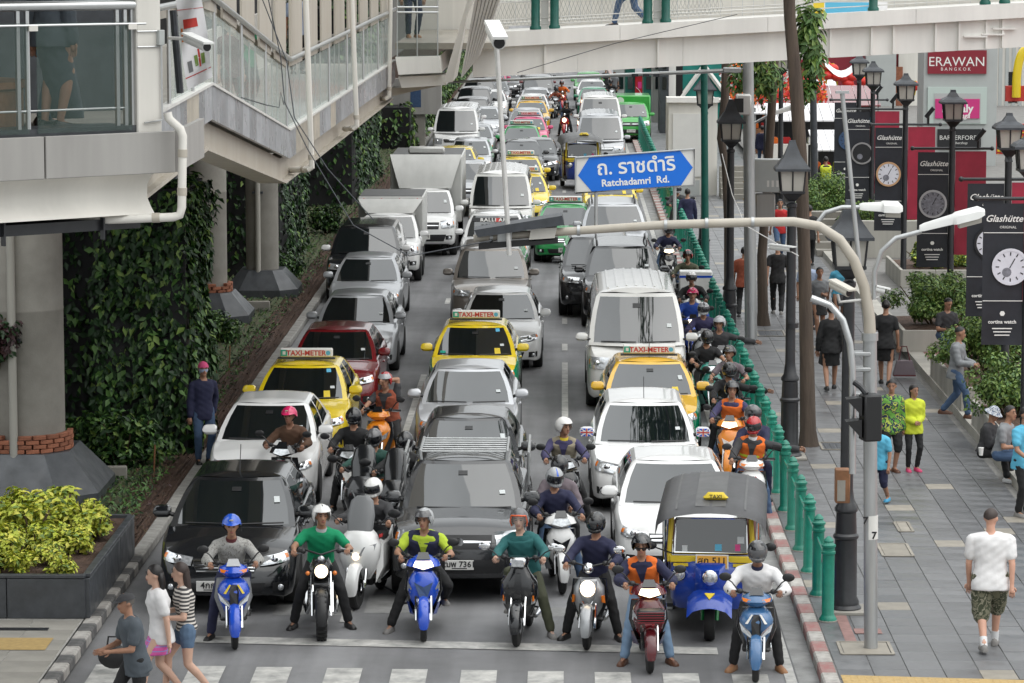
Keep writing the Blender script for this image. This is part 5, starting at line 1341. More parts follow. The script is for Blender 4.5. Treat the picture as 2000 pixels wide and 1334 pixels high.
# ------------------------------------------------------------------ right lane
park('sedan', 'saloon_car', 'white saloon directly behind the blue three wheeled taxi', 1318, 1112, 'white', L=4.3, top=878)
UK, k = park('hatch', 'hatchback', 'white hatchback with flag patterned door mirrors', 1258, 975, 'white', W=.86, extras=('antenna', 'tint_band'), top=768)
park('sedan', 'taxi', 'orange yellow taxi with green lower body behind the flag mirrored hatchback', 1268, 866, 'taxi_orange', 'taxi_green', extras=('taxi', 'antenna'), two_tone=1, cat='taxi', top=700)
park('van', 'passenger_van', 'big white passenger van behind the orange yellow taxi', 1240, 780, 'pearl', top=535)
park('suv', 'sport_utility_car', 'black four wheel drive car with roof rails behind the white passenger van', 1213, 622, 'black', extras=('rails',), top=472)
park('suv', 'sport_utility_car', 'dark grey car overlapping the left side of the one with roof rails', 1166, 588, 'charcoal', top=466)
park('sedan', 'taxi', 'green taxi with pale roof beside the black cars near the lane line', 1104, 505, 'green', 'green', extras=('taxi',), cat='taxi', top=398)
park('suv', 'sport_utility_car', 'silver four wheel drive car below the blue street sign', 1196, 512, 'silver', extras=('rails',), top=400)
park('sedan', 'taxi', 'yellow taxi hidden behind the blue street sign', 1192, 442, 'taxi_yellow', extras=('taxi',), cat='taxi')
park('van', 'passenger_van', 'grey van with a very dark windscreen behind the blue street sign', 1172, 336, 'silver', W=.98)
park('van', 'passenger_van', 'white van queued behind the grey van', 1172, 288, 'pearl', W=.98)
# ------------------------------------------------------------------ far queue
far = [('sedan', 1022, 436, 'taxi_yellow', 'yellow taxi peeking out beyond the middle van', ('taxi',)), ('sedan', 1016, 396, 'taxi_yellow', 'yellow taxi with green door sides far up the middle lane', ('taxi',)),
  ('sedan', 1048, 352, 'black', 'black saloon half out of line beyond the far yellow taxi', ()), ('sedan', 1018, 356, 'charcoal', 'dark saloon with a pale windscreen beyond the yellow taxis', ()),
  ('sedan', 1018, 322, 'green', 'green taxi with white roof in the far middle queue', ('taxi',)), ('sedan', 1032, 300, 'pink', 'pink taxi in the far middle queue', ('taxi',)),
  ('sedan', 1028, 280, 'silver', 'silver saloon behind the pink taxi', ()), ('sedan', 1038, 262, 'taxi_orange', 'orange yellow taxi in the far middle queue', ('taxi',)),
  ('sedan', 1040, 246, 'white', 'white saloon behind the far orange taxi', ()), ('sedan', 1046, 231, 'pale_silver', 'pale silver saloon near the far footbridge shadow', ()),
  ('suv', 1050, 216, 'charcoal', 'dark tall car with pale windscreen far up the middle lane', ()), ('sedan', 1050, 199, 'red', 'far red saloon just below the white footbridge', ()), ('sedan', 1052, 186, 'black', 'farthest black car of the middle lane', ()),
  ('hatch', 1168, 250, 'silver', 'silver hatchback ahead of the far white van queue', ()), ('sedan', 1160, 230, 'taxi_green', 'teal green taxi in the far right lane', ()), ('sedan', 1156, 212, 'white', 'white car at the far end of the right lane', ()), ('hatch', 1150, 196, 'bright_green', 'green car at the far end of the right lane', ()),
  ('pickup', 905, 420, 'silver', 'silver pickup standing beyond the white trucks', ()), ('sedan', 888, 372, 'taxi_yellow', 'yellow taxi glimpsed between the truck and the silver pickup', ()), ('hatch', 918, 356, 'pale_silver', 'silver hatchback beyond the silver pickup', ()),
  ('van', 892, 318, 'white', 'white van with a dark windscreen in the far left lane', ()), ('sedan', 926, 318, 'silver', 'silver car showing its side in the far left lane', ()), ('suv', 900, 286, 'white', 'white tall car behind the far white van', ()), ('suv', 920, 272, 'black', 'black tall car in the far left lane', ()),
  ('sedan', 944, 276, 'pale_silver', 'pale saloon peeking out of the far left queue', ()), ('suv', 926, 246, 'black', 'black four wheel drive under the hedge end', ()), ('suv', 936, 226, 'charcoal', 'dark pickup like car far up beside the hedge', ()), ('sedan', 958, 236, 'white', 'small white car far up near the camera pole', ()),
  ('sedan', 966, 214, 'grey', 'grey car far up near the camera pole', ()), ('suv', 950, 204, 'silver', 'silver car far up just below the footbridge', ()), ('hatch', 962, 190, 'pink', 'far pink car just under the footbridge girder', ()), ('sedan', 990, 190, 'black', 'far black car beside the pink one', ())]
for kind, px, py, paint, lab, ex in far:
 kw = {'extras': ex} if ex else {}
 park(kind, {'sedan': 'taxi' if ex else 'saloon_car', 'suv': 'sport_utility_car', 'hatch': 'hatchback', 'van': 'passenger_van', 'pickup': 'pickup_truck'}[kind], lab, px, py, paint, cat='taxi' if ex else None, **kw)
# ------------------------------------------------------------------ extra parts on single vehicles
def extra(t, name, mb, loc=(0, 0, 0), rot=(0, 0, 0), label=None, smooth=40): return obj(name, mb, t, loc, rot, label, smooth=smooth)
O = {o['label']: o for o in scene.objects if o.parent is None and o.get('label')}
def veh(start): return next(o for l, o in O.items() if l.startswith(start))
t = veh('black pickup truck with a metal cage'); m = MB('pole_grey'); r = .022
cg = []
for y in (2.05, 2.25, 2.45, 2.65, 2.85, 3.05, 3.25): obj('cage_bar', MB('galv').tube([(-.58, y, 1.74), (.58, y, 1.74)], .014, 6), t)
for s in (-1, 1):
 obj('cage_rail', MB('galv').tube([(s * .58, 2.0, 1.60), (s * .60, 2.0, 1.75), (s * .60, 3.3, 1.75), (s * .62, 3.4, 1.5)], .02, 6), t)
 for z, r_ in ((1.22, .015), (1.36, .015), (1.5, .02)): obj('cage_rail', MB('galv').tube([(s * .88, 3.4, z), (s * .88, 5.15, z)], r_, 6), t)
 for y in (3.4, 4.3, 5.15): obj('cage_post', MB('galv').tube([(s * .88, y, 1.05), (s * .88, y, 1.5)], .018, 6), t)
obj('bed_liner', MB('black_matte').bx(-.74, .74, 3.45, 5.1, 1.07, 1.12), t, smooth=0)
pk = kit_for('pickup', own_plate=True, W=.93, bars=1)
for o in t.children:
 if o.name.startswith('number_plate'): o.location.x += .0; obj('plate_characters', text_mesh('ฒพ 7361', .11, 'black_print', .001, .002), o, (0, -.031, .008), FRONT)
t = veh('black saloon car behind the rider')
for o in t.children:
 if o.name.startswith('number_plate'): o.location.x -= .16; obj('plate_characters', text_mesh('4กก 8', .11, 'black_print', .001, .002), o, (0, -.031, .008), FRONT)
t = veh('white pickup with a lettered strip')
sp = spec('pickup'); 
m = MB('black_print'); k2 = kit_for('pickup'); m.grid(lambda f, v: k2.on_glass(f, v, .006), [-.88 + i * .22 for i in range(9)], [1.05, 1.32]); obj('sun_strip', m, t, smooth=0)
p = k2.on_glass(0, 1.18, .02); obj('strip_lettering', text_mesh('RALLI ART', .15, 'sign_white', .001, .004, spacing=1.15), t, (p.x, p.y - .1, p.z - .01), (R(52), 0, 0))
m = MB('red_print'); p = k2.on_glass(.1, 1.18, .018); m.box((p.x, p.y - .09, p.z - .01), (.16, .01, .12), rot=(R(-38), 0, 0)); obj('red_mark', m, t, smooth=0)
t = veh('white hatchback with flag patterned')
for o in list(t.children):
 if o.name.startswith('door_mirror'):
  s = 1 if o.location.x > 0 else -1
  for i, (k, pts) in enumerate((('blue', None),)):
   c = Vector((s * .15, -.083, .05))
   fb_ = obj('flag_cover', MB('paint_scoot_blue').box((0, 0, 0), (.19, .012, .125), b=.004), o, tuple(c), smooth=0)
   f = MB('sign_white'); f.box((0, -.008, 0), (.19, .006, .034)); f.box((0, -.0085, 0), (.034, .006, .125)); f.box((0, -.0075, 0), (.21, .005, .02), rot=(0, R(32), 0)); f.box((0, -.0072, 0), (.21, .005, .02), rot=(0, R(-32), 0))
   obj('white_cross', f, o, tuple(c), smooth=0)
   f = MB('red_print'); f.box((0, -.0125, 0), (.19, .004, .019)); f.box((0, -.0127, 0), (.019, .004, .125)); obj('red_cross', f, o, tuple(c), smooth=0)
# ------------------------------------------------------------------ two white trucks in the shaded lane
def truck(label, px, py, sc, bw, bh, bl, fair, marks):
 t, k = park('cabtruck', 'box_truck', label, px, py, 'white', scale=sc, cat='truck')
 w = bw / 2
 m = MB('truck_box'); m.bx(-w, w, 2.15, 2.15 + bl, .75, bh, b=.03); obj('cargo_box', m, t, smooth=0)
 m = MB('canopy_grey'); m.bx(-w + .03, w - .03, 2.2, 2.1 + bl, bh, bh + .015); obj('box_roof', m, t, smooth=0)
 m = MB('truck_box')
 z0, z1 = (1.72, bh + (.05 if fair else -.05))
 m.loft([[(x * a, y, z) for x in (-1, -.5, .5, 1)] for a, y, z in ((w * .72, 1.55, z0), (w * .80, 1.62, lerp(z0, z1, .3)), (w * .93, 1.85, lerp(z0, z1, .75)), (w, 2.13, z1))], cap=False, closed=False)
 m.loft([[(-w * .72, 1.55, z0), (-w * .8, 1.62, lerp(z0, z1, .3)), (-w * .93, 1.85, lerp(z0, z1, .75)), (-w, 2.13, z1)], [(-w * .72, 2.12, z0), (-w * .8, 2.12, lerp(z0, z1, .3)), (-w * .93, 2.13, lerp(z0, z1, .75)), (-w, 2.14, z1)]], cap=False, closed=False)
 m.loft([[(w * .72, 1.55, z0), (w * .8, 1.62, lerp(z0, z1, .3)), (w * .93, 1.85, lerp(z0, z1, .75)), (w, 2.13, z1)], [(w * .72, 2.12, z0), (w * .8, 2.12, lerp(z0, z1, .3)), (w * .93, 2.13, lerp(z0, z1, .75)), (w, 2.14, z1)]], cap=False, closed=False)
 obj('wind_fairing', m, t, smooth=50)
 if fair: obj('roof_light_bar', MB('truck_box').box((0, 2.5, bh + .14), (1.0, .3, .2), b=.05), t)
 if marks:
  for i in range(4): obj('marker_lamp', MB('lamp_red').ball(((i - 1.5) * w * .55, 2.14, bh - .08), (.04, .03, .04), 8, 5), t)
 m = MB('black_plastic'); m.bx(-w * .8, w * .8, 2.2, 2.1 + bl, .4, .75); obj('chassis', m, t, smooth=0)
 for y in (2.2 + bl * .65,):
  for s in (-1, 1):
   o = obj('wheel', WHEELS[(.33, .2)][0], t, (s * (w - .15), y, .33)); obj('rim', WHEELS[(.33, .2)][1], o)
 return t
truck('small white truck with a grey box and four marker lamps above its cab', 758, 548, .98, 1.75, 2.12, 2.6, False, True)
truck('taller white truck with a curved wind deflector over its cab', 828, 498, 1.05, 1.95, 2.55, 3.6, True, False)
# ------------------------------------------------------------------ three wheeled taxi
def tuk_kit():
 K = Kit()
 tyre = MB('rubber'); Rw = .27
 tyre.lathe([(Rw * .6, -.07), (Rw * .94, -.07), (Rw, -.04), (Rw, .04), (Rw * .94, .07), (Rw * .6, .07)], 20, axis='x'); tyre = tyre.mesh('tyre')
 rim = MB('paint_silver').lathe([(Rw * .62, -.05), (Rw * .3, -.04), (0, -.06), (0, .06), (Rw * .3, .04), (Rw * .62, .05)], 16, axis='x').mesh('rim')
 w = K.part('front_wheel', tyre, -1, (0, 0, Rw)); K.part('rim', rim, w)
 for s in (-1, 1): w = K.part('rear_wheel', tyre, -1, (s * .58, 2.15, Rw)); K.part('rim', rim, w)
 m = MB('paint_green')
 for s in (-1, 1): m.tube([(s * .09, 0, Rw), (s * .10, .05, .5), (s * .08, .22, .82)], .028, 8)
 m.box((0, .1, .56), (.26, .1, .1), b=.02); K.part('fork', m)
 m = MB('body'); A = [R(-8 + i * 16.5) for i in range(9)]
 secs = []
 for x, dr in ((-.30, .10), (-.22, .03), (-.1, 0), (0, -.01), (.1, 0), (.22, .03), (.30, .10)):
  secs.append([(x, -.42 + .05 * i + .0 * dr, .50 + .045 * math.sin(i * .5) * 1 + i * .026 - dr * 1.2) for i in range(10)])
 m.loft(secs, cap=False, closed=False); K.part('front_fender', m)
 m = MB('yellow_print'); m.prism([(-.07, 0), (.07, 0), (0, -.13)], (0, -.2, .664), (1, 0, 0), (0, .88, .47), (0, -.008, .016)); K.part('yellow_pennant', m, smooth=0)
 # cowl
 m = MB('body'); sec = []
 for z, hw, yf in ((.36, .50, .28), (.5, .54, .2), (.75, .55, .15), (.95, .54, .18), (1.02, .53, .24)):
  sec.append([(-hw, .75, z), (-hw, yf + .22, z), (-hw * .85, yf + .08, z), (-hw * .4, yf, z), (0, yf - .04, z), (hw * .4, yf, z), (hw * .85, yf + .08, z), (hw, yf + .22, z), (hw, .75, z)])
 m.loft(sec); K.part('front_cowl', m)
 m = MB('body'); m.loft([[(-.2, .1, z), (-.12, yf, z), (0, yf - .03, z), (.12, yf, z), (.2, .1, z), (0, .3, z)] for z, yf in ((.62, .06), (.75, -.02), (.95, -.02), (1.02, .1))]); K.part('nose', m)
 for x, y, z, r in ((0, -.06, .86, .095), (-.42, .16, .86, .085), (.42, .16, .86, .085)):
  m = MB('chrome'); m.lathe([(r * .5, .14), (r, .04), (r * 1.08, -.01), (r * .95, -.02)], 16, axis='y'); h = K.part('headlamp', m, -1, (x, y, z)); m = MB('lamp_clear'); m.ball((0, -.015, 0), (r * .92, .03, r * .92), 14, 6); K.part('lens', m, h)
 m = MB('yellow_print')
 for s in (-1, 1): m.tube([(s * .55, .32, 1.0), (s * .56, .36, 1.1), (s * .53, .42, 1.62)], .035, 8)
 m.bx(-.55, .55, .25, .31, 1.0, 1.09, b=.01); K.part('windscreen_surround', m)
 m = MB('chrome'); m.tube([(-.49, .30, 1.13), (.49, .30, 1.13), (.47, .40, 1.58), (-.47, .40, 1.58), (-.49, .30, 1.13)], .014, 6); K.part('windscreen_trim', m)
 m = MB('glass_dark'); m.grid(lambda u, v: (u * lerp(.49, .47, v), lerp(.305, .405, v), lerp(1.13, 1.58, v)), [-1, 1], [0, 1]); K.part('windscreen', m, smooth=0)
 for (x, z, k, sx) in ((.1, 1.2, 'blue_print', .09), (.36, 1.2, 'sign_pink', .07), (.4, 1.3, 'pale_sticker', .09), (-.35, 1.18, 'pale_sticker', .07)):
  q = (z - 1.13) / .45; K.part('permit_sticker', MB(k).box((x, lerp(.305, .405, q) - .006, z), (sx, .004, .09), rot=(R(-12), 0, 0)), smooth=0)
 m = MB('plate_frame'); m.box((0, 0, 0), (.44, .015, .2), 'sign_white', b=.004); m.box((0, -.009, 0), (.40, .006, .165), 'yellow_plate'); p = K.part('number_plate', m, -1, (.02, .17, 1.03), smooth=0)
 K.part('plate_characters', text_mesh('สก 511', .13, 'black_print', .001, .002), p, (0, -.0125, .012), FRONT)
 m = MB('yellow_print'); m.bx(-.5, -.3, .2, .215, .96, 1.0); m.bx(.3, .5, .2, .215, .96, 1.0); K.part('yellow_band', m, smooth=0)
 # canopy
 m = MB('canopy_vinyl'); us = [-1, -.94, -.8, -.6, -.3, 0, .3, .6, .8, .94, 1]; vs = [0, .04, .12, .3, .5, .7, .9, 1]
 def cp(u, v):
  z = 1.86 - .16 * abs(u) ** 2.6 - (.14 * (1 - v / .12) ** 2 if v < .12 else 0) - .05 * max(0, v - .7)
  if abs(u) > .93: z -= .16 * (abs(u) - .93) / .07
  return (u * .74, lerp(.0, 2.75, v) + (.0 if v > .1 else -.03), z + .006 * math.sin(v * 18) * (1 - abs(u)))
 m.grid(cp, us, vs); K.part('canopy', m, smooth=60)
 for u in (-.62, 0.02, .62): 
  s = MB('canopy_grey'); s.grid(lambda a, v: (cp(a, v)[0], cp(a, v)[1], cp(a, v)[2] + .006), [u - .02, u + .02] if abs(u) > .1 else [u - .3, u + .25], vs[1:]); K.part('canopy_panel', s, smooth=60)
 m = MB('yellow_print'); m.box((0, 0, 0), (.34, .1, .1), b=.03, taper=(.75, .8)); sgn = K.part('roof_sign', m, -1, (.06, .30, 1.905)); K.part('lettering', text_mesh('TAXI', .075, 'black_print', .001, .001), sgn, (0, -.053, -.005), (R(78), 0, 0))
 m = MB('lamp_red'); m.ball((0, .1, 1.74), .018, 8, 5); K.part('roof_lamp', m)
 # floor, posts, seats, rear body
 m = MB('black_plastic'); m.bx(-.62, .62, .55, 2.7, .33, .38); K.part('floor', m, smooth=0)
 for s in (-1, 1):
  for y in (.42, 1.15, 1.75, 2.65): K.part('roof_post', MB('chrome').tube([(s * .64, y, .38), (s * .64, y, 1.66)], .018, 8))
  m = MB('body'); m.bx(s * .66 - .02, s * .66 + .02, 1.5, 2.7, .38, .85, b=.01); K.part('side_panel', m); m = MB('yellow_print'); m.bx(s * .685 - .006, s * .685 + .006, 1.5, 2.7, .78, .83); K.part('side_trim', m, smooth=0)
  m = MB('alloy'); m.bx(s * .60 - .08, s * .60 + .08, .6, 1.3, .28, .34, b=.01); K.part('step', m)
 K.part('driver_seat', MB('black_plastic').bx(-.3, .3, .95, 1.3, .4, .75, b=.04)); K.part('rear_seat', MB('maroon_seat').bx(-.58, .58, 1.75, 2.2, .4, .75, b=.05)); K.part('rear_backrest', MB('maroon_seat').bx(-.58, .58, 2.25, 2.4, .7, 1.25, b=.05))
 m = MB('black_plastic'); m.tube([(-.3, .62, 1.1), (0, .5, 1.08), (.3, .62, 1.1)], .018, 8); K.part('handlebar', m)
 for s in (-1, 1): m = MB('black_plastic'); m.tube([(s * .5, .35, 1.1), (s * .78, .22, 1.22)], .01, 5); m.ball((s * .8, .2, 1.24), (.08, .03, .06), 10, 6); K.part('mirror', m)
 return K
mat('body', (.1, .1, .3), .3); mat('maroon_seat', (.12, .03, .02), .5, var=.2, scale=5); mat('plate_frame', (.6, .6, .6), .5)
TK = tuk_kit()
a = G(1386, 1250); TK.stamp('three_wheeled_taxi', 'blue and yellow three wheeled taxi with a black canopy, between two riders', 'tuk tuk', (a.x, a.y, 0), R(-4), 'three wheeled taxis', {'body': 'paint_tuk_blue'}, .94)
a = G(1138, 372); TK.stamp('three_wheeled_taxi', 'small far three wheeled taxi partly behind the blue street sign', 'tuk tuk', (a.x, a.y, 0), R(3), 'three wheeled taxis', {'body': 'paint_tuk_blue', 'canopy_vinyl': 'canopy_grey'}, 1.04)
a = G(1232, 278); t, k = park('cabtruck', 'pickup_bus', 'bright green pickup bus at the kerb near the red telephone box', 1232, 278, 'bright_green', cat='truck')
obj('cargo_box', MB('paint_bright_green').bx(-.9, .9, 2.1, 4.6, .6, 2.0, b=.05), t); obj('round_emblem', MB('sign_white').lathe([(.18, -.01), (.18, 0), (0, 0)], 14, axis='y', c=(-.45, 2.085, 1.75)), t)
# ------------------------------------------------------------------ motorcycles and scooters (front axle at the origin, facing the camera, z = 0 on the road)
BT = {}
def bike_wheel(K, name, y, Rw, w, up=-1, knob=False):
 k = (Rw, w, knob)
 if k not in BT:
  t = MB('rubber'); t.lathe([(Rw * .72, -w * .42), (Rw * .88, -w * .5), (Rw * .97, -w * .34), (Rw, 0), (Rw * .97, w * .34), (Rw * .88, w * .5), (Rw * .72, w * .42)], 24, axis='x')
  if knob:
   for i in range(26):
    a = 2 * math.pi * i / 26
    for s in (-1, 0, 1): t.box((s * w * .3, math.cos(a) * Rw * (1.0 - .02 * abs(s)), math.sin(a) * Rw * (1 - .02 * abs(s))), (w * .26, .03, .035), rot=(a - math.pi / 2, 0, 0))
  r = MB('alloy'); r.lathe([(Rw * .74, -w * .3), (Rw * .66, -w * .2), (Rw * .66, w * .2), (Rw * .74, w * .3)], 20, axis='x'); r.lathe([(0, -w * .45), (Rw * .16, -w * .45), (Rw * .16, w * .45), (0, w * .45)], 10, axis='x')
  for i in range(5): a = i * 1.2566; r.box((0, math.cos(a) * Rw * .4, math.sin(a) * Rw * .4), (w * .3, .03, Rw * .56), rot=(a - math.pi / 2, 0, 0))
  d = MB('chrome'); d.lathe([(Rw * .42, w * .52), (Rw * .42, w * .56), (Rw * .22, w * .56), (Rw * .22, w * .52)], 18, axis='x')
  BT[k] = (t.mesh('tyre'), r.mesh('rim'), d.mesh('disc'))
 i = K.part(name, BT[k][0], up, (0, y, Rw)); K.part('rim', BT[k][1], i); K.part('brake_disc', BT[k][2], i)
def hsec(z, hw, yf, depth, n=9, sq=.75, flat=0):
 """horizontal section, rounded to the front (small y)"""
 o = []
 for i in range(n):
  a = math.pi * i / (n - 1); c, s = math.cos(a), math.sin(a)
  o.append((-hw * math.copysign(abs(c) ** sq, c), yf + depth * (1 - abs(s) ** sq), z))
 o += [(hw * .96, yf + depth + .03, z), (-hw * .96, yf + depth + .03, z)]
 return o
def mirrors(K, x0, y0, z0, x1, z1, r=(.07, .018, .05)):
 for s in (-1, 1):
  m = MB('black_plastic'); m.tube([(s * x0, y0, z0), (s * lerp(x0, x1, .6), y0 - .02, lerp(z0, z1, .75)), (s * x1, y0 - .01, z1)], .009, 6); i = K.part('mirror_stem', m)
  m = MB('mirror_back'); m.ball((s * (x1 + .015), y0 - .01, z1 + .02), r, 12, 7); K.part('mirror', m, i)
def levers(K, y, z, w=.33, rise=.0):
 m = MB('black_plastic'); m.tube([(-w, y + .10, z), (-w * .55, y + .02, z + .02 + rise), (0, y - .02, z - .02), (w * .55, y + .02, z + .02 + rise), (w, y + .10, z)], .013, 8); h = K.part('handlebar', m)
 for s in (-1, 1):
  m = MB('rubber'); m.tube([(s * w * .68, y + .045, z + .012), (s * w * 1.05, y + .112, z)], .018, 8); K.part('grip', m, h)
  m = MB('grey_plastic'); m.tube([(s * w * .6, y + .0, z), (s * w * 1.0, y + .04, z - .01)], .008, 5); K.part('brake_lever', m, h)
  m = MB('black_plastic'); m.ball((s * w * .6, y + .02, z + .02), (.04, .035, .035), 8, 6); K.part('switch_pod', m, h)
def back_end(K, zs=.68, tail=1.42, wheel_y=1.26, Rw=.27, floor=True):
 m = MB('bike'); 
 secs = []
 for y, hw, z0, z1 in ((.66, .11, .30, zs - .04), (.78, .14, .28, zs - .03), (1.0, .16, .36, zs - .02), (1.2, .15, .46, zs), (tail - .05, .10, .58, zs + .02), (tail + .06, .05, .66, zs)):
  secs.append([(-hw * .8, y, z0), (hw * .8, y, z0), (hw, y, lerp(z0, z1, .5)), (hw * .8, y, z1), (-hw * .8, y, z1), (-hw, y, lerp(z0, z1, .5))])
 m.loft(secs); K.part('rear_body', m)
 if floor: K.part('floorboard', MB('black_plastic').bx(-.17, .17, .36, .72, .28, .33, b=.02))
 m = MB('seat_vinyl'); secs = []
 for y, hw, z in ((.62, .10, zs - .01), (.72, .14, zs + .04), (.95, .155, zs + .05), (1.05, .15, zs + .075), (1.3, .13, zs + .08), (tail, .09, zs + .06)):
  secs.append([(-hw, y, z - .06), (hw, y, z - .06), (hw, y, z - .02), (hw * .8, y, z + .015), (-hw * .8, y, z + .015), (-hw, y, z - .02)])
 m.loft(secs); K.part('seat', m)
 bike_wheel(K, 'rear_wheel', wheel_y, Rw, .1)
 m = MB('chrome'); m.tube([(.15, .7, .25), (.19, 1.0, .28), (.19, 1.35, .36)], [.03, .05, .055], 10); K.part('exhaust', m)
 K.part('tail_lamp', MB('lamp_red').box((0, tail + .05, zs - .03), (.14, .06, .08), b=.02))
 m = MB('black_plastic'); m.bx(-.08, .08, .7, 1.2, .18, .38, b=.03); K.part('engine', m)
 m = MB('black_plastic')
 for s in (-1, 1): m.tube([(s * .1, 1.05, .3), (s * .25, 1.02, .28)], .014, 6)
 K.part('foot_pegs', m)
def front_end(K, Rw=.27, w=.085, fender='bike', hs=.09, head=(.28, .80), wide=.075, ftop=.36):
 bike_wheel(K, 'front_wheel', 0, Rw, w)
 for s in (-1, 1):
  m = MB('chrome'); m.tube([(s * hs, -.01, Rw), (s * hs, .10, Rw + .28), (s * hs, head[0] - .04, head[1] - .1)], [.022, .022, .018], 8); K.part('fork_leg', m)
 m = MB(fender); secs = []
 for i in range(9):
  a = R(-12 + i * 20); r = Rw + .025; c, s_ = -math.cos(a), math.sin(a); q = wide * (1 if 0 < i < 8 else .75)
  secs.append([(-q, c * (r - .05), Rw + s_ * (r - .05)), (-q * .75, c * r, Rw + s_ * r), (0, c * (r + .018), Rw + s_ * (r + .018)), (q * .75, c * r, Rw + s_ * r), (q, c * (r - .05), Rw + s_ * (r - .05))])
 m.loft(secs, cap=False, closed=False); K.part('front_fender', m)
def lampset(K, name, key, pts, up=-1, th=.02):
 m = MB(key); n = len(pts); m.add(list(pts) + [(p[0], p[1] + th, p[2]) for p in pts], [tuple(range(n)), tuple(range(2 * n - 1, n - 1, -1))] + [(i, i + n, (i + 1) % n + n, (i + 1) % n) for i in range(n)]); return K.part(name, m, up, smooth=0)
def scooter_kit(style, lit=True, basket=False):
 K = Kit(); front_end(K)
 lamp = 'lamp_lit' if lit else 'lamp_clear'
 # leg shield
 m = MB('bike')
 if style == 'sport':
  m.loft([hsec(.34, .07, .16, .10), hsec(.46, .13, .08, .16), hsec(.60, .19, .02, .20), hsec(.72, .205, .0, .22), hsec(.80, .17, .06, .18), hsec(.86, .10, .14, .12)])
 elif style == 'retro':
  m.loft([hsec(.34, .12, .20, .06), hsec(.48, .20, .15, .10), hsec(.62, .24, .12, .12), hsec(.78, .23, .13, .12), hsec(.90, .14, .16, .1), hsec(.98, .10, .18, .08)])
 else:
  m.loft([hsec(.34, .08, .18, .08), hsec(.48, .16, .10, .14), hsec(.62, .20, .06, .16), hsec(.76, .19, .07, .16), hsec(.86, .12, .14, .1)])
 K.part('leg_shield', m, smooth=50)
 m = MB('bike2'); m.loft([hsec(.34, .15, .3, .04), hsec(.6, .24, .26, .06), hsec(.84, .21, .26, .05)]); K.part('inner_shield', m, smooth=50)
 if style == 'sport':
  for s in (-1, 1):
   lampset(K, 'headlamp', 'lamp_clear', [(s * .02, -.025, .50), (s * .17, .05, .60), (s * .20, .075, .70), (s * .07, -.02, .60)] if s < 0 else [(.02, -.025, .50), (.07, -.02, .60), (.20, .075, .70), (.17, .05, .60)], th=.05)
   lampset(K, 'shield_stripe', 'bike3', [(s * .10, -.012, .70), (s * .13, .0, .70), (s * .06, .02, .80), (s * .04, .02, .80)], th=.04)
  lampset(K, 'nose_panel', 'black_plastic', [(-.045, -.026, .52), (.045, -.026, .52), (.06, -.015, .72), (.03, .03, .80), (-.03, .03, .80), (-.06, -.015, .72)], th=.05)
  m = MB('bike'); m.loft([hsec(.88, .10, .12, .12), hsec(.94, .19, .08, .18), hsec(1.0, .17, .12, .16), hsec(1.04, .06, .2, .08)]); K.part('handlebar_cowl', m, smooth=50)
  for s in (-1, 1): lampset(K, 'indicator', 'lamp_amber' if not lit else 'lamp_clear', [(s * .08, .09, .93), (s * .16, .12, .95), (s * .17, .14, .985), (s * .07, .105, .97)], th=.03)
 elif style == 'step':
  m = MB('bike'); m.loft([hsec(.88, .09, .14, .1), hsec(.93, .22, .10, .16), hsec(1.0, .19, .13, .16), hsec(1.05, .08, .2, .1)]); K.part('handlebar_cowl', m, smooth=50)
  lampset(K, 'headlamp', lamp, [(-.13, .10, .935), (0, .078, .90), (.13, .10, .935), (.10, .12, 1.0), (-.10, .12, 1.0)], th=.05)
  for s in (-1, 1): lampset(K, 'indicator', 'lamp_clear', [(s * .16, .11, .60), (s * .205, .17, .62), (s * .20, .16, .74), (s * .15, .09, .66)], th=.04)
  lampset(K, 'shield_crest', 'bike3', [(-.05, .045, .56), (.05, .045, .56), (.12, .07, .74), (0, .05, .68), (-.12, .07, .74)], th=.03)
  for s in (-1, 1): m = MB('bike'); m.loft([[(s * .12, .2, .30), (s * .17, .3, .30), (s * .17, .5, .25), (s * .12, .5, .25)], [(s * .19, .16, .48), (s * .21, .3, .46), (s * .2, .5, .36), (s * .15, .5, .36)]]); K.part('lower_fairing', m)
 elif style == 'retro':
  m = MB('bike'); m.loft([hsec(.98, .11, .14, .12), hsec(1.04, .13, .10, .16), hsec(1.10, .11, .13, .13)]); K.part('handlebar_cowl', m, smooth=50)
  m = MB('chrome'); m.box((0, .095, 1.04), (.2, .05, .13), b=.03); h = K.part('headlamp_rim', m); m = MB('lamp_clear'); m.box((0, .072, 1.04), (.165, .02, .1), b=.008); K.part('headlamp', m, h)
  m = MB('bike2'); m.loft([[(-.035, .1, .52), (.035, .1, .52), (.02, .2, .52), (-.02, .2, .52)], [(-.05, .085, .7), (.05, .085, .7), (.03, .2, .7), (-.03, .2, .7)], [(-.03, .12, .9), (.03, .12, .9), (.02, .2, .9), (-.02, .2, .9)]]); g = K.part('horn_cover', m)
  for i in range(4): K.part('vent_slat', MB('black_plastic').box((0, .083, .56 + i * .04), (.07, .012, .014)), g)
  for s in (-1, 1): lampset(K, 'indicator', 'lamp_clear', [(s * .16, .155, .50), (s * .21, .19, .52), (s * .205, .175, .66), (s * .17, .14, .66)], th=.03); lampset(K, 'indicator_bulb', 'lamp_amber', [(s * .178, .15, .54), (s * .20, .165, .55), (s * .195, .155, .62), (s * .18, .145, .62)], th=.02)
 elif style == 'round':
  m = MB('bike'); m.loft([hsec(.62, .10, .04, .1), hsec(.72, .13, .02, .14), hsec(.84, .11, .06, .12)]); K.part('nose', m, smooth=50)
  m = MB(lamp); m.ball((0, .035, .76), (.095, .04, .105), 16, 8); K.part('headlamp', m)
  m = MB('chrome'); m.ball((0, .15, 1.0), (.07, .09, .07), 12, 8); K.part('gauge_pod', m)
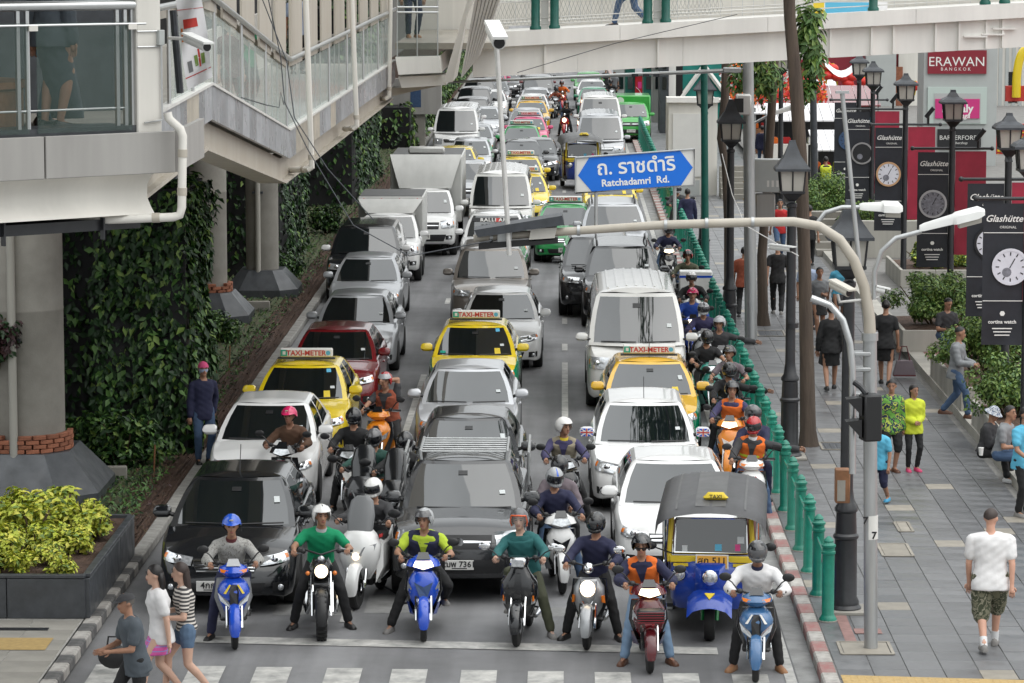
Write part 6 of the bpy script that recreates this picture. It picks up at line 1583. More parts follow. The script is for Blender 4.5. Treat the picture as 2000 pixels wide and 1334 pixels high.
  for s in (-1, 1): lampset(K, 'indicator', 'lamp_amber', [(s * .17, .10, .58), (s * .21, .16, .56), (s * .20, .15, .66), (s * .165, .09, .66)], th=.03); m = MB('chrome'); m.tube([(s * .02, .05, .52), (s * .07, .045, .6)], .012, 6); K.part('chrome_trim', m)
 levers(K, .24, 1.02 if style != 'retro' else 1.06)
 mirrors(K, .2, .24, 1.03, .36 if style != 'retro' else .42, 1.2, (.075, .018, .052))
 if style in ('sport', 'step'): lampset(K, 'visor_screen', 'bike2', [(-.09, .13, 1.02), (.09, .13, 1.02), (.06, .2, 1.1), (-.06, .2, 1.1)], th=.01)
 if basket:
  b = MB('black_plastic'); b.box((0, -.12, .72), (.3, .2, .16), b=.03, taper=(1.12, 1.1)); i = K.part('front_basket', b); 
  for k in range(5): K.part('basket_bar', MB('crimson_bar').bx(-.155, .155, -.232, -.226, .655 + k * .03, .662 + k * .03), i, smooth=0)
 back_end(K)
 return K
def naked_kit():
 K = Kit(); front_end(K, .31, .14, 'black_plastic', .115, (.30, .92), .08)
 K.parts = [p for p in K.parts if p[0] not in ('front_wheel', 'rim', 'brake_disc')]
 K.parts = [(n, m, -1 if u >= 0 and n in ('fork_leg', 'front_fender') else u, l, r) for n, m, u, l, r in K.parts]
 K.parts = [p for p in K.parts if p[2] < 0]
 bike_wheel(K, 'front_wheel', 0, .32, .14, knob=True)
 m = MB('black_plastic'); m.lathe([(.06, .12), (.095, .03), (.1, -.01), (.09, -.02)], 16, axis='y', c=(0, .10, .86)); h = K.part('headlamp_shell', m); m = MB('lamp_lit'); m.ball((0, .085, .86), (.088, .03, .088), 14, 7); K.part('headlamp', m, h)
 for s in (-1, 1): m = MB('lamp_amber'); m.ball((s * .17, .12, .83), (.03, .03, .03), 8, 6); K.part('indicator', m)
 m = MB('alloy'); m.ball((0, .2, .99), (.05, .04, .05), 10, 6); K.part('gauge', m)
 m = MB('paint_black'); m.loft([[(-a, y, z0), (a, y, z0), (a * 1.1, y, (z0 + z1) / 2), (a * .7, y, z1), (-a * .7, y, z1), (-a * 1.1, y, (z0 + z1) / 2)] for y, a, z0, z1 in ((.34, .07, .8, .9), (.45, .13, .74, .96), (.65, .13, .72, .95), (.82, .08, .72, .84))]); K.part('fuel_tank', m)
 m = MB('black_plastic'); m.bx(-.14, .14, .38, .78, .3, .66, b=.05); K.part('engine', m)
 for i in range(5): K.part('cylinder_fin', MB('alloy').bx(-.16, .16, .40, .6, .45 + i * .045, .462 + i * .045), smooth=0)
 m = MB('seat_vinyl'); m.loft([[(-a, y, z), (a, y, z), (a, y, z + .06), (-a, y, z + .06)] for y, a, z in ((.8, .09, .76), (1.0, .13, .76), (1.35, .12, .79), (1.5, .08, .8))]); K.part('seat', m)
 for s in (-1, 1): m = MB('chrome'); m.tube([(s * .12, .4, .4), (s * .18, .5, .25), (s * .2, 1.0, .28), (s * .2, 1.4, .36)], [.022, .025, .04, .045], 8); K.part('exhaust', m)
 m = MB('chrome'); m.tube([(.13, .02, .35), (.13, .16, .7)], .03, 8); K.part('shock', m)
 bike_wheel(K, 'rear_wheel', 1.38, .31, .14, knob=True); levers(K, .28, 1.06, .38, .02)
 return K
def maxi_kit(dark=False):
 K = Kit(); front_end(K, .29, .12, 'bike', .12, (.3, .8), .09)
 m = MB('bike'); m.loft([hsec(.36, .14, .18, .12), hsec(.5, .22, .06, .2), hsec(.66, .27, .0, .26), hsec(.82, .28, .02, .28), hsec(.96, .22, .1, .2), hsec(1.02, .16, .16, .14)]); K.part('front_fairing', m, smooth=50)
 m = MB('bike2'); m.loft([hsec(1.0, .17, .15, .12), hsec(1.2, .19, .24, .08), hsec(1.38, .15, .34, .05), hsec(1.44, .08, .38, .03)]); K.part('windshield', m, smooth=50)
 for s in (-1, 1): lampset(K, 'headlamp', 'lamp_clear', [(s * .03, -.01, .70), (s * .22, .09, .74), (s * .25, .12, .86), (s * .10, .02, .82)], th=.06); lampset(K, 'indicator', 'lamp_red' if not dark else 'lamp_amber', [(s * .27, .19, .93), (s * .30, .26, .93), (s * .30, .26, .97), (s * .27, .19, .97)], th=.05)
 m = MB('lamp_lit' if not dark else 'lamp_clear'); m.ball((0, .0, .70), (.05, .03, .05), 12, 6); K.part('spot_lamp', m)
 for s in (-1, 1): m = MB('bike'); m.loft([[(s * .2, .3, .3), (s * .28, .4, .5), (s * .27, .45, .8), (s * .2, .45, .85)], [(s * .22, 1.1, .35), (s * .27, 1.1, .55), (s * .25, 1.1, .78), (s * .18, 1.1, .8)], [(s * .12, 1.7, .65), (s * .16, 1.7, .72), (s * .14, 1.7, .85), (s * .1, 1.7, .86)]]); K.part('side_fairing', m)
 levers(K, .36, 1.08, .38); mirrors(K, .24, .3, 1.06, .44, 1.22, (.09, .025, .06))
 back_end(K, .70, 1.6, 1.42, .29, False)
 m = MB('black_plastic'); m.tube([(.2, .8, .15), (.36, .95, .02)], .015, 6); K.part('side_stand', m)
 return K
mat('bike', (.1, .1, .4), .2); mat('bike2', (.012, .012, .013), .3, coat=.3); mat('bike3', (.6, .6, .6), .3); mat('mirror_back', (.012, .012, .013), .25); mat('seat_vinyl', (.014, .014, .015), .55); mat('crimson_bar', (.28, .02, .03), .4)
BK = {'sport': scooter_kit('sport', False), 'step': scooter_kit('step', True), 'retro': scooter_kit('retro', False), 'round': scooter_kit('round', True), 'basket': scooter_kit('step', True, True), 'unlit': scooter_kit('step', False), 'naked': naked_kit(), 'maxi': maxi_kit(), 'darkmaxi': maxi_kit(True)}
def bike(kit, label, px, py, paint, rz=0.0, p2='paint_black', p3='sign_white', mir=None, X=None):
 a = G(px, py)
 t = BK[kit].stamp('motorcycle' if kit == 'naked' else 'scooter', label, 'motorcycle' if kit == 'naked' else 'scooter', (a.x, a.y + .22, 0), R(rz + rng.uniform(-5, 5)), 'motorcycles and scooters waiting at the lights', {'bike': 'paint_' + paint, 'bike2': p2, 'bike3': p3, 'mirror_back': mir or 'black_plastic'})
 return t
# ------------------------------------------------------------------ people: one continuous skin per figure, clothes as shells of their own
def caps(mb, p0, r0, p1, r1, n=10, k=None):
 p0, p1 = Vector(p0), Vector(p1); d = p1 - p0
 if d.length < 1e-5: d = Vector((0, 0, .001))
 u = d.normalized(); pts, rs = [], []
 for a in (80, 50, 20): pts.append(p0 - u * r0 * math.sin(R(a))); rs.append(r0 * math.cos(R(a)))
 pts += [p0.lerp(p1, q) for q in (0, .5, 1)] ; rs += [r0, (r0 + r1) / 2 * 1.02, r1]
 for a in (20, 50, 80): pts.append(p1 + u * r1 * math.sin(R(a))); rs.append(r1 * math.cos(R(a)))
 mb.tube(pts, rs, n, k)
WORK = bpy.data.scenes.new('workshop')
def remesh(mb, vox, smooth=3, name='figure', key='skin'):
 me = bpy.data.meshes.new('raw'); me.from_pydata(mb.v, [], mb.f)
 o = bpy.data.objects.new('raw', me); WORK.collection.objects.link(o)
 r = o.modifiers.new('r', 'REMESH'); r.mode = 'VOXEL'; r.voxel_size = vox
 if smooth: s = o.modifiers.new('s', 'SMOOTH'); s.iterations = smooth; s.factor = .5
 vl = WORK.view_layers[0]; vl.update(); out = bpy.data.meshes.new_from_object(o.evaluated_get(vl.depsgraph))
 bpy.data.objects.remove(o); bpy.data.meshes.remove(me)
 out.name = name; out.materials.clear(); out.materials.append(MAT[key]); KEYS[out.name] = [key]
 if name == 'garment':
  n = len(out.vertices); C = np.empty(n * 3, np.float32); Nv = np.empty(n * 3, np.float32)
  out.vertices.foreach_get('co', C); out.vertices.foreach_get('normal', Nv); C = C.reshape(-1, 3); Nv = Nv.reshape(-1, 3); x, y, z = C.T; o = n % 13
  d = .0017 * np.sin(38 * z + 21 * np.sin(2.3 * x + o) + 9 * y + 3 * np.sin(11 * x + 7 * z)) * (.5 + .5 * np.sin(9 * x + 6 * z + o)) + .0017 * np.sin(23 * x - 31 * z + 5 * np.sin(8 * y + o)) + .002 * np.sin(61 * z + 40 * x + o)
  out.vertices.foreach_set('co', (C + Nv * d[:, None]).ravel())
 out.polygons.foreach_set('use_smooth', [True] * len(out.polygons))
 return out
def join_mesh(base, mb, name):
 """adds the fine pieces (fingers, eyes, lips) to the remeshed skin so that the body stays one mesh"""
 V = [tuple(v.co) for v in base.vertices]; F = [tuple(p.vertices) for p in base.polygons]
 m2 = MB(KEYS[base.name][0]); m2.add(V, F); keys0 = KEYS[base.name][0]
 for f, i in zip(mb.f, mb.mi): pass
 off = len(m2.v); m2.v.extend(mb.v)
 for f, i in zip(mb.f, mb.mi): m2.f.append(tuple(off + a for a in f)); m2.mi.append(m2._k(mb.keys[i]))
 bpy.data.meshes.remove(base)
 me = m2.mesh(name, 0, fix=False); me.polygons.foreach_set('use_smooth', [True] * len(me.polygons)); return me
def ik(a, b, l1, l2, pole):
 d = b - a; L = d.length
 if L > (l1 + l2) * .995: b = a + d.normalized() * (l1 + l2) * .995; d = b - a; L = d.length
 x = (l1 * l1 - l2 * l2 + L * L) / (2 * L); h = math.sqrt(max(l1 * l1 - x * x, 0)); u = d.normalized()
 q = pole - u * pole.dot(u); q = q.normalized() if q.length > 1e-6 else Vector((0, 0, 1))
 return a + u * x + q * h, b
class Fig: pass
def skeleton(pel=(0, 0, .93), lean=4, twist=0, side=0, hands=None, feet=None, knees=None, elbows=None, head=(0, 0), female=False, wide=1.0):
 f = Fig(); V3 = Vector
 f.pel = V3(pel); f.wide = wide; f.female = female
 Rm = Euler((R(lean), R(side), R(twist)), 'XYZ').to_matrix()           # positive lean tips towards -Y
 up = Rm @ V3((0, 0, 1)); f.up = up; f.ax = Rm @ V3((1, 0, 0)); f.fw = Rm @ V3((0, -1, 0))
 sw = (.165 if female else .185) * wide
 f.neck = f.pel + up * .51
 f.head = f.neck + up * .085 + V3((0, -.025, .095))
 f.hy, f.hp = head
 f.sh, f.el, f.wr, f.hip, f.kn, f.an, f.toe = {}, {}, {}, {}, {}, {}, {}
 hands = hands or {-1: (-.24, -.02, .78), 1: (.24, -.02, .78)}
 feet = feet or {-1: (-.09, 0, .085, 8), 1: (.09, 0, .085, 8)}
 for s in (-1, 1):
  f.sh[s] = f.neck + f.ax * s * sw - up * .085
  pole = V3(elbows[s]) if elbows else V3((s * .5, .8, -.4))
  f.el[s], f.wr[s] = ik(f.sh[s], V3(hands[s][:3]), .285, .255, pole)
  f.hip[s] = f.pel + V3((s * .09 * (wide * .5 + .5), 0, -.02))
  a = V3(feet[s][:3]); pole = V3(knees[s]) if knees else V3((s * .25, -1, .2))
  f.kn[s], f.an[s] = ik(f.hip[s], a, .435, .425, pole)
  y = R(feet[s][3]) * s; f.toe[s] = V3((math.sin(y), -math.cos(y), 0)); f.flex = feet
 return f
def torso(mb, f, g=0.0, z0=-.10, z1=.53, k=None, hem=False):
 prof = [(-.11, .145, .095), (-.04, .158, .112), (.06, .148, .105), (.16, .138, .098), (.28, .152, .105), (.38, .168, .110), (.45, .165, .100), (.50, .115, .080), (.535, .065, .060)]
 if f.female: prof = [(-.11, .155, .105), (-.04, .165, .12), (.06, .142, .10), (.15, .122, .09), (.27, .138, .108), (.36, .15, .125), (.44, .145, .095), (.50, .10, .075), (.535, .058, .055)]
 if hem: prof = [(-.17, .172, .135), (-.11, .172, .133), (-.04, .168, .124)] + prof[2:]; z0 = -.2
 secs = []
 for z, a, b in prof:
  if z < z0 - .001 or z > z1 + .001: continue
  c = f.pel + f.up * z; a = a * f.wide + g; b = b * (.4 + .6 * f.wide) + g
  secs.append([c + f.ax * (a * math.copysign(abs(math.cos(t)) ** .8, math.cos(t))) + f.fw * (b * math.copysign(abs(math.sin(t)) ** .9, math.sin(t))) for t in [2 * math.pi * i / 18 for i in range(18)]])
 mb.loft(secs, k)
def limb_dir(a, b): return (b - a).normalized()
FIG = {}
def person_kit(pose_key, pose, outfit, vox=.016):
 """outfit: top short/long/none, legs long/short/skirt/none, hair, helmet ..."""
 kk = (pose_key, repr(sorted(outfit.items(), key=str)))
 if kk in FIG: return FIG[kk]
 f = skeleton(**pose); K = Kit(); top, legs = outfit.get('top', 'short'), outfit.get('legs', 'long'); w = f.wide
 # skin
 b = MB('skin'); torso(b, f)
 hm = Euler((R(f.hp), 0, R(f.hy)), 'XYZ').to_matrix()
 H = lambda x, y, z: f.head + hm @ Vector((x, y, z))
 b.ball(f.head + hm @ Vector((0, .012, .025)), (.078, .095, .098), 14, 10, rot=(R(f.hp), 0, R(f.hy)))
 caps(b, H(0, -.02, -.03), .066, H(0, -.05, -.085), .042); caps(b, H(0, -.082, .005), .012, H(0, -.1, -.03), .018, 8)
 for s in (-1, 1): b.ball(H(s * .08, .01, -.005), (.014, .026, .034), 8, 6)
 caps(b, f.neck - f.up * .03, .056, H(0, .02, -.06), .052)
 for s in (-1, 1):
  caps(b, f.neck + f.ax * s * .045 - f.up * .03, .052, f.sh[s], .052 * w)
  caps(b, f.sh[s], .052 * w, f.el[s], .04); caps(b, f.el[s], .042, f.wr[s], .029)
  d = limb_dir(f.el[s], f.wr[s]); caps(b, f.wr[s], .028, f.wr[s] + d * .075, .034)
  caps(b, f.hip[s], .092 * (w * .5 + .5), f.kn[s], .056); caps(b, f.kn[s], .056, f.kn[s].lerp(f.an[s], .35) + f.toe[s] * -.012, .056); caps(b, f.kn[s].lerp(f.an[s], .35) + f.toe[s] * -.012, .055, f.an[s], .036)
  caps(b, f.an[s] + Vector((0, 0, -.03)), .034, f.an[s] + f.toe[s] * .12 + Vector((0, 0, -.052)), .028)
 skin = remesh(b, vox, 3, 'body')
 e = MB('skin')
 for s in (-1, 1):
  d = limb_dir(f.el[s], f.wr[s]); side_ = d.cross(f.fw); side_ = side_.normalized() if side_.length > .2 else f.ax.copy()
  nrm = side_.cross(d).normalized()
  if outfit.get('grip') and s in outfit['grip']: d2, curl = d, 1.0
  else: d2, curl = d, .28
  if nrm.z > 0: nrm = -nrm
  base = f.wr[s] + d * .085
  for i, L in enumerate((.058, .07, .075, .064)):
   o = base + side_ * (i - 1.5) * .019
   p1 = o + (d * (1 - curl * .3) + nrm * curl * .7).normalized() * L * .5; p2 = p1 + (d * (1 - curl * 1.3) + nrm * (curl * 1.1 + .1)).normalized() * L * .5
   e.tube([o - d * .02, o, p1, p2], [.0095, .0095, .0088, .006], 6)
  o = f.wr[s] + d * .03 + side_ * (-s) * .028; e.tube([o, o + (side_ * (-s) * .6 + d * .6 + nrm * .3).normalized() * .03, o + (side_ * (-s) * .35 + d * .8 + nrm * .5).normalized() * .06], [.012, .011, .007], 6)
  e.ball(H(s * .032, -.083, .012), (.014, .008, .007), 8, 5, 'eye'); e.tube([H(s * .015, -.093, .034), H(s * .035, -.092, .039), H(s * .055, -.078, .034)], .005, 5, 'hair')
 e.tube([H(-.024, -.091, -.058), H(0, -.099, -.056), H(.024, -.091, -.058)], [.005, .008, .005], 6, 'lips')
 K.part('body', join_mesh(skin, e, 'body'), smooth=0)
 # top garment
 if top != 'none':
  b = MB('top'); g = max(.018, outfit.get('loose', .018)); torso(b, f, g, -.05, .50, None, outfit.get('untucked', f.pel.z > .85))
  for s in (-1, 1):
   caps(b, f.neck + f.ax * s * .055 - f.up * .04, .05 + g * .7, f.sh[s], .05 * w + g * .8)
   if top == 'long': caps(b, f.sh[s], .051 * w + g * .8, f.el[s], .043 + g); caps(b, f.el[s], .043 + g, f.el[s].lerp(f.wr[s], .93), .036 + g)
   elif top == 'short': q = f.sh[s].lerp(f.el[s], .62); caps(b, f.sh[s], .051 * w + g * .8, q, .048 + g * .9)
  if outfit.get('skirted_top'): 
   c = f.pel; b.loft([[c + Vector((x * math.cos(t), y * math.sin(t), z)) for t in [2 * math.pi * i / 16 for i in range(16)]] for z, x, y in ((.1, .15, .11), (-.08, .19, .14), (-.22, .20, .15))])
  K.part(outfit.get('top_name', 'shirt'), remesh(b, vox, 2, 'garment', 'top'), smooth=0)
  if outfit.get('collar'):
   m = MB('collar'); m.loft([[f.neck + f.ax * (a * math.cos(t)) + f.fw * (a * math.sin(t) * .9 + .005) + f.up * z for t in [2 * math.pi * i / 14 for i in range(14)]] for a, z in ((.10, -.05), (.082, .0), (.066, .03), (.062, .0))], cap=False); K.part('collar', m, smooth=60)
 if outfit.get('vest'):
  b = MB('vest'); torso(b, f, .044, -.06, .47)
  for s in (-1, 1): caps(b, f.neck + f.ax * s * .075 - f.up * .05, .08, f.sh[s] - f.ax * s * .055, .09)
  v = K.part('vest', remesh(b, vox, 2, 'garment', 'vest'), smooth=0)
  if outfit.get('vest_zip', True):
   m = MB('top')
   m.loft([[f.pel + f.up * z + f.fw * d + f.ax * q for q in (-hw, hw)] for z, d, hw in ((-.04, .172, .012), (.1, .162, .014), (.28, .166, .02), (.40, .168, .045), (.47, .135, .075))], cap=False, closed=False); K.part('vest_opening', m, v, smooth=0)
  if outfit['vest'] == 'hivis':
   for z in (.08, .24):
    m = MB('strip'); m.loft([[f.pel + f.up * (z + q) + f.ax * ((.196 if z > .2 else .191) * w) * math.cos(t) + f.fw * (.158 * math.sin(t)) for t in [2 * math.pi * i / 20 for i in range(20)]] for q in (0, .04)], cap=False); K.part('reflective_strip', m, v, smooth=60)
 # legs
 if legs in ('long', 'short'):
  b = MB('legs'); g = outfit.get('leg_loose', .012)
  c = f.pel; b.loft([[c + f.ax * ((x * w + g) * math.cos(t)) + f.fw * ((y + g) * math.sin(t)) + f.up * z for t in [2 * math.pi * i / 16 for i in range(16)]] for z, x, y in ((-.10, .14, .09), (-.04, .155, .11), (.03, .152, .108), (.06, .148, .104))])
  for s in (-1, 1):
   if legs == 'long': caps(b, f.hip[s], .095 * (w * .5 + .5) + g, f.kn[s], .06 + g); caps(b, f.kn[s], .06 + g, f.kn[s].lerp(f.an[s], .93), .045 + g * 1.3)
   else:
    q = outfit.get('short_len', .9); caps(b, f.hip[s], .098 * (w * .5 + .5) + g, f.hip[s].lerp(f.kn[s], q), .072 + g * 1.5)
    if q >= .9: caps(b, f.hip[s].lerp(f.kn[s], .8), .075 + g * 1.5, f.kn[s].lerp(f.an[s], .12), .068 + g)
  K.part('trousers' if legs == 'long' else 'shorts', remesh(b, vox, 2, 'garment', 'legs'), smooth=0)
 elif legs == 'skirt':
  b = MB('legs'); c = f.pel; q = outfit.get('skirt_len', .42)
  kc = (f.kn[-1] + f.kn[1]) / 2; dx = (f.kn[1] - f.kn[-1]).length / 2
  lo = (f.hip[-1] + f.hip[1]) / 2; lo = lo + (kc - lo) * (q / .43)
  b.loft([[c + Vector((x * math.cos(t), y * math.sin(t), z)) for t in [2 * math.pi * i / 20 for i in range(20)]] for z, x, y in ((.08, .13, .10), (-.05, .175, .135))] + [[lo + Vector(((.13 + dx * .4) * math.cos(t), (.12 + abs((f.kn[1] - f.kn[-1]).y) * .35) * math.sin(t), 0)) for t in [2 * math.pi * i / 20 for i in range(20)]]])
  K.part('skirt', remesh(b, vox, 2, 'garment', 'legs'), smooth=0)
 # shoes and socks
 for s in (-1, 1):
  m = MB('shoe'); t = f.toe[s]; sd = Vector((-t.y, t.x, 0)); o = f.an[s] + Vector((0, 0, -.085)); pit = outfit.get('heel', {}).get(s, 0)
  secs = []
  for q, hw, h in ((-.085, .026, .05), (-.06, .038, .085), (0, .042, .088), (.06, .046, .07), (.12, .05, .055), (.165, .042, .045), (.19, .02, .03)):
   secs.append([o + t * q + sd * x * hw + Vector((0, 0, z * h - q * pit)) for x, z in ((-1, 0), (1, 0), (1.05, .35), (.7, .85), (0, 1.05), (-.7, .85), (-1.05, .35))])
  m.loft(secs); sh = K.part('shoe', m, smooth=60)
  if outfit.get('socks'): m = MB('sock'); m.tube([f.an[s] + Vector((0, 0, -.03)), f.an[s].lerp(f.kn[s], .22)], [.044, .048], 10); K.part('sock', m)
 # hair or headgear
 hd = outfit.get('head', 'hair'); hr = (R(f.hp), 0, R(f.hy))
 def hp(lon, lat, r, c=(0, .012, .02)):           # point on the head ellipsoid, lon 0 = face
  lo, la = R(lon), R(lat); return H(c[0] + r[0] * math.sin(lo) * math.cos(la), c[1] - r[1] * math.cos(lo) * math.cos(la), c[2] + r[2] * math.sin(la))
 if hd in ('hair', 'long', 'bun', 'tail', 'short'):
  m = MB('hair'); r = (.088, .106, .108)
  def lowlat(lon): a = abs(lon); return itp(a, [(0, 38), (45, 30), (75, 2), (105, -12), (140, -30), (180, -38)]) if hd != 'short' else itp(a, [(0, 45), (50, 36), (80, 14), (110, 2), (180, -18)])
  lons = [i * 15 - 180 for i in range(25)]
  m.grid(lambda lo, q: hp(lo, lerp(lowlat(lo), 90, q), r), lons, [0, .12, .3, .5, .7, .88, 1.0]); 
  m.grid(lambda lo, q: hp(lo, lerp(lowlat(lo), 90, q), (.074, .09, .09)), lons, [0, 1.0])
  K.part('hair', m, smooth=80)
  if hd == 'long':
   m = MB('hair'); L = outfit.get('hair_len', .34); secs = []
   for q, hw, dp in ((0, .075, .05), (.3, .088, .05), (.65, .085, .04), (.9, .065, .03), (1, .03, .02)):
    c = H(0, .07, .02); c = Vector((c.x, c.y, c.z)) - Vector((0, 0, L * q)) + (hm @ Vector((0, .055, 0))) * min(q, .6); bx_ = hm @ Vector((1, 0, 0)); by_ = hm @ Vector((0, 1, 0))
    secs.append([c + bx_ * hw * math.cos(t) + by_ * dp * math.sin(t) for t in [2 * math.pi * i / 12 for i in range(12)]])
   m.loft(secs); K.part('long_hair', m, smooth=80)
  if hd == 'bun': m = MB('hair'); m.ball(H(0, .12, .03), (.05, .045, .05), 10, 7); K.part('hair_bun', m)
  if hd == 'tail': m = MB('hair'); p = H(0, .11, .06); m.tube([p, p + Vector((0, .05, -.05)), p + Vector((0.02, .05, -.2)), p + Vector((0.03, .03, -.33))], [.03, .035, .03, .008], 8); K.part('pony_tail', m)
 elif hd in ('half', 'open', 'full', 'jet'):
  m = MB('helmet'); r = (.125, .148, .138)
  if hd == 'half':
   m.grid(lambda lo, q: hp(lo, lerp(itp(abs(lo), [(0, 20), (60, 12), (90, -14), (180, -22)]), 90, q), r), [i * 12 - 180 for i in range(31)], [0, .1, .3, .55, .8, 1]); m.grid(lambda lo, q: hp(lo, lerp(22, 14, q), (r[0], r[1] + .045 * q * math.cos(R(lo)), r[2])), [-70, -45, -20, 0, 20, 45, 70], [0, 1])
   h = K.part('helmet', m, smooth=70); mb_ = MB('badge_metal'); mb_.ball(hp(0, 38, (.128, .150, .14)), (.03, .01, .012), 8, 5, rot=hr); K.part('helmet_badge', mb_, h)
   m = MB('black_matte')
   for s in (-1, 1): m.tube([hp(s * 95, -12, r), hp(s * 70, -45, (.088, .1, .12)), hp(0, -58, (.06, .08, .14))], .009, 5)
   K.part('chin_strap', m, h)
  else:
   low = {'open': [(0, 26), (50, 22), (68, -38), (110, -42), (180, -40)], 'jet': [(0, 26), (50, 22), (68, -38), (110, -42), (180, -40)], 'full': [(0, -48), (180, -44)]}[hd]
   m.grid(lambda lo, q: hp(lo, lerp(itp(abs(lo), low), 90, q), r), [i * 10 - 180 for i in range(37)], [0, .06, .18, .35, .55, .75, .9, 1])
   m.grid(lambda lo, q: hp(lo, lerp(itp(abs(lo), low), 90, q), (.108, .13, .12)), [i * 20 - 180 for i in range(19)], [0, .5, 1])
   if hd == 'full': caps(m, hp(-38, -36, (.10, .135, .13)), .035, hp(38, -36, (.10, .135, .13)), .035); caps(m, hp(-20, -38, (.10, .145, .13)), .032, hp(20, -38, (.10, .145, .13)), .032)
   h = K.part('helmet', m, smooth=70)
   v = MB('visor'); la = {'full': (-16, 26), 'open': (20, 56), 'jet': (-34, 26)}[outfit.get('visor', hd)]
   v.grid(lambda lo, q: hp(lo, lerp(la[0], la[1], q), (r[0] * 1.045, r[1] * 1.06, r[2] * 1.05)), [i * 12 - 72 for i in range(13)], [0, .33, .66, 1]); K.part('visor', v, h, smooth=80)
   if outfit.get('trim'): v = MB('trim'); v.tube([hp(lo, itp(abs(lo), low), (r[0] * 1.02, r[1] * 1.02, r[2] * 1.02)) for lo in range(-110, 111, 10)], .011, 6); K.part('helmet_trim', v, h)
   if outfit.get('stripe'):
    v = MB('trim'); v.grid(lambda x, la_: hp(math.degrees(math.atan2(x, 1)) * 1.0, la_, (r[0] * 1.012, r[1] * 1.012, r[2] * 1.012)), [-.14, .14], list(range(28, 90, 8))); K.part('helmet_stripe', v, h, smooth=60)
 elif hd in ('cap', 'flatcap', 'sunhat', 'beanie'):
  m = MB('hat'); r = (.096, .115, .112)
  m.grid(lambda lo, q: hp(lo, lerp(14 if hd != 'beanie' else 8, 90, q), (r[0] * (1.04 if hd == 'flatcap' else 1), r[1] * (1.1 if hd == 'flatcap' else 1), r[2] * (.9 if hd == 'flatcap' else 1.05))), [i * 15 - 180 for i in range(25)], [0, .25, .5, .75, 1])
  if hd in ('cap', 'flatcap'): m.grid(lambda lo, q: hp(lo, 14 - 6 * q, (r[0], r[1] + .07 * q, r[2])), [-60, -30, 0, 30, 60], [0, 1])
  if hd == 'sunhat': m.grid(lambda lo, q: hp(lo, 14 - 22 * q, (r[0] * (1 + .6 * q), r[1] * (1 + .5 * q), r[2] * 1.1)), [i * 15 - 180 for i in range(25)], [0, .5, 1])
  K.part('hat', m, smooth=70)
  m = MB('hair'); m.grid(lambda lo, q: hp(lo, lerp(-26, 20, q), (.086, .104, .105)), [i * 15 + 75 for i in range(15)], [0, .5, 1]); K.part('hair', m, smooth=70)
  if hd == 'beanie': m = MB('mask'); m.grid(lambda lo, q: hp(lo, lerp(-70, -4, q), (.085, .118, .112)), [i * 15 - 90 for i in range(13)], [0, .35, .7, 1]); K.part('face_cover', m, smooth=70)
 if outfit.get('mask'): m = MB('mask'); m.grid(lambda lo, q: hp(lo, lerp(-66, -8, q), (.084, .122, .112)), [i * 14 - 70 for i in range(11)], [0, .3, .65, 1]); K.part('face_mask', m, smooth=70)
 K.fig = f; FIG[kk] = K
 return K
for k, c in (('skin_', (.4, .2, .13)), ('top', (.5, .5, .5)), ('legs', (.1, .1, .1)), ('shoe', (.02, .02, .02)), ('hair', (.011, .009, .009)), ('helmet', (.1, .1, .1)), ('vest', (.5, .2, .05)), ('strip', (.62, .62, .30)), ('collar', (.6, .6, .6)), ('sock', (.7, .7, .7)), ('hat', (.1, .1, .1)), ('mask', (.02, .02, .02)), ('trim', (.6, .1, .02)), ('badge_metal', (.4, .38, .3))):
 if k not in MAT: mat(k, c, .6)
def dress(skin='skin', top='white', legs='black', shoe='black', helmet=None, hair='black', **kw):
 o = {'skin': skin, 'top': 'cloth_' + top, 'legs': 'cloth_' + legs, 'shoe': 'shoe_' + shoe, 'hair': 'hair_' + hair}
 if helmet: o['helmet'] = 'helmet_' + helmet
 for k, v in kw.items():
  o[k] = v if v in MAT else 'cloth_' + v
 return o
# riding poses: hips on the seat, hands on the bars, one or both feet down
def ride(gx=.29, gy=.34, gz=1.02, lean=20, head=(0, 0), L='down', Rr='down', seat=(0, .93, .79), spread=.27, fy=.62, side=0, hands=None, twist=0, wide=1.0, female=False):
 ft = {}
 for s, m in ((-1, L), (1, Rr)): ft[s] = (s * spread, fy, .085, 22) if m == 'down' else ((s * .15, .56, .42, 8) if m == 'up' else (s * .27, .98, .37, 10))
 h = {-1: (-gx, gy, gz), 1: (gx, gy, gz)}
 if hands: h.update(hands)
 return dict(pel=seat, lean=lean, side=side, twist=twist, hands=h, feet=ft, knees={-1: (-.18, -1, .5), 1: (.18, -1, .5)}, elbows={-1: (-.7, .6, -.6), 1: (.7, .6, -.6)}, head=head, wide=wide, female=female)
def rider(label, bk, pose, outfit, colours, hold=True, scale=1.0, off=(0, 0, 0), vox=.016):
 o = dict(outfit)
 if hold: o['grip'] = (-1, 1)
 pose = dict(pose, side=rng.uniform(-5, 5), twist=rng.uniform(-9, 9), lean=pose['lean'] + rng.uniform(-4, 6), head=(pose['head'][0] + rng.uniform(-14, 14), pose['head'][1] + rng.uniform(-4, 6)))
 K = person_kit(repr(sorted(pose.items(), key=str)), pose, o, vox)
 M = Matrix.Rotation(bk.rotation_euler.z, 4, 'Z'); p = bk.location + M @ Vector(off)
 return K.stamp('person', label, 'person', p, bk.rotation_euler.z, 'riders waiting on their machines', colours, scale)
RG = 'motorcycles and scooters waiting at the lights'
JK = dict(top='long', legs='long', top_name='jacket', loose=.022)
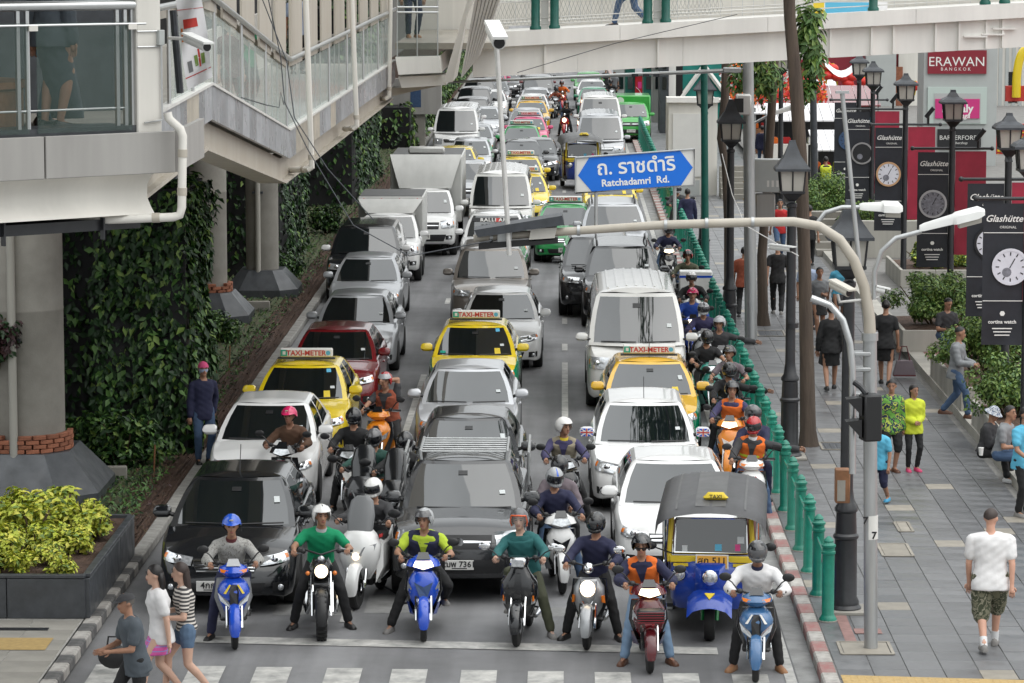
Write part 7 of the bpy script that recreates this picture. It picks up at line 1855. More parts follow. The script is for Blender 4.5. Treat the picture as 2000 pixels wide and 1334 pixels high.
# ---- front row
b = bike('sport', 'blue and yellow sporty scooter first from the low planter', 455, 1275, 'scoot_blue', 6, p2='paint_bike_silver', p3='yellow_print')
for o in b.children:
 if o.name.startswith('mirror') and 'stem' not in o.name: pass
rider('rider in a fleck grey jacket and bright blue helmet on the blue sporty scooter', b, ride(head=(4, 4), L='down', Rr='up', spread=.28), dict(JK, head='half', collar=True), dress('skin', 'grey_fleck', 'navy', 'black', 'blue', collar='maroon'))
b = bike('naked', 'black bare motorcycle with a knobbly front tyre and round headlamp', 626, 1257, 'black', 2)
rider('rider in a green polo shirt and white helmet on the knobbly tyred motorcycle', b, ride(.34, .4, 1.07, 18, (0, 0), seat=(0, 1.0, .80), spread=.35, fy=.74, wide=1.08), dict(top='short', legs='long', head='open', visor='open', collar=True, stripe=True, loose=.018), dress('skin', 'green', 'black', 'black', 'white', collar='silver', visor='helmet_white', trim='helmet_black'))
b = bike('maxi', 'big white touring scooter with tall grey windshield behind the green shirted rider', 693, 1196, 'white', -8, p2='grey_plastic')
rider('rider crouching behind the tall windshield of the white touring scooter, in a white helmet', b, ride(.34, .48, 1.1, 22, (0, 12), L='up', Rr='up', seat=(0, 1.1, .80)), dict(JK, head='full'), dress('skin', 'charcoal', 'black', 'black', 'white'))
b = bike('step', 'bright blue step through scooter with its headlamp lit, in front of the black pickup', 826, 1260, 'scoot_blue', 1, p3='paint_navy')
rider('rider in navy vest over a lime yellow shirt on the bright blue scooter', b, ride(head=(-12, 2), L='down', Rr='side', spread=.42, fy=.6, seat=(.0, .95, .80), wide=1.14), dict(top='short', legs='long', vest='plain', head='open', visor='open', loose=.02), dress('skin', 'lime', 'black', 'grey', 'silver', vest='navy', visor='helmet_grey'))
b = bike('retro', 'matt black retro scooter with chrome headlamp surround, in the middle of the front row', 1009, 1270, 'black', -2, mir='chrome')
rider('rider with orange trimmed black helmet and teal jacket over grey shirt on the retro scooter', b, ride(.30, .36, 1.06, 17, (0, 0), L='up', Rr='down', spread=.36), dict(JK, vest='plain', head='open', visor='jet', trim=True, vest_zip=False), dress('skin_pale', 'teal', 'olive', 'grey', 'grey', vest='teal', trim='helmet_orange', visor='visor_clear') if 'visor_clear' in MAT else dress('skin_pale', 'teal', 'olive', 'grey', 'black', vest='grey', trim='helmet_orange', visor='lens_clear'))
b = bike('round', 'silver scooter with a round lit headlamp low on its nose', 1147, 1276, 'bike_silver', -3, mir='chrome')
rider('rider in a dark navy jacket and black full helmet on the silver round lamp scooter', b, ride(head=(0, 6), spread=.33), dict(JK, head='full'), dress('skin', 'navy', 'black', 'black', 'black'))
b = bike('basket', 'black and red scooter with a front basket before the three wheeled taxi', 1270, 1322, 'maroon', -2, p3='paint_crimson')
rider('rider in an orange waistcoat and black face mask on the basket scooter', b, ride(head=(2, 2), L='down', Rr='down', spread=.28, fy=.5), dict(JK, vest='plain', head='open', visor='open', mask=True), dress('skin', 'navy', 'pale_jeans', 'brown', 'black', vest='orange', visor='visor'))
b = bike('sport', 'dark metallic blue scooter nearest the kerb', 1478, 1340, 'steel_blue', -4, p3='sign_white')
rider('rider in a white jacket and dark full helmet on the metallic blue scooter', b, ride(head=(6, 6), L='down', Rr='down', spread=.28, fy=.62, wide=1.1), dict(JK, head='full', collar=True, visor='open'), dress('skin_tan', 'white', 'black', 'tan', 'grey', collar='navy'))
# ---- second rank
b = bike('unlit', 'white fronted scooter half hidden between the silver scooter and the black pickup', 1098, 1166, 'white', 2, p3='paint_black')
rider('rider in navy jacket and white helmet with blue stripes behind the silver scooter', b, ride(head=(8, 16), lean=20, spread=.33), dict(JK, head='full', stripe=True), dress('skin', 'navy', 'jeans', 'brown', 'silver', trim='helmet_blue'))
rider('passenger in a black helmet and mauve top behind the rider with blue striped helmet', b, ride(.2, .9, 1.02, 4, (0, 4), L='side', Rr='side', seat=(.03, 1.3, .86)), dict(JK, head='full'), dress('skin', 'mauve', 'black', 'black', 'black'), False, off=(.03, 0, 0))
b = bike('unlit', 'scooter carrying the rider in the beige waistcoat in the open lane', 1106, 1040, 'black', -2)
rider('rider in a beige waistcoat over blue shirt with a white open helmet, looking aside', b, ride(head=(48, 2), spread=.36), dict(JK, vest='plain', head='open', visor='open', collar=True), dress('skin', 'purple', 'black', 'black', 'white', vest='khaki', collar='yellow_print', visor='helmet_white'))
b = bike('unlit', 'dark motor scooter squeezed between the white saloon and the black saloon', 545, 1010, 'black', -6)
rider('rider in a bright pink helmet between the white saloon and the black saloon', b, ride(head=(0, 0), spread=.3), dict(JK, head='half'), dress('skin_tan', 'brown', 'black', 'black', 'magenta'))
b = bike('sport', 'orange and black sporty scooter beside the yellow taxi', 732, 930, 'orange', -8, p3='paint_orange')
rider('rider with red and silver helmet rubbing his face on the orange scooter', b, ride(head=(-10, 10), lean=12, spread=.32, hands={1: (.0, .66, 1.47)}), dict(top='short', legs='long', vest='plain', head='open', visor='open', stripe=True), dress('skin', 'charcoal', 'black', 'black', 'red', vest='rust', trim='helmet_silver', visor='helmet_silver'))
b = bike('unlit', 'black scooter with a white lamp beside the white saloon door', 678, 1016, 'black', -5)
rider('rider in black with a black full helmet beside the white saloon door', b, ride(head=(-4, 4), spread=.3), dict(JK, head='full'), dress('skin', 'black', 'black', 'black', 'black'))
b = bike('darkmaxi', 'large black touring motorcycle beside the white saloon with round mirrors', 700, 1074, 'charcoal', -6)
rider('rider in a dark green jersey and grey full helmet behind the white touring scooter', b, ride(.34, .48, 1.08, 18, (0, 12), L='up', Rr='up', seat=(0, 1.1, .80)), dict(JK, head='full'), dress('skin', 'dark_green', 'black', 'black', 'grey'))
b = bike('darkmaxi', 'black touring motorcycle leaning by the left flank of the caged pickup', 766, 1082, 'black', -4)
rider('rider in black jacket and jeans with a black full helmet left of the caged pickup', b, ride(.34, .48, 1.08, 14, (-14, 6), L='up', Rr='down', seat=(0, 1.1, .80), spread=.3, fy=.8), dict(JK, head='full'), dress('skin', 'black', 'jeans', 'black', 'black'))
# ---- queue along the bollards
b = bike('sport', 'white scooter with red trim first in the queue along the green bollards', 1470, 1040, 'white', -5, p3='paint_crimson')
rider('rider in an orange safety vest and dark red helmet reaching for a green bollard', b, ride(head=(0, 8), spread=.28, Rr='down', hands={1: (.72, .95, 1.08)}), dict(JK, vest='hivis', head='full', collar=True), dress('skin', 'charcoal', 'jeans', 'grey', 'red', vest='orange', collar='white', strip='cloth_hivis'))
rider('passenger with a tilted black helmet behind the rider in the orange safety vest', b, ride(.2, .9, 1.05, 6, (30, 0), L='side', Rr='side', seat=(.1, 1.42, .86)), dict(JK, head='full'), dress('skin', 'navy', 'navy', 'black', 'grey'), False)
q = [('step', 1424, 950, 'orange', 'orange scooter of the rider in the orange and purple jersey', 'rider in an orange and purple jersey with a black open helmet', dict(JK, head='open', visor='open', vest='plain', vest_zip=False), dress('skin', 'purple', 'jeans', 'brown', 'black', vest='orange', visor='visor'), -4, (0, 0), {}),
  ('unlit', 1432, 905, 'black', 'dark scooter hidden behind the orange one', 'rider in black with arm stretched to a bollard behind the orange jersey', dict(JK, head='full'), dress('skin', 'black', 'black', 'black', 'black'), 0, (10, 6), {1: (.75, 1.0, 1.05)}),
  ('unlit', 1418, 862, 'steel_blue', 'blue scooter behind the mauve shirted rider\'s knees', 'rider in a mauve short sleeved shirt and black cap helmet with sunglasses', dict(top='short', legs='long', head='half'), dress('skin', 'mauve', 'black', 'black', 'black'), -4, (0, 2), {}),
  ('unlit', 1396, 826, 'teal', 'teal scooter beside the orange yellow taxi', 'rider in a black t shirt with a glossy black helmet near the taxi mirror', dict(top='short', legs='long', head='full'), dress('skin', 'black', 'black', 'black', 'black'), 4, (0, 12), {}),
  ('unlit', 1410, 792, 'white', 'white scooter whose rider leans an arm on the bollards', 'rider in a grey top with a chrome helmet leaning an arm on the bollards', dict(top='long', legs='long', head='open', visor='open'), dress('skin', 'charcoal', 'black', 'black', 'silver', visor='helmet_silver'), 0, (-20, 8), {1: (.72, 1.0, 1.06)}),
  ('unlit', 1376, 754, 'bike_silver', 'silver scooter beside the white passenger van', 'rider in a purple navy jacket with a silver and black full helmet', dict(JK, head='full', stripe=True), dress('skin', 'purple', 'black', 'black', 'silver', trim='helmet_black'), 2, (10, 8), {}),
  ('step', 1356, 722, 'scoot_blue', 'blue lit scooter beside the van\'s windscreen', 'rider in a glossy pink red helmet half hidden beside the van', dict(JK, head='half'), dress('skin', 'blue', 'black', 'black', 'magenta'), 0, (0, 0), {}),
  ('unlit', 1352, 682, 'white', 'white delivery scooter by the blue striped box', 'rider in black and lime jacket with a white open helmet', dict(JK, head='open', visor='full'), dress('skin', 'black', 'black', 'black', 'white'), 0, (0, 0), {}),
  ('unlit', 1338, 628, 'charcoal', 'dark scooter under the rider in the olive jacket', 'rider in an olive jacket with a red and black helmet', dict(JK, head='open', visor='open', stripe=True), dress('skin', 'olive', 'black', 'black', 'red', trim='helmet_black', visor='helmet_black'), 0, (0, 0), {}),
  ('step', 1308, 566, 'charcoal', 'motor scooter with a bright lit lamp near the lamp posts', 'rider in a navy jacket upright behind a bright lamp', dict(JK, head='full'), dress('skin', 'navy', 'jeans', 'black', 'black'), 0, (0, 6), {}),
  ('unlit', 1330, 470, 'charcoal', 'dark scooter below the right end of the street sign', 'rider with a pale helmet below the right end of the street sign', dict(JK, head='full'), dress('skin', 'charcoal', 'black', 'black', 'silver'), 0, (0, 0), {}),
  ('round', 1102, 268, 'crimson', 'pink red retro scooter between the far lanes', 'far rider in black with blue strap on the pink red scooter', dict(JK, head='open', visor='open'), dress('skin', 'black', 'black', 'black', 'grey', visor='visor'), 0, (0, 0), {}),
  ('round', 1098, 218, 'crimson', 'small red scooter far between the lanes', 'far rider in an orange vest on the small red scooter', dict(JK, vest='hivis', head='open', visor='open'), dress('skin', 'orange', 'black', 'black', 'red', vest='orange', visor='visor'), 0, (0, 0), {}),
  ('unlit', 1084, 232, 'black', 'black scooter beside the small far red one', 'far rider in rust red beside the orange vested one', dict(JK, head='full'), dress('skin', 'rust', 'jeans', 'black', 'black'), 0, (0, 0), {}),
  ('unlit', 1196, 214, 'black', 'black scooter far up by the kerb beside the white vans', 'far rider in black by the kerb beside the white vans', dict(JK, head='full'), dress('skin', 'black', 'black', 'black', 'black'), 0, (0, 0), {})]
for kit, px, py, paint, bl_, rl, of, co, rz_, hd_, hn in q:
 b = bike(kit, bl_, px, py, paint, rz_)
 far_ = py < 700
 rider(rl, b, ride(head=hd_, spread=.3, hands=hn) if not far_ else ride(spread=.3), of, co, not hn, vox=.016 if not far_ else .022)
t = thing('delivery_box', 'white delivery box with blue stripe behind the rider in the black and lime jacket', 'box', G(1360, 640) + Vector((0, .6, .75)))
obj('box', MB('white_plastic').box((0, 0, .25), (.75, .45, .5), b=.02), t); obj('blue_stripe', MB('paint_scoot_blue').box((0, -.226, .38), (.76, .006, .05)), t, smooth=0)
# ------------------------------------------------------------------ people on foot
def stand(**kw): return dict(dict(pel=(0, 0, .93), lean=2), **kw)
def walk(ph=1, arm=.2, **kw):
 d = .27
 return dict(dict(pel=(0, 0, .90), lean=5, feet={-1: (-.08, -d * ph, .085 if ph > 0 else .12, 6), 1: (.08, d * ph, .12 if ph > 0 else .085, 6)}, hands={-1: (-.25, arm * ph, .80), 1: (.25, -arm * ph, .80)}, knees={-1: (-.1, -1, .1), 1: (.1, -1, .1)}), **kw)
def sit(h=.47, **kw): return dict(dict(pel=(0, 0, h + .08), lean=14, feet={-1: (-.14, -.50, .085, 10), 1: (.14, -.44, .085, 10)}, hands={-1: (-.10, -.36, h + .22), 1: (.10, -.36, h + .22)}, knees={-1: (-.2, -1, 1), 1: (.2, -1, 1)}), **kw)
def foot(label, px, py, rz, pose, outfit, colours, scale=1.0, z=PV, group='people on foot', vox=.016, at=None):
 K = person_kit(repr(sorted(pose.items(), key=str)), pose, outfit, vox); a = at or G(px, py, z)
 return K.stamp('person', label, 'person', a, R(rz), group, colours, scale * .955), K
T = dict(top='short', legs='long'); S_ = dict(top='short', legs='short')
# crossing, bottom left
foot('stooped old man in a grey shirt and flat cap crossing with a black bag', 268, 1425, -62, walk(1, .0, lean=10, head=(0, 8), hands={-1: (-.16, -.36, 1.0), 1: (.10, -.36, 1.02)}), dict(top='short', legs='long', head='flatcap', loose=.03, skirted_top=True), dress('skin', 'blue_grey', 'black', 'black', hat='charcoal', hair='grey'), .96, 0)
foot('woman in a loose white t shirt with a pink check shirt tied at her waist', 316, 1368, -72, walk(-1, .05, head=(-8, 4), female=True), dict(top='short', legs='skirt', head='long', hair_len=.24, loose=.03, skirt_len=.30), dress('skin_pale', 'white', 'pink_check', 'grey'), .98, 0)
foot('woman in striped top and denim shorts with long dark hair and a pink hairband', 366, 1362, -76, walk(1, .05, head=(-10, 4), female=True, hands={-1: (-.2, -.28, 1.05), 1: (.16, -.3, 1.05)}), dict(top='short', legs='short', short_len=.42, head='long', hair_len=.38, loose=.016, untucked=False), dress('skin_pale', 'stripe', 'denim', 'white', hair='brown'), .98, 0)
t = thing('handbag', 'black handbag held by the stooped old man', 'bag', D(222, 1282, 30.2)); m = MB('seat_vinyl'); m.ball((0, 0, 0), (.19, .09, .15), 16, 10); obj('bag', m, t); m = MB('seat_vinyl'); m.tube([(-.08, 0, .1), (-.06, 0, .24), (.06, 0, .24), (.08, 0, .1)], .012, 6); obj('strap', m, t)
# shaded verge
foot('man with a pink headscarf and covered face standing by the ivy', 398, 905, 20, stand(hands={-1: (-.24, -.05, .82), 1: (.2, .1, .86)}), dict(T, top='long', head='beanie', loose=.02), dress('skin', 'navy', 'jeans', 'black', hat='pinkish', mask='pale_blue'), 1.02, .15)
# right pavement, near
foot('man seen from behind in a white t shirt and camouflage shorts', 1932, 1268, 176, walk(1, .12, head=(-22, 4), wide=1.18), dict(top='short', legs='short', short_len=.95, head='short', loose=.03, socks=True, leg_loose=.03), dress('skin_pink', 'white', 'camo', 'grey', hair='brown'), 1.06)
foot('girl in a bright yellow pullover with a pony tail', 1782, 920, 12, stand(female=True, head=(20, 6), hands={-1: (-.04, -.2, 1.02), 1: (.04, -.2, 1.02)}), dict(top='long', legs='long', head='tail', loose=.035, leg_loose=.004), dress('skin', 'hivis', 'black', 'pink'), .86)
foot('woman with a bob in a green flowered tunic beside the traffic signal', 1738, 922, 14, stand(female=True, head=(-24, 10), wide=1.05), dict(top='long', legs='short', short_len=.9, head='hair', loose=.035, skirted_top=True), dress('skin', 'flower', 'black', 'brown'), .92)
foot('child in a sky blue t shirt half behind the steel pole', 1716, 985, -30, walk(1, .1), dict(top='short', legs='short', head='short', loose=.03), dress('skin', 'sky', 'navy', 'blue'), .80)
foot('woman in a black suit jacket and skirt walking away with a folder', 1622, 762, 178, walk(1, .06, female=True), dict(top='long', legs='skirt', head='bun', top_name='jacket', loose=.024, skirt_len=.42), dress('skin', 'black', 'black', 'black'), 1.02)
foot('woman in a black dress walking away with a large tote bag', 1728, 752, 172, walk(-1, .06, female=True, wide=1.05), dict(top='short', legs='skirt', head='bun', skirt_len=.42, loose=.018), dress('skin', 'black', 'black', 'black'), 1.02)
t = thing('tote_bag', 'mauve tote bag with brown handles carried by the woman in the black dress', 'bag', G(1768, 742, PV) + Vector((0, .2, .22))); m = MB('cloth_mauve'); m.loft([[(x, y, z) for x, y in ((-w, -.08), (w, -.08), (w, .08), (-w, .08))] for z, w in ((-.14, .21), (-.12, .22), (.14, .15))]); obj('bag', m, t, smooth=30); m = MB('cloth_maroon'); m.tube([(-.12, 0, .1), (-.06, 0, .42), (.04, 0, .42), (.12, 0, .1)], .012, 6); obj('handle', m, t); obj('bag_base', MB('cloth_maroon').box((0, 0, -.15), (.44, .17, .03)), t, smooth=0)
t = thing('document_case', 'black document case in the hand of the woman in the suit', 'bag', G(1610, 748, PV) + Vector((0, .1, .55))); obj('case', MB('seat_vinyl').box((0, 0, 0), (.07, .34, .44), rot=(.1, .12, .3), b=.02), t); obj('handle', MB('black_plastic').tube([(0, -.06, .22), (0, 0, .28), (0, .06, .22)], .01, 6), t)
foot('man in black walking away along the pavement', 1518, 615, 178, walk(-1, .15), T | dict(head='short'), dress('skin', 'black', 'black', 'grey'), 1.05)
foot('woman in a grey lace top and black skirt holding her phone', 1598, 664, 10, walk(1, .02, female=True, hands={-1: (-.26, .05, .82), 1: (.02, -.3, 1.1)}), dict(top='short', legs='skirt', head='bun', skirt_len=.30), dress('skin', 'grey', 'black', 'tan'), .98)
foot('person in a pale blue shirt beside the woman in grey lace', 1576, 640, 8, walk(-1, .1), T | dict(head='hair'), dress('skin', 'pale_blue', 'charcoal', 'black'), .98)
foot('woman in a turquoise polo shirt on the crowded pavement', 1638, 640, 6, walk(1, .1, female=True, head=(14, 0)), dict(top='short', legs='skirt', head='long', skirt_len=.34, collar=True), dress('skin', 'sky', 'charcoal', 'black', collar='sky'), .96)
foot('person in a rust brown shirt half hidden behind the lamp post', 1452, 620, 170, walk(1, .1), T | dict(head='hair', loose=.03), dress('skin', 'rust', 'black', 'black'), 1.0)
foot('person in a red check shirt far along the pavement', 1522, 505, 4, walk(1, .1), T | dict(head='hair'), dress('skin', 'red', 'jeans', 'black'), 1.0, vox=.022)
foot('person in black far behind the curved pole', 1580, 520, 176, walk(1, .1), T | dict(head='hair'), dress('skin', 'black', 'black', 'black'), 1.0, vox=.022)
foot('person in jeans walking past the far lamp posts', 1342, 480, 176, walk(-1, .12), T | dict(head='hair', top='long'), dress('skin', 'navy', 'jeans', 'black'), 1.0, vox=.022)
foot('person in navy standing between the far tree trunks', 1488, 330, 170, stand(), T | dict(head='hair', top='long'), dress('skin', 'navy', 'jeans', 'black'), 1.0, vox=.022)
foot('person in white beside the grey control box', 1519, 420, 176, stand(), T | dict(head='hair', top='long'), dress('skin', 'white', 'charcoal', 'black'), 1.0, vox=.022)
# terrace
G2 = .30
foot('man with a shoulder bag seen from the side between the bushes', 1898, 842, 66, walk(1, .05, head=(20, 10), hands={-1: (-.1, -.34, 1.02), 1: (.18, -.3, 1.0)}), dict(T, top='long', head='short', loose=.025), dress('skin', 'grey', 'jeans', 'brown'), 1.0, at=Vector((7.02, 58.1, G2)))
foot('bowed dark haired man behind the bushes', 1852, 672, 20, sit(.47, head=(10, 24)), T | dict(head='short'), dress('skin', 'charcoal', 'jeans', 'black'), 1.0, at=Vector((7.75, 66.2, G2)))
foot('young man in a grey t shirt and jeans sitting on the planter edge', 1952, 946, 62, sit(.44, head=(-10, 0)), T | dict(head='hair', loose=.02), dress('skin', 'grey', 'jeans', 'grey'), 1.02)
foot('seated person in a patterned sun hat with a cup', 1922, 935, 58, sit(.42, female=True, head=(0, 22), hands={-1: (-.05, -.34, .78), 1: (.12, -.3, .72)}), T | dict(head='sunhat', top='long', loose=.03), dress('skin', 'charcoal', 'black', 'white', hat='cloth_hat'), .96)
foot('person in a sky blue shirt and black trousers at the right edge', 1996, 1008, 40, stand(hands={-1: (-.2, -.3, .95), 1: (.2, -.25, .95)}), T | dict(head='hair', loose=.03), dress('skin', 'sky', 'black', 'grey'), 1.0)
t = thing('paper_cup', 'white paper cup in the hand of the person with the sun hat', 'cup', D(1916, 882, 40.3)); m = MB('white_plastic'); m.lathe([(.03, -.06), (.042, .05), (.045, .05), (.045, .065), (0, .065)], 14); obj('cup', m, t)
# skywalk and footbridge
FZ0 = 7.02
foot('person in a long dark dress standing inside the glass railing', 210, 226, 150, stand(female=True), dict(top='long', legs='skirt', head='long', skirt_len=.84, loose=.03), dress('skin', 'blue_grey', 'blue_grey', 'black'), 1.04, at=pp(S(208), .95, FZ))
foot('person in a yellow striped top inside the glass railing behind the end post', 262, 200, 120, stand(), T | dict(head='hair'), dress('skin', 'lime', 'jeans', 'black'), 1.0, at=pp(S(256), 1.5, FZ))
foot('person in jeans striding across the footbridge', 1206, 48, -92, walk(1, .2, feet={-1: (-.08, -.36, .085, 4), 1: (.08, .36, .11, 4)}, pel=(0, 0, .86)), T | dict(head='hair'), dress('skin', 'red', 'jeans', 'black'), 1.0, at=Vector((1.35, BY + 1.0, bz(1.35) - .08)))
foot('person in dark trousers and sandals behind the green glass landing', 796, 66, 20, stand(), T | dict(head='hair'), dress('skin', 'navy', 'navy', 'tan'), 1.0, at=Vector((-3.35 + .35, 65.5, 6.84)))
def on_walk(label, px, Y, rz, co, hd='hair'):
 x = -4.95; y = x / (px - 1100) * 6447; foot(label, px, 0, rz, stand(head=(14, 4)), T | dict(head=hd), co, .97, at=Vector((x, y, wz(y) - .05)))
on_walk('walker looking out over the dipping walkway in a green top', 478, 33.0, 60, dress('skin', 'green', 'charcoal', 'black'))
on_walk('walker with dark hair at the top of the dipping walkway', 446, 31.0, 40, dress('skin_pale', 'maroon', 'charcoal', 'black'), 'long')
on_walk('walker in black seen between the beige fins', 578, 37.8, 20, dress('skin', 'pale_blue', 'black', 'black'), 'long')
foot('guard in a yellow safety vest by the clipped hedge', 1612, 405, 176, stand(), dict(T, top='long', vest='plain', vest_zip=False, head='hair'), dress('skin', 'black', 'black', 'black', vest='hivis'), 1.0, vox=.022)
foot('person in black at the far kerb by the white vans', 1183, 190, 176, stand(), T | dict(head='hair'), dress('skin', 'black', 'black', 'black'), 1.0, vox=.024)
foot('far person in a grey top sitting by the green bollards', 1200, 196, 0, stand(), T | dict(head='long'), dress('skin', 'grey', 'black', 'black'), .95, vox=.024)
# ------------------------------------------------------------------ bollards
K_ = Kit(); m = MB('bollard_green')
m.lathe([(.115, 0), (.115, .03), (.09, .07), (.078, .09), (.078, .86), (.09, .87), (.09, .90), (.078, .91), (.078, .95), (.092, .96), (.092, .985), (.07, 1.0), (.06, 1.02), (.066, 1.035), (.05, 1.06), (.02, 1.09), (0, 1.095)], 16); K_.part('post', m, smooth=35)
K_.part('foot_ring', MB('concrete').lathe([(.125, -.0), (.125, .014), (.1, .02)], 14)); K_.part('link_bar', MB('bollard_green').tube([(-.02, .075, .80), (-.02, 1.54, .80)], .014, 6)); K_.part('lock_plate', MB('galv').box((-.075, .03, .8), (.02, .06, .1), b=.004))
for i in range(76):
 K_.stamp('bollard', 'green iron bollard nearest the crossing, next to the black lamp post' if i == 0 else 'green iron bollard linked in the long row along the kerb', 'bollard', (3.38, 41.0 + 1.625 * i, PV), 0, 'green bollards along the kerb', skip=('link_bar',) if i == 75 else ())
# ------------------------------------------------------------------ black lamp posts with square lanterns
def lantern(K, z, w=.26, key='black_iron', roof='pole_grey', pyr=.42):
 m = MB(key); m.loft([[(a * x, a * y, z + h) for x, y in ((-1, -1), (1, -1), (1, 1), (-1, 1))] for a, h in ((.07, -.22), (.05, -.14), (w * .6, -.02), (w * .78, 0), (w * .78, .04))]); i = K.part('lantern_base', m, smooth=20)
 m = MB('glass_lamp'); m.loft([[(a * x, a * y, z + h) for x, y in ((-1, -1), (1, -1), (1, 1), (-1, 1))] for a, h in ((w * .68, .04), (w * .8, .38))]); K.part('lantern_glass', m, i, smooth=20)
 for x, y in ((-1, -1), (1, -1), (1, 1), (-1, 1), (0, -1), (1, 0), (0, 1), (-1, 0)): K.part('glazing_bar', MB(key).tube([(x * w * .70, y * w * .70, z + .04), (x * w * .82, y * w * .82, z + .38)], .014, 5), i)
 m = MB(roof); m.loft([[(a * x, a * y, z + h) for x, y in ((-1, -1), (1, -1), (1, 1), (-1, 1))] for a, h in ((w * 1.12, .37), (w * 1.12, .41), (w * .95, .46), (w * .5, .40 + pyr * .55), (.06, .40 + pyr), (.05, .45 + pyr))]); K.part('lantern_roof', m, i, smooth=20)
LP_ = Kit(); m = MB('black_iron'); m.lathe([(.21, 0), (.21, .06), (.18, .1), (.18, .14), (.15, .2), (.145, .95), (.165, .97), (.165, 1.0), (.14, 1.03), (.13, 1.3), (.15, 1.32), (.15, 1.36), (.11, 1.42), (.085, 1.6), (.075, 4.2), (.09, 4.22), (.09, 4.27), (.05, 4.3)], 18); LP_.part('post', m, smooth=35)
LP_.part('plinth', MB('concrete').box((0, 0, .02), (.56, .56, .05), b=.01)); lantern(LP_, 4.45)
for (x, y), lab in (((3.65, 41.6), 'black lamp post standing beside the steel pole marked 7'), ((3.8, 54.3), 'black lamp post right in front of the nearest tree trunk'), ((3.52, 68.7), 'black lamp post left of the thick galvanised pole'), ((3.63, 84), 'black lamp post under the far tall green pole'), ((7.1, 107), 'black lamp post between the tree trunks at the market')):
 LP_.stamp('lamp_post', lab, 'lamp post', (x, y, PV), 0, 'black lamp posts with square lanterns', {'lantern_roof': 'pole_grey'})
m = MB('black_iron'); m.tube([(0, 0, 0), (0, 0, .08)], .10, 14); obj('pole_band', m, None, D(1548, 640, 42.6), label='black strap around the lamp post before the nearest tree', cat='strap')
# ------------------------------------------------------------------ trees
def tree(label, pts, Y, r, seed, cr, crown_at):
 b = D(*pts[0], Y); t = thing('street_tree', label, 'tree', b); P = [D(px, py, Y) - b for px, py in pts]
 m = MB('bark'); n = len(P); rs = [r * (1.7 if i == 0 else (1.15 if i == 1 else lerp(1, .8, i / n))) * (1 + .06 * ((i * 7) % 3 - 1)) for i in range(n)]
 m.tube(P, rs, 14); t_ = obj('trunk', m, t)
 g_ = np.random.default_rng(seed); top = P[-1]
 for i in range(5):
  a = g_.uniform(0, 6.28); q = top + Vector((math.cos(a) * cr * .5, math.sin(a) * cr * .5, 1.5)); obj('limb', MB('bark').tube([P[-2], P[-2].lerp(q, .5) + Vector((0, 0, -.3)), q], [r * .5, r * .35, .04], 7), t)
 p, nr = blob_points(6500, (cr, cr, cr * .7), seed, 26, .7); p += np.array(top + Vector(crown_at))
 obj('crown', leaf_mesh('crown', p, nr, (.14, .3), ['leaf_tree', 'leaf_mid', 'leaf_light'], [.5, .3, .2], .4, seed), t)
 return t
tr = tree('nearest street tree with a grey brown trunk beside the black lamp post', [(1580, 882), (1578, 840), (1576, 700), (1571, 500), (1565, 330), (1555, 170), (1543, 40), (1535, -150), (1532, -300)], 43.7, .122, 71, 3.3, (-.9, 0, 1.6))
tr2 = tree('second street tree leaning slightly, behind the galvanised pole', [(1491, 640), (1490, 610), (1488, 500), (1497, 380), (1508, 200), (1516, 60), (1512, -100), (1512, -200)], 57.7, .108, 72, 3.0, (-.8, 0, 2.2))
tree('third street tree with a kinked dark trunk beside the green pole', [(1424, 592), (1424, 560), (1423, 440), (1417, 320), (1408, 270), (1416, 190), (1418, 60), (1428, -60), (1430, -200)], 61.8, .108, 73, 2.8, (-.6, 0, 2.4))
for i, (px, py, Y, w_, h_) in enumerate(((1450, 30, 57, 40, 55), (1475, 90, 57, 34, 70), (1495, 150, 57, 26, 40), (1580, 60, 44, 22, 60), (1590, 120, 44, 16, 34), (1400, 20, 61, 30, 30), (1440, 150, 57, 14, 30), (1575, 170, 44, 14, 20))):
 c = D(px, py, Y); s_ = Y * KY / 6447; g_ = np.random.default_rng(80 + i); n = int(w_ * h_ * .42)
 p = g_.normal(0, .45, (n, 3)) * np.array([w_ * s_, w_ * s_, h_ * s_]); own = tr if Y == 44 else tr2
 obj('hanging_foliage', leaf_mesh('hanging_foliage', p, np.tile([0, -.4, .8], (n, 1)), (.10, .24), ['leaf_tree', 'leaf_light', 'leaf_mid'], [.5, .3, .2], .35, 80 + i, droop=.8), own, c - own.location)
# ------------------------------------------------------------------ traffic pole with curved arm, street sign, cameras
YP = 30.9
b = G(1701, 1290, PV); tp = thing('signal_pole', 'galvanised traffic pole marked 7 with a long curved arm over the road', 'traffic pole', b)
Q = lambda px, py, dy=0.0: D(px, py, YP + dy) - b
obj('pole', MB('galv').tube([Q(1701, 1290), Q(1699, 660)], .084, 16), tp); obj('pole_collar', MB('galv').tube([Q(1699, 665), Q(1699, 650)], .10, 16), tp)
arm = [(1699, 660), (1698, 620), (1688, 560), (1668, 508), (1640, 468), (1600, 442), (1550, 433), (1470, 434), (1300, 439), (1120, 451), (925, 466)]
m = MB('steel_beige'); m.tube([Q(*p) for p in arm], [.075, .07, .066, .062, .06, .058, .056, .055, .053, .05, .046], 12); obj('arm', m, tp)
for px, py in ((1300, 439), (1380, 436), (1470, 434), (1130, 450), (960, 463)): obj('arm_band', MB('galv').tube([Q(px - 3, py), Q(px + 3, py)], .066, 10), tp)
m = MB('sign_white'); m.tube([Q(1701, 1052), Q(1701, 1006)], .0865, 16); lb = obj('number_label', m, tp)
for px, py in ((1706, 1044), (1689, 1015)): p = Q(px, py); obj('numeral', text_mesh('7', .12, 'black_print', .001, .004), lb, p + Vector((0, -.086, 0)), FRONT)
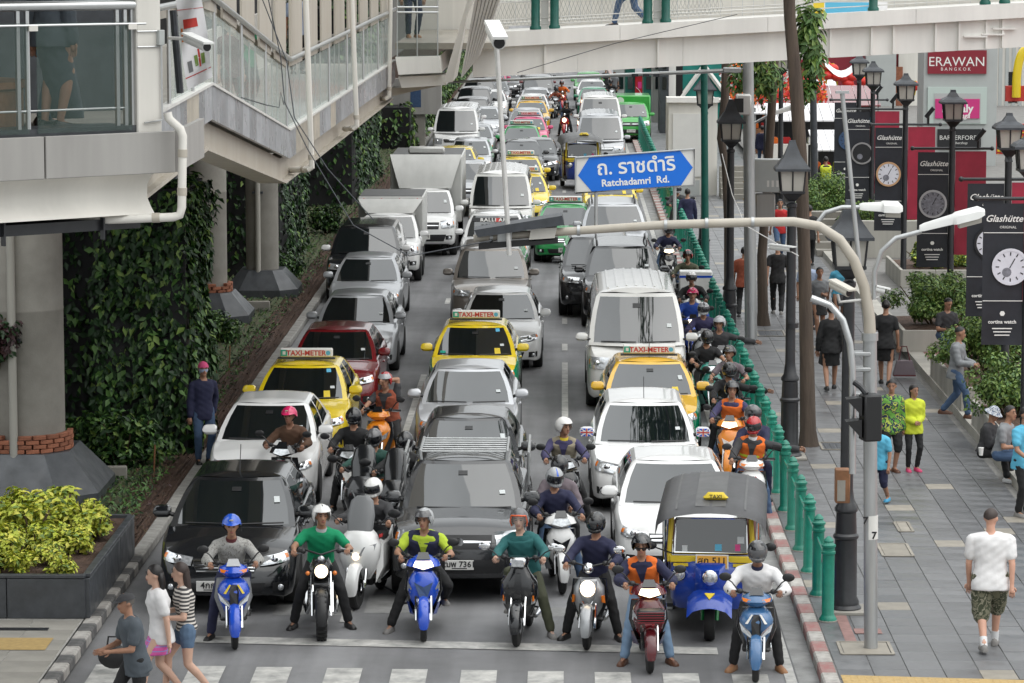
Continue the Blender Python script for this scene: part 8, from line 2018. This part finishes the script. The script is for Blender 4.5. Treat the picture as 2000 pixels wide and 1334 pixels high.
for py in (770, 720, 690): obj('clamp', MB('galv').box(Q(1680, py), (.24, .2, .05), b=.01), tp)
sg = thing('street_sign', 'blue arrow ended street name sign for Ratchadamri Rd. on two posts', 'sign', D(1240, 334, YP)); so2 = sg.location; th = math.atan(15.5 / 230)
U_ = Vector((math.cos(th), 0, math.sin(th))); V_ = Vector((-math.sin(th), 0, math.cos(th)))
def sp_(px, py): p = D(px, py, YP) - so2; return (p.dot(U_), p.dot(V_))
m = MB('sign_white'); m.prism([sp_(1124, 308), sp_(1124, 377), sp_(1356, 362), sp_(1356, 291)], (0, .03, 0), U_, V_, (0, -.03, 0)); obj('panel', m, sg, smooth=0)
m = MB('sign_blue'); m.prism([sp_(1129, 343), sp_(1156, 374), sp_(1330, 362), sp_(1353, 327), sp_(1328, 294), sp_(1152, 306)], (0, -.001, 0), U_, V_, (0, -.004, 0)); obj('blue_arrow', m, sg, smooth=0)
m = MB('galv'); c4 = [Vector((0, -.012, 0)) + U_ * a + V_ * b_ for a, b_ in (sp_(1124, 308), sp_(1124, 377), sp_(1356, 362), sp_(1356, 291))]; m.tube(c4 + [c4[0]], .012, 6); obj('frame', m, sg)
o = sp_(1242, 322); obj('lettering', text_mesh('ถ. ราชดำริ', .235, 'sign_text', .001, .004), sg, U_ * o[0] + V_ * (o[1] - .02) + Vector((0, -.007, 0)), (math.pi / 2, -th, 0))
o = sp_(1241, 355); obj('lettering', text_mesh('Ratchadamri  Rd.', .118, 'sign_text', .001, .003), sg, U_ * o[0] + V_ * (o[1] + .005) + Vector((0, -.007, 0)), (math.pi / 2, -th, 0))
for px in (1164, 1318): obj('sign_post', MB('galv').tube([D(px, 345, YP) - so2 + Vector((0, .05, 0)), D(px, 446, YP) - so2 + Vector((0, .05, 0))], .022, 8), sg)
t = cctv('white camera on a tall thin mast rising from the overhead arm', [D(995, 498, YP - .15), D(991, 430, YP - .15), D(970, 92, YP - .15), D(969, 80, YP - .15)], D(960, 54, YP - .1), D(975, 84, YP - .5), .085)
t = thing('overhead_signal', 'overhead signal housing with a long dark visor on the arm, seen from behind', 'traffic light', D(1010, 452, YP)); o = t.location
def slab(key, pts, d, name):
 m = MB(key); P = [D(px, py, YP) - o for px, py in pts]; n = len(P); m.add([p + Vector((0, -d / 2, 0)) for p in P] + [p + Vector((0, d / 2, 0)) for p in P], [tuple(range(n)), tuple(range(2 * n - 1, n - 1, -1))] + [(i, i + n, (i + 1) % n + n, (i + 1) % n) for i in range(n)]); obj(name, m, t, smooth=0)
slab('pole_grey', [(927, 446), (934, 460), (1102, 436), (1098, 418)], .5, 'visor'); slab('plaster_white', [(1037, 446), (1033, 470), (1083, 466), (1088, 443)], .2, 'junction_box'); slab('black_plastic', [(935, 474), (935, 486), (1090, 474), (1090, 463)], .2, 'lamp_housing'); slab('galv', [(972, 448), (972, 482), (1000, 480), (1000, 446)], .16, 'clamp_plate')
t = thing('curved_pole', 'short galvanised pole with a hooked top beside the black traffic light', 'pole', D(1665, 925, YP - .2)); o = t.location
obj('tube', MB('steel').tube([D(px, py, YP - .2) - o for px, py in ((1665, 925), (1665, 720), (1660, 670), (1646, 625), (1622, 596), (1584, 582))], .042, 12), t)
t = thing('traffic_light', 'black traffic light turned towards the crossing, with two hooded lamps', 'traffic light', D(1700, 815, YP - .4)); m = MB('black_plastic'); m.box((0, 0, 0), (.22, .24, .56), rot=(0, 0, .25), b=.02); obj('housing', m, t)
for z in (.13, -.14):
 m = MB('black_plastic'); m.add([(-.11, -.11, z + .12), (-.11, .11, z + .12), (-.11, .11, z - .1), (-.11, -.11, z - .1), (-.30, -.12, z + .10), (-.30, .10, z + .10)], [(0, 1, 5, 4), (0, 4, 3), (1, 2, 5), (0, 3, 2, 1)]); obj('hood', m, t, smooth=0)
obj('lamp_bracket', MB('black_iron').tube([(-.05, 0, .28), (-.12, .05, .36), (-.2, .05, .42)], .035, 8), t)
t = thing('pedestrian_button_box', 'rusty brown box on the black lamp post below the traffic light', 'box', D(1645, 948, 31.6)); obj('box', MB('wood').box((0, 0, 0), (.18, .2, .42), b=.01), t); obj('worn_plate', MB('concrete').box((-.02, -.105, -.05), (.1, .012, .26)), t)
cctv('beige box camera on a bracket by the curved pole', [D(1690, 585, YP), D(1640, 590, YP), D(1636, 575, YP)], D(1624, 554, YP), D(1658, 572, YP - .2), .055, 'beige_plastic')
cctv('small white camera on the right of the signal pole', [D(1700, 585, YP), D(1716, 580, YP)], D(1710, 564, YP), D(1728, 568, YP), .04)
cctv('small white camera over the black lamp post', [D(1545, 490, YP + .2), D(1500, 485, YP + .2)], D(1505, 482, YP + .2), D(1545, 487, YP), .035)
t = thing('leaning_pole', 'thin grey pole leaning against the curved arm', 'pole', D(1692, 655, YP + .2)); o = t.location; obj('tube', MB('galv').tube([Vector((0, 0, 0)), D(1645, 182, YP + .2) - o], .028, 10), t); obj('cap', MB('galv').box(D(1645, 180, YP + .2) - o, (.16, .1, .03)), t)
def street_light(label, armpts, b0, b1, Y, r=.03, w=.14):
 t = thing('street_light', label, 'street light', D(*armpts[0], Y)); o = t.location; obj('arm', MB('galv').tube([D(*p, Y) - o for p in armpts], r, 10), t)
 a, b_ = D(*b0, Y) - o, D(*b1, Y) - o; d = (b_ - a); L = d.length; d.normalize(); m = MB('white_plastic'); up = Vector((0, 0, 1)); sd = Vector((0, 1, 0))
 m.loft([[a + d * L * q + sd * w * s_ * x + up * h * z for x, z in ((-1, -.4), (1, -.4), (.9, .5), (.4, 1), (-.4, 1), (-.9, .5))] for q, s_, h in ((-.02, .3, .05), (.05, .42, .065), (.5, .55, .085), (.55, 1, .1), (.9, 1, .1), (1, .7, .05))]); obj('housing', m, t)
 obj('lens', MB('glass_lamp').loft([[a + d * L * q + sd * w * .8 * x + up * z for x, z in ((-1, -.03), (1, -.03), (.8, -.10), (-.8, -.10))] for q in (.6, .95)]), t, smooth=0)
street_light('large white street light reaching right from the signal pole across the banners', [(1707, 585), (1708, 530), (1722, 490), (1750, 465), (1800, 452)], (1798, 448), (1922, 416), 30.9)
street_light('white street light with a blunt head above the stone roofed lantern', [(1596, 436), (1612, 415), (1645, 405), (1682, 405)], (1680, 406), (1762, 409), 32.5)
street_light('far white street light between the tree trunks', [(1474, 240), (1500, 226), (1512, 222)], (1508, 224), (1575, 203), 58)
t = thing('galvanised_pole', 'thick galvanised pole with yellow straps and a long thin rod over the road', 'pole', G(1467, 672, PV)); o = t.location; obj('pole', MB('galv').tube([Vector(), D(1460, 30, 55.5) - o], [.135, .115], 16), t)
for py, k in ((324, 'taxi'), (352, 'taxi'), (386, 'taxi'), (665, 'rust')): obj('strap', MB('paint_taxi_orange' if k == 'taxi' else 'cloth_rust').tube([D(1463, py, 55.5) - o, D(1463, py + 5 + (12 if k == 'rust' else 0), 55.5) - o], .13 if k == 'taxi' else .14, 14), t)
obj('rod', MB('steel').tube([D(1440, 137, 55.4) - o, D(870, 161, 55.4) - o], [.045, .025], 8), t); obj('rod_clamp', MB('galv').box(D(1430, 137, 55.4) - o, (.4, .16, .12), b=.02), t)
for px in (1240, 1262, 1282): obj('rod_bracket', MB('pole_grey').box(D(px, 147, 55.3) - o, (.14, .1, .06)), t)
obj('camera_box', MB('white_plastic').box(D(1452, 204, 55.2) - o, (.32, .4, .44), b=.03), t); obj('camera_window', MB('black_plastic').box(D(1443, 206, 54.98) - o, (.2, .02, .3)), t)
t = thing('control_box', 'grey double control cabinet strapped to the galvanised pole', 'cabinet', D(1500, 345, 55.5)); m = MB('pillar_grey'); m.box((0, .1, .02), (.62, .3, .72), b=.02); obj('upper_cabinet', m, t); m = MB('fascia_metal'); m.box((-.05, .1, -.68), (.42, .25, .62), b=.02); obj('lower_cabinet', m, t)
for i in range(3): obj('white_label', MB('sign_white').box((.0 + i * .1, -.052, -.15), (.05, .004, .14)), t, smooth=0)
for lab, px, Y, py0, r, k, base in (('tall slim dark green pole rising past the footbridge', 1374, 65, -60, .1, 'green_dark', (1378, 556)), ('tall dark grey pole in front of the red market counter', 1585, 81, -60, .12, 'pole_grey', (1592, 426))):
 t = thing('tall_pole', lab, 'pole', D(*base, Y)); o = t.location; obj('tube', MB(k).tube([Vector((0, 0, -.3)), D(px, py0, Y) - o], [r, r * .8], 12), t)
for lab, pts, Y in (('slack black cable drooping past the walkway fins', ((520, -20), (548, 110), (556, 200), (600, 290), (690, 440), (800, 500), (960, 470)), 30.5), ('thin cable running from the walkway down to the white truck', ((505, -20), (560, 120), (575, 230), (640, 330), (730, 430)), 31), ('thin wire slanting across the footbridge', ((1440, 28), (1200, 85), (1010, 142)), 49), ('looping cable hanging beside the walkway tiles', ((555, 205), (548, 180), (545, 210), (520, 205), (470, 190)), 30), ('white cable tied along the galvanised pole', ((1410, 300), (1430, 380), (1455, 440), (1560, 500)), 40)):
 a = D(*pts[0], Y); obj('cable', MB('galv_white' if 'white cable' in lab else 'pole_grey').tube([D(*p, Y) - a for p in pts], .007, 5), None, a, label=lab, cat='cable')
# ------------------------------------------------------------------ banner poles
def banner_pole(label, px, pyt, Y, bar_y, bl_, watch, red=True, dy=0):
 Yo = Y / KY; X = D(px, pyt, Yo).x; zt = D(px, pyt, Yo).z; zb = D(px, bar_y, Yo).z
 K = Kit(); lantern(K, zt - .3 - .86, .25, 'black_iron', 'pole_grey', .22)
 t = K.stamp('lamp_post', label + ' lamp post with a lantern, carrying banners', 'lamp post', (X, Y, .3), 0, 'banner carrying lamp posts')
 obj('post', MB('black_iron').lathe([(.14, 0), (.12, .2), (.075, .4), (.065, zt - 1.2), (.09, zt - 1.18), (.05, zt - 1.1)], 12), t)
 z = zb - .3; w = .67
 obj('cross_bar', MB('black_iron').tube([(-.84, 0, z), (.84, 0, z)], .03, 8), t)
 for s in (-1, 1): obj('bar_knob', MB('black_iron').ball((s * .86, 0, z), .05, 8, 6), t)
 obj('spot_light', MB('black_iron').tube([(.5, -.05, z + .18), (.68, -.12, z + .42)], .055, 10), t); obj('spot_stem', MB('black_iron').tube([(.56, 0, z), (.56, -.05, z + .24)], .03, 6), t)
 H = bl_
 bt = thing('black_banner', 'black banner showing a %s, on the %s post' % (watch[0], label), 'banner', (X - .07 - w / 2, Y + dy, z + .3 - .08)); 
 m = MB('banner_black'); m.grid(lambda u, v: (u * w / 2, .025 * math.sin(v * 9 + u * 2) * v, -v * H), [-1, -.5, 0, .5, 1], [i / 12 for i in range(13)]); obj('cloth', m, bt)
 e = -.045
 obj('lettering', text_mesh('Glashütte', .158, 'sign_text', .001, .002, .35), bt, (0, e, -.25), FRONT); obj('lettering', text_mesh('ORIGINAL', .06, 'sign_text', .001), bt, (.07, e, -.39), FRONT)
 for v in (.48, H - .74): obj('white_line', MB('sign_text').box((0, e, -v), (w * .98, .004, .012)), bt, smooth=0)
 cz = -(.48 + H - .74) / 2; R0 = min(.30, (H - 1.22) * .44)
 f, ring, st_ = watch[1]
 wt_ = obj('watch_face', MB(f).lathe([(R0 * .88, -.006), (R0 * .88, .0), (0, -.007)], 28, axis='y', c=(st_, e, cz)), bt, smooth=30)
 obj('watch_rim', MB(ring).lathe([(R0 * 1.02, 0), (R0 * 1.02, -.012), (R0 * .87, -.012), (R0 * .87, 0)], 28, axis='y', c=(st_, e, cz)), wt_)
 for a in range(12): obj('hour_mark', MB('black_print').box((st_ + math.sin(a * .5236) * R0 * .72, e - .009, cz + math.cos(a * .5236) * R0 * .72), (.018, .003, .055), rot=(0, a * .5236, 0)), wt_, smooth=0)
 obj('watch_hands', MB('black_print').box((st_ + .03, e - .01, cz + .06), (.015, .003, R0 * .6), rot=(0, .5, 0)), wt_, smooth=0); obj('sub_dial', MB('watch_grey').lathe([(R0 * .26, -.009), (R0 * .26, -.008), (0, -.010)], 14, axis='y', c=(st_ - .06, e, cz - R0 * .3)), wt_)
 obj('emblem', MB('sign_text').lathe([(.045, -.003), (.045, 0), (0, -.003)], 6, axis='y', c=(0, e, -H + .53)), bt, smooth=0); obj('lettering', text_mesh('cortina watch', .084, 'sign_text', .001, .002), bt, (0, e, -H + .39), FRONT)
 for i in range(3): obj('small_print', MB('sign_text').box((0, e, -H + .28 - i * .055), (.33 - .04 * i, .003, .018)), bt, smooth=0)
 if red:
  rt = thing('red_banner', 'creased dark red banner to the right of the %s post' % label, 'banner', (X + .07 + w / 2, Y + dy, z + .3 - .06)); H2 = H * .9
  m = MB('banner_red'); m.grid(lambda u, v: (u * w / 2, .04 * math.sin(v * 11 + u * 3) * v, -v * H2), [-1, -.5, 0, .5, 1], [i / 12 for i in range(13)]); obj('cloth', m, rt)
  obj('lettering', text_mesh('ERAWAN', .16, 'sign_text', .001, .001, 0, 'CENTER', 1.25), rt, (.19, -.06, -H2 * .68), (math.pi / 2, math.pi / 2, 0)); obj('lettering', text_mesh('BANGKOK', .08, 'sign_text', .001, .001, 0, 'CENTER', 1.5), rt, (0, -.06, -H2 * .7), (math.pi / 2, math.pi / 2, 0))
WF = {'w': ('pale face watch in a gold case', ('watch_face', 'watch_gold', 0)), 'g': ('grey chronograph', ('watch_grey', 'alloy', 0)), 'b': ('blue watch detail', ('watch_blue', 'watch_blue', .1)), 'm': ('black watch movement', ('black_print', 'alloy', .12)), 'p': ('white face with black dots', ('watch_face', 'black_print', .1)), 'l': ('large white oval watch', ('watch_face', 'watch_face', .12))}
banner_pole('rightmost tall', 1972, 200, 60, 350, 2.45, WF['p'])
banner_pole('second tall', 1862, 158, 71, 290, 2.5, WF['g'])
banner_pole('middle', 1770, 128, 81, 243, 2.55, WF['w'])
banner_pole('fourth', 1706, 106, 91, 213, 2.55, WF['m'])
banner_pole('farthest', 1679, 92, 100, 195, 2.55, WF['b'], False)
banner_pole('lowest banner', 2012, 232, 54, 388, 2.35, WF['l'], False)
# ------------------------------------------------------------------ beyond the pavement: sign pillar, market, kiosk
def block(name, label, cat, px0, px1, py0, py1, Y, dep, key, part='wall', z0=None, b=0):
 a, c = D(px0, py0, Y / KY), D(px1, py1, Y / KY); t = thing(name, label, cat, ((a.x + c.x) / 2, Y, c.z if z0 is None else z0)); z = t.location.z
 obj(part, MB(key).bx(a.x - t.location.x, c.x - t.location.x, 0, dep, 0, a.z - z, b=b), t, smooth=0); t['w'] = c.x - a.x; t['h'] = a.z - z; return t
def face(t, name, key, px0, px1, py0, py1, Y, off=.02, th=.03):
 a, c = D(px0, py0, Y / KY), D(px1, py1, Y / KY); o = t.location
 return obj(name, MB(key).bx(a.x - o.x, c.x - o.x, -off - th, -off, c.z - o.z, a.z - o.z), t, smooth=0)
def words_(t, txt, px, py, Y, size, key, off, **kw):
 p = D(px, py, Y / KY) - t.location; return obj('lettering', text_mesh(txt, size, key, .002, **kw), t, (p.x, -off, p.z), FRONT)
Y = 125
t = block('sign_pillar', 'broad grey pillar carrying the maroon, pink and black shop signs', 'pillar', 1806, 1944, 40, 360, Y, 2.2, 'pillar_grey', z0=.3)
face(t, 'maroon_sign', 'sign_maroon', 1812, 1926, 98, 144, Y, .0, .1); words_(t, 'ERAWAN', 1868, 121, Y, .50, 'sign_text', .104, spacing=1.02); words_(t, 'BANGKOK', 1866, 135, Y, .17, 'sign_text', .104, spacing=1.6)
face(t, 'trim_panel', 'pale_green_trim', 1812, 1926, 170, 242, Y, .0, .08); face(t, 'trim_recess', 'pillar_grey', 1824, 1914, 182, 240, Y, .08, .02); face(t, 'pink_sign', 'sign_pink', 1826, 1912, 193, 231, Y, .10, .05); words_(t, 'Mozaly', 1869, 212, Y, .42, 'sign_text', .155, bold=.012); words_(t, 'nga', 1884, 226, Y, .26, 'sign_text', .156, bold=.006, shear=.3)
face(t, 'black_sign', 'black_print', 1831, 1915, 252, 290, Y, .0, .1); words_(t, 'BARBERFORD', 1872, 269, Y, .24, 'sign_white', .104); words_(t, 'Barbershop', 1872, 279, Y, .14, 'sign_white', .104, shear=.2)
Y = 128
t = block('restaurant_sign', 'red sign board with a big yellow arch at the right edge', 'sign', 1965, 2040, 168, 198, Y, .3, 'red_print', 'board'); o = t.location
obj('yellow_arch', MB('paint_taxi_yellow').tube([(D(1984 + 22 * (1 - math.cos(a)), 190 - 95 * math.sin(a) ** .7, Y / KY) - o) + Vector((0, -.15, 0)) for a in [math.pi * i / 14 for i in range(15)]], .17, 8, flat=.6), t)
t = block('market_hall', 'shaded maroon fronted hall behind the red lanterns', 'building', 1470, 2100, 20, 260, 172, 8, 'sign_maroon', z0=.3)
face(t, 'grey_column', 'pillar_grey', 1690, 1745, 20, 262, 172, 0, .9); face(t, 'concrete_wall', 'plaster_white', 1755, 1812, 60, 300, 172, 0, .3); face(t, 'glazed_wall', 'plaster_white', 1945, 2100, 80, 240, 172, 0, .3); face(t, 'doorway', 'black_matte', 1968, 1985, 140, 200, 172, .3, .05)
face(t, 'gable_panel', 'brick_red', 1740, 1760, 130, 260, 172, 0, .4)
for i in range(10): face(t, 'wall_rib', 'pillar_grey', 1950 + i * 13, 1954 + i * 13, 80, 238, 172, .3, .05)
t = block('lattice_screen', 'red screen with a gold lattice by the right edge', 'screen', 1944, 2030, 242, 320, 132, .2, 'red_print', 'board')
for i in range(5):
 for j in range(4): face(t, 'gold_square', 'paint_taxi_yellow', 1948 + i * 15, 1951 + i * 15, 246 + j * 18, 260 + j * 18, 132, 0, .03); face(t, 'gold_square', 'paint_taxi_yellow', 1948 + i * 15, 1960 + i * 15, 258 + j * 18, 260 + j * 18, 132, .004, .03)
# market stalls
def stall(label, px0, px1, py0, py1, Y, awn, cnt, drop=.5):
 a, c = D(px0, py0, Y / KY), D(px1, py1, Y / KY); cx = (a.x + c.x) / 2; w = c.x - a.x; h = a.z - .3
 t = thing('market_stall', label, 'stall', (cx, Y, .3)); m = MB(awn); n = 7
 for i in range(n):
  x0, x1 = -w / 2 + i * w / n, -w / 2 + (i + .94) * w / n; q = MB(awn); q.loft([[(x, 2.6, h), (x, -.2, h - drop), (x, -.2, h - drop - .05), (x, 2.6, h - .05)] for x in (x0, x1)]); obj('awning_panel', q, t, smooth=0)
 for x in (-w / 2 + .1, w / 2 - .1):
  for y in (0, 2.4): obj('stall_post', MB('galv').tube([(x, y, 0), (x, y, h - .3)], .04, 6), t)
 obj('counter', MB(cnt).bx(-w / 2, w / 2, .1, .8, 0, 1.0, b=.02), t, smooth=0); obj('back_cloth', MB('cloth_charcoal').bx(-w / 2, w / 2, 2.5, 2.55, 0, h - .5), t, smooth=0)
 for i in range(6): obj('goods', MB(('cloth_orange', 'cloth_red', 'cloth_lime', 'cloth_white', 'cloth_brown', 'cloth_sky')[(i + int(px0)) % 6]).box((-w / 2 + (i + .5) * w / 6, .4, 1.0 + .12), (w / 9, .4, .24), b=.04), t, smooth=30)
 return t
stall('nearest white awning stall with a wooden counter', 1590, 1700, 262, 330, 108, 'banner_white', 'wood')
stall('wide white awning stall behind the tree trunk', 1500, 1650, 208, 300, 122, 'banner_white', 'plaster_white')
stall('white awning stall with a red counter front', 1560, 1720, 172, 260, 136, 'paint_red', 'red_print', .7)
stall('far white awning stall above the red flowers', 1480, 1640, 160, 230, 148, 'banner_white', 'red_print')
stall('far stall under the street light head', 1470, 1560, 196, 260, 132, 'banner_white', 'wood')
t = thing('white_canopy', 'white sagging canopy hung behind the lantern string', 'canopy', D(1642, 128, 110)); o = t.location; m = MB('banner_white'); m.grid(lambda u, v: D(lerp(1610, 1675, u), lerp(116, 128, v) + 22 * math.sin(math.pi * u), 110) - o + Vector((0, v * -.6, 0)), [i / 8 for i in range(9)], [0, .5, 1]); obj('cloth', m, t)
ln = Kit(); m = MB('lantern_red'); m.lathe([(.06, -.2), (.17, -.17), (.25, -.08), (.27, 0), (.25, .08), (.17, .17), (.06, .2)], 14) if 'lantern_red' in MAT else None
mat('lantern_red', (.62, .03, .02), .5); m = MB('lantern_red'); m.lathe([(.06, -.2), (.17, -.17), (.25, -.08), (.27, 0), (.25, .08), (.17, .17), (.06, .2)], 14); ln.part('globe', m); m = MB('paint_taxi_yellow'); m.tube([(0, 0, -.2), (0, 0, -.4)], [.05, .02], 6); m.lathe([(.08, .19), (.08, .23), (0, .23)], 8); ln.part('tassel', m)
for i, (px, py) in enumerate(((1612, 128), (1614, 147), (1635, 150), (1652, 146), (1662, 150), (1656, 163), (1664, 174), (1626, 134), (1573, 156), (1648, 152), (1787, 168), (1502, 172), (1690, 160))): ln.stamp('paper_lantern', 'round red paper lantern with a gold tassel over the market', 'lantern', D(px, py, 112), 0, 'red paper lanterns over the market stalls')
g = np.random.default_rng(5); n = 1500; p = np.stack([g.uniform(-1.9, 1.9, n), g.uniform(-.6, .6, n), g.normal(0, .28, n)], 1)
t = thing('flower_display', 'bank of red and orange flowers on the far stalls', 'flowers', D(1520, 182, 105)); obj('blossom', leaf_mesh('blossom', p, np.tile([0, -1., .5], (n, 1)), (.08, .2), ['lantern_red', 'cloth_orange', 'leaf_mid'], [.6, .25, .15], .9, 6), t)
t = thing('flower_display', 'orange and white flowers under the far lamp post', 'flowers', D(1475, 150, 108)); p2 = p * np.array([.7, 1, 1.0]); obj('blossom', leaf_mesh('blossom', p2, np.tile([0, -1., .5], (n, 1)), (.1, .24), ['cloth_white', 'cloth_orange', 'lantern_red', 'leaf_mid'], [.5, .25, .1, .15], .9, 7), t)
block('blue_tarpaulin', 'light blue tarpaulin behind the tree trunk', 'tarpaulin', 1580, 1612, 122, 140, 150, .4, 'blue_print', 'sheet', b=.1)
# kiosk, glass building, phone box, far fronts
Y = 112; t = block('kiosk', 'white panelled kiosk beside the green fence and lamp posts', 'kiosk', 1306, 1400, 196, 420, Y, 3, 'plaster_white', z0=.15)
face(t, 'cornice', 'bridge_white', 1302, 1404, 190, 200, Y, 0, .15); face(t, 'panel', 'sign_white', 1314, 1370, 222, 345, Y, 0, .05); face(t, 'lower_panel', 'pillar_grey', 1316, 1366, 352, 395, Y, 0, .05)
for i in range(6): obj('step', MB('concrete').bx(.9, 1.9, -.35 - i * .3, -.05 - i * .3, 0, 1.02 - i * .17), t, smooth=0)
Y = 150; t = block('glass_building', 'teal glazed building with white diagonal braces under the footbridge', 'building', 1322, 1462, -40, 330, Y, 6, 'glass_teal' if 'glass_teal' in MAT else 'paint_teal', z0=.15)
o = t.location
for p0, p1 in (((1330, 190), (1375, 128)), ((1375, 128), (1425, 195)), ((1322, 30), (1372, -30)), ((1372, -30), (1420, 30)), ((1322, 32), (1470, 24)), ((1340, 195), (1460, 195))): obj('brace', MB('bridge_white').tube([D(*p0, Y / KY) - o + Vector((0, -.12, 0)), D(*p1, Y / KY) - o + Vector((0, -.12, 0))], .12, 6), t)
face(t, 'white_column', 'bridge_white', 1300, 1318, -40, 330, Y, .3, .4); face(t, 'dark_gap', 'black_matte', 1318, 1332, -40, 330, Y, .1, .1)
Y = 176; t = thing('telephone_box', 'red telephone box beside the far green fence', 'telephone box', D(1249, 206, Y / KY)); m = MB('crimson_paint') if 'crimson_paint' in MAT else MB('paint_crimson'); m.box((0, 0, .8), (.5, .5, 1.6), b=.04); obj('cabin', m, t); m = MB('paint_crimson'); m.box((0, 0, 1.66), (.62, .62, .12), b=.03, taper=(.7, .7)); obj('roof', m, t); obj('logo_panel', MB('sign_pink').box((0, -.256, 1.1), (.2, .01, .35)), t, smooth=0); obj('phone_cord', MB('sign_white').tube([(-.2, -.27, 1.0), (0, -.28, .8), (.2, -.27, .3)], .014, 5), t)
Y = 185
for i, (p0, p1, k) in enumerate(((1200, 1222, 'pillar_grey'), (1222, 1240, 'green_dark'), (1258, 1276, 'green_dark'), (1276, 1290, 'fascia_metal'), (1290, 1306, 'pole_grey'))):
 x = block('far_shopfront', ('grey', 'dark green', 'deep green', 'pale metal', 'dark grey')[i] + ' narrow shopfront far along the pavement under the footbridge', 'building', p0, p1, -20, 215, Y - i * 9, 3, k, z0=.15)
 for j in range(4): face(x, 'window', 'glass_tint', p0 + 4, p1 - 4, 30 + j * 40, 54 + j * 40, Y - i * 9, 0, .04)
block('low_wall', 'low pale concrete wall behind the terrace bushes', 'wall', 1640, 1905, 432, 520, 88, .3, 'concrete_old', z0=.3)
t = thing('terrace_stairs', 'grey stone steps climbing from the pavement to the market', 'steps', (7.7, 90, .15))
for i in range(6): obj('step', MB('concrete').bx(-.7, 1.0, i * .5, (i + 1) * .5, 0, .17 * (i + 1)), t, smooth=0)
t = thing('parked_motorcycle', 'dark motorcycle parked beside the guard in the yellow vest', 'motorcycle', G(1645, 408, .3)); 
for (nm, me, up, l, r_) in BK['naked'].parts:
 if up < 0: obj(nm, me, t, l, r_)
for px, py, c in ((1330, 185, 'paint_crimson'), (1480, 300, 'cloth_navy')): pass
for s_ in (WORK, TWORK): bpy.data.scenes.remove(s_)
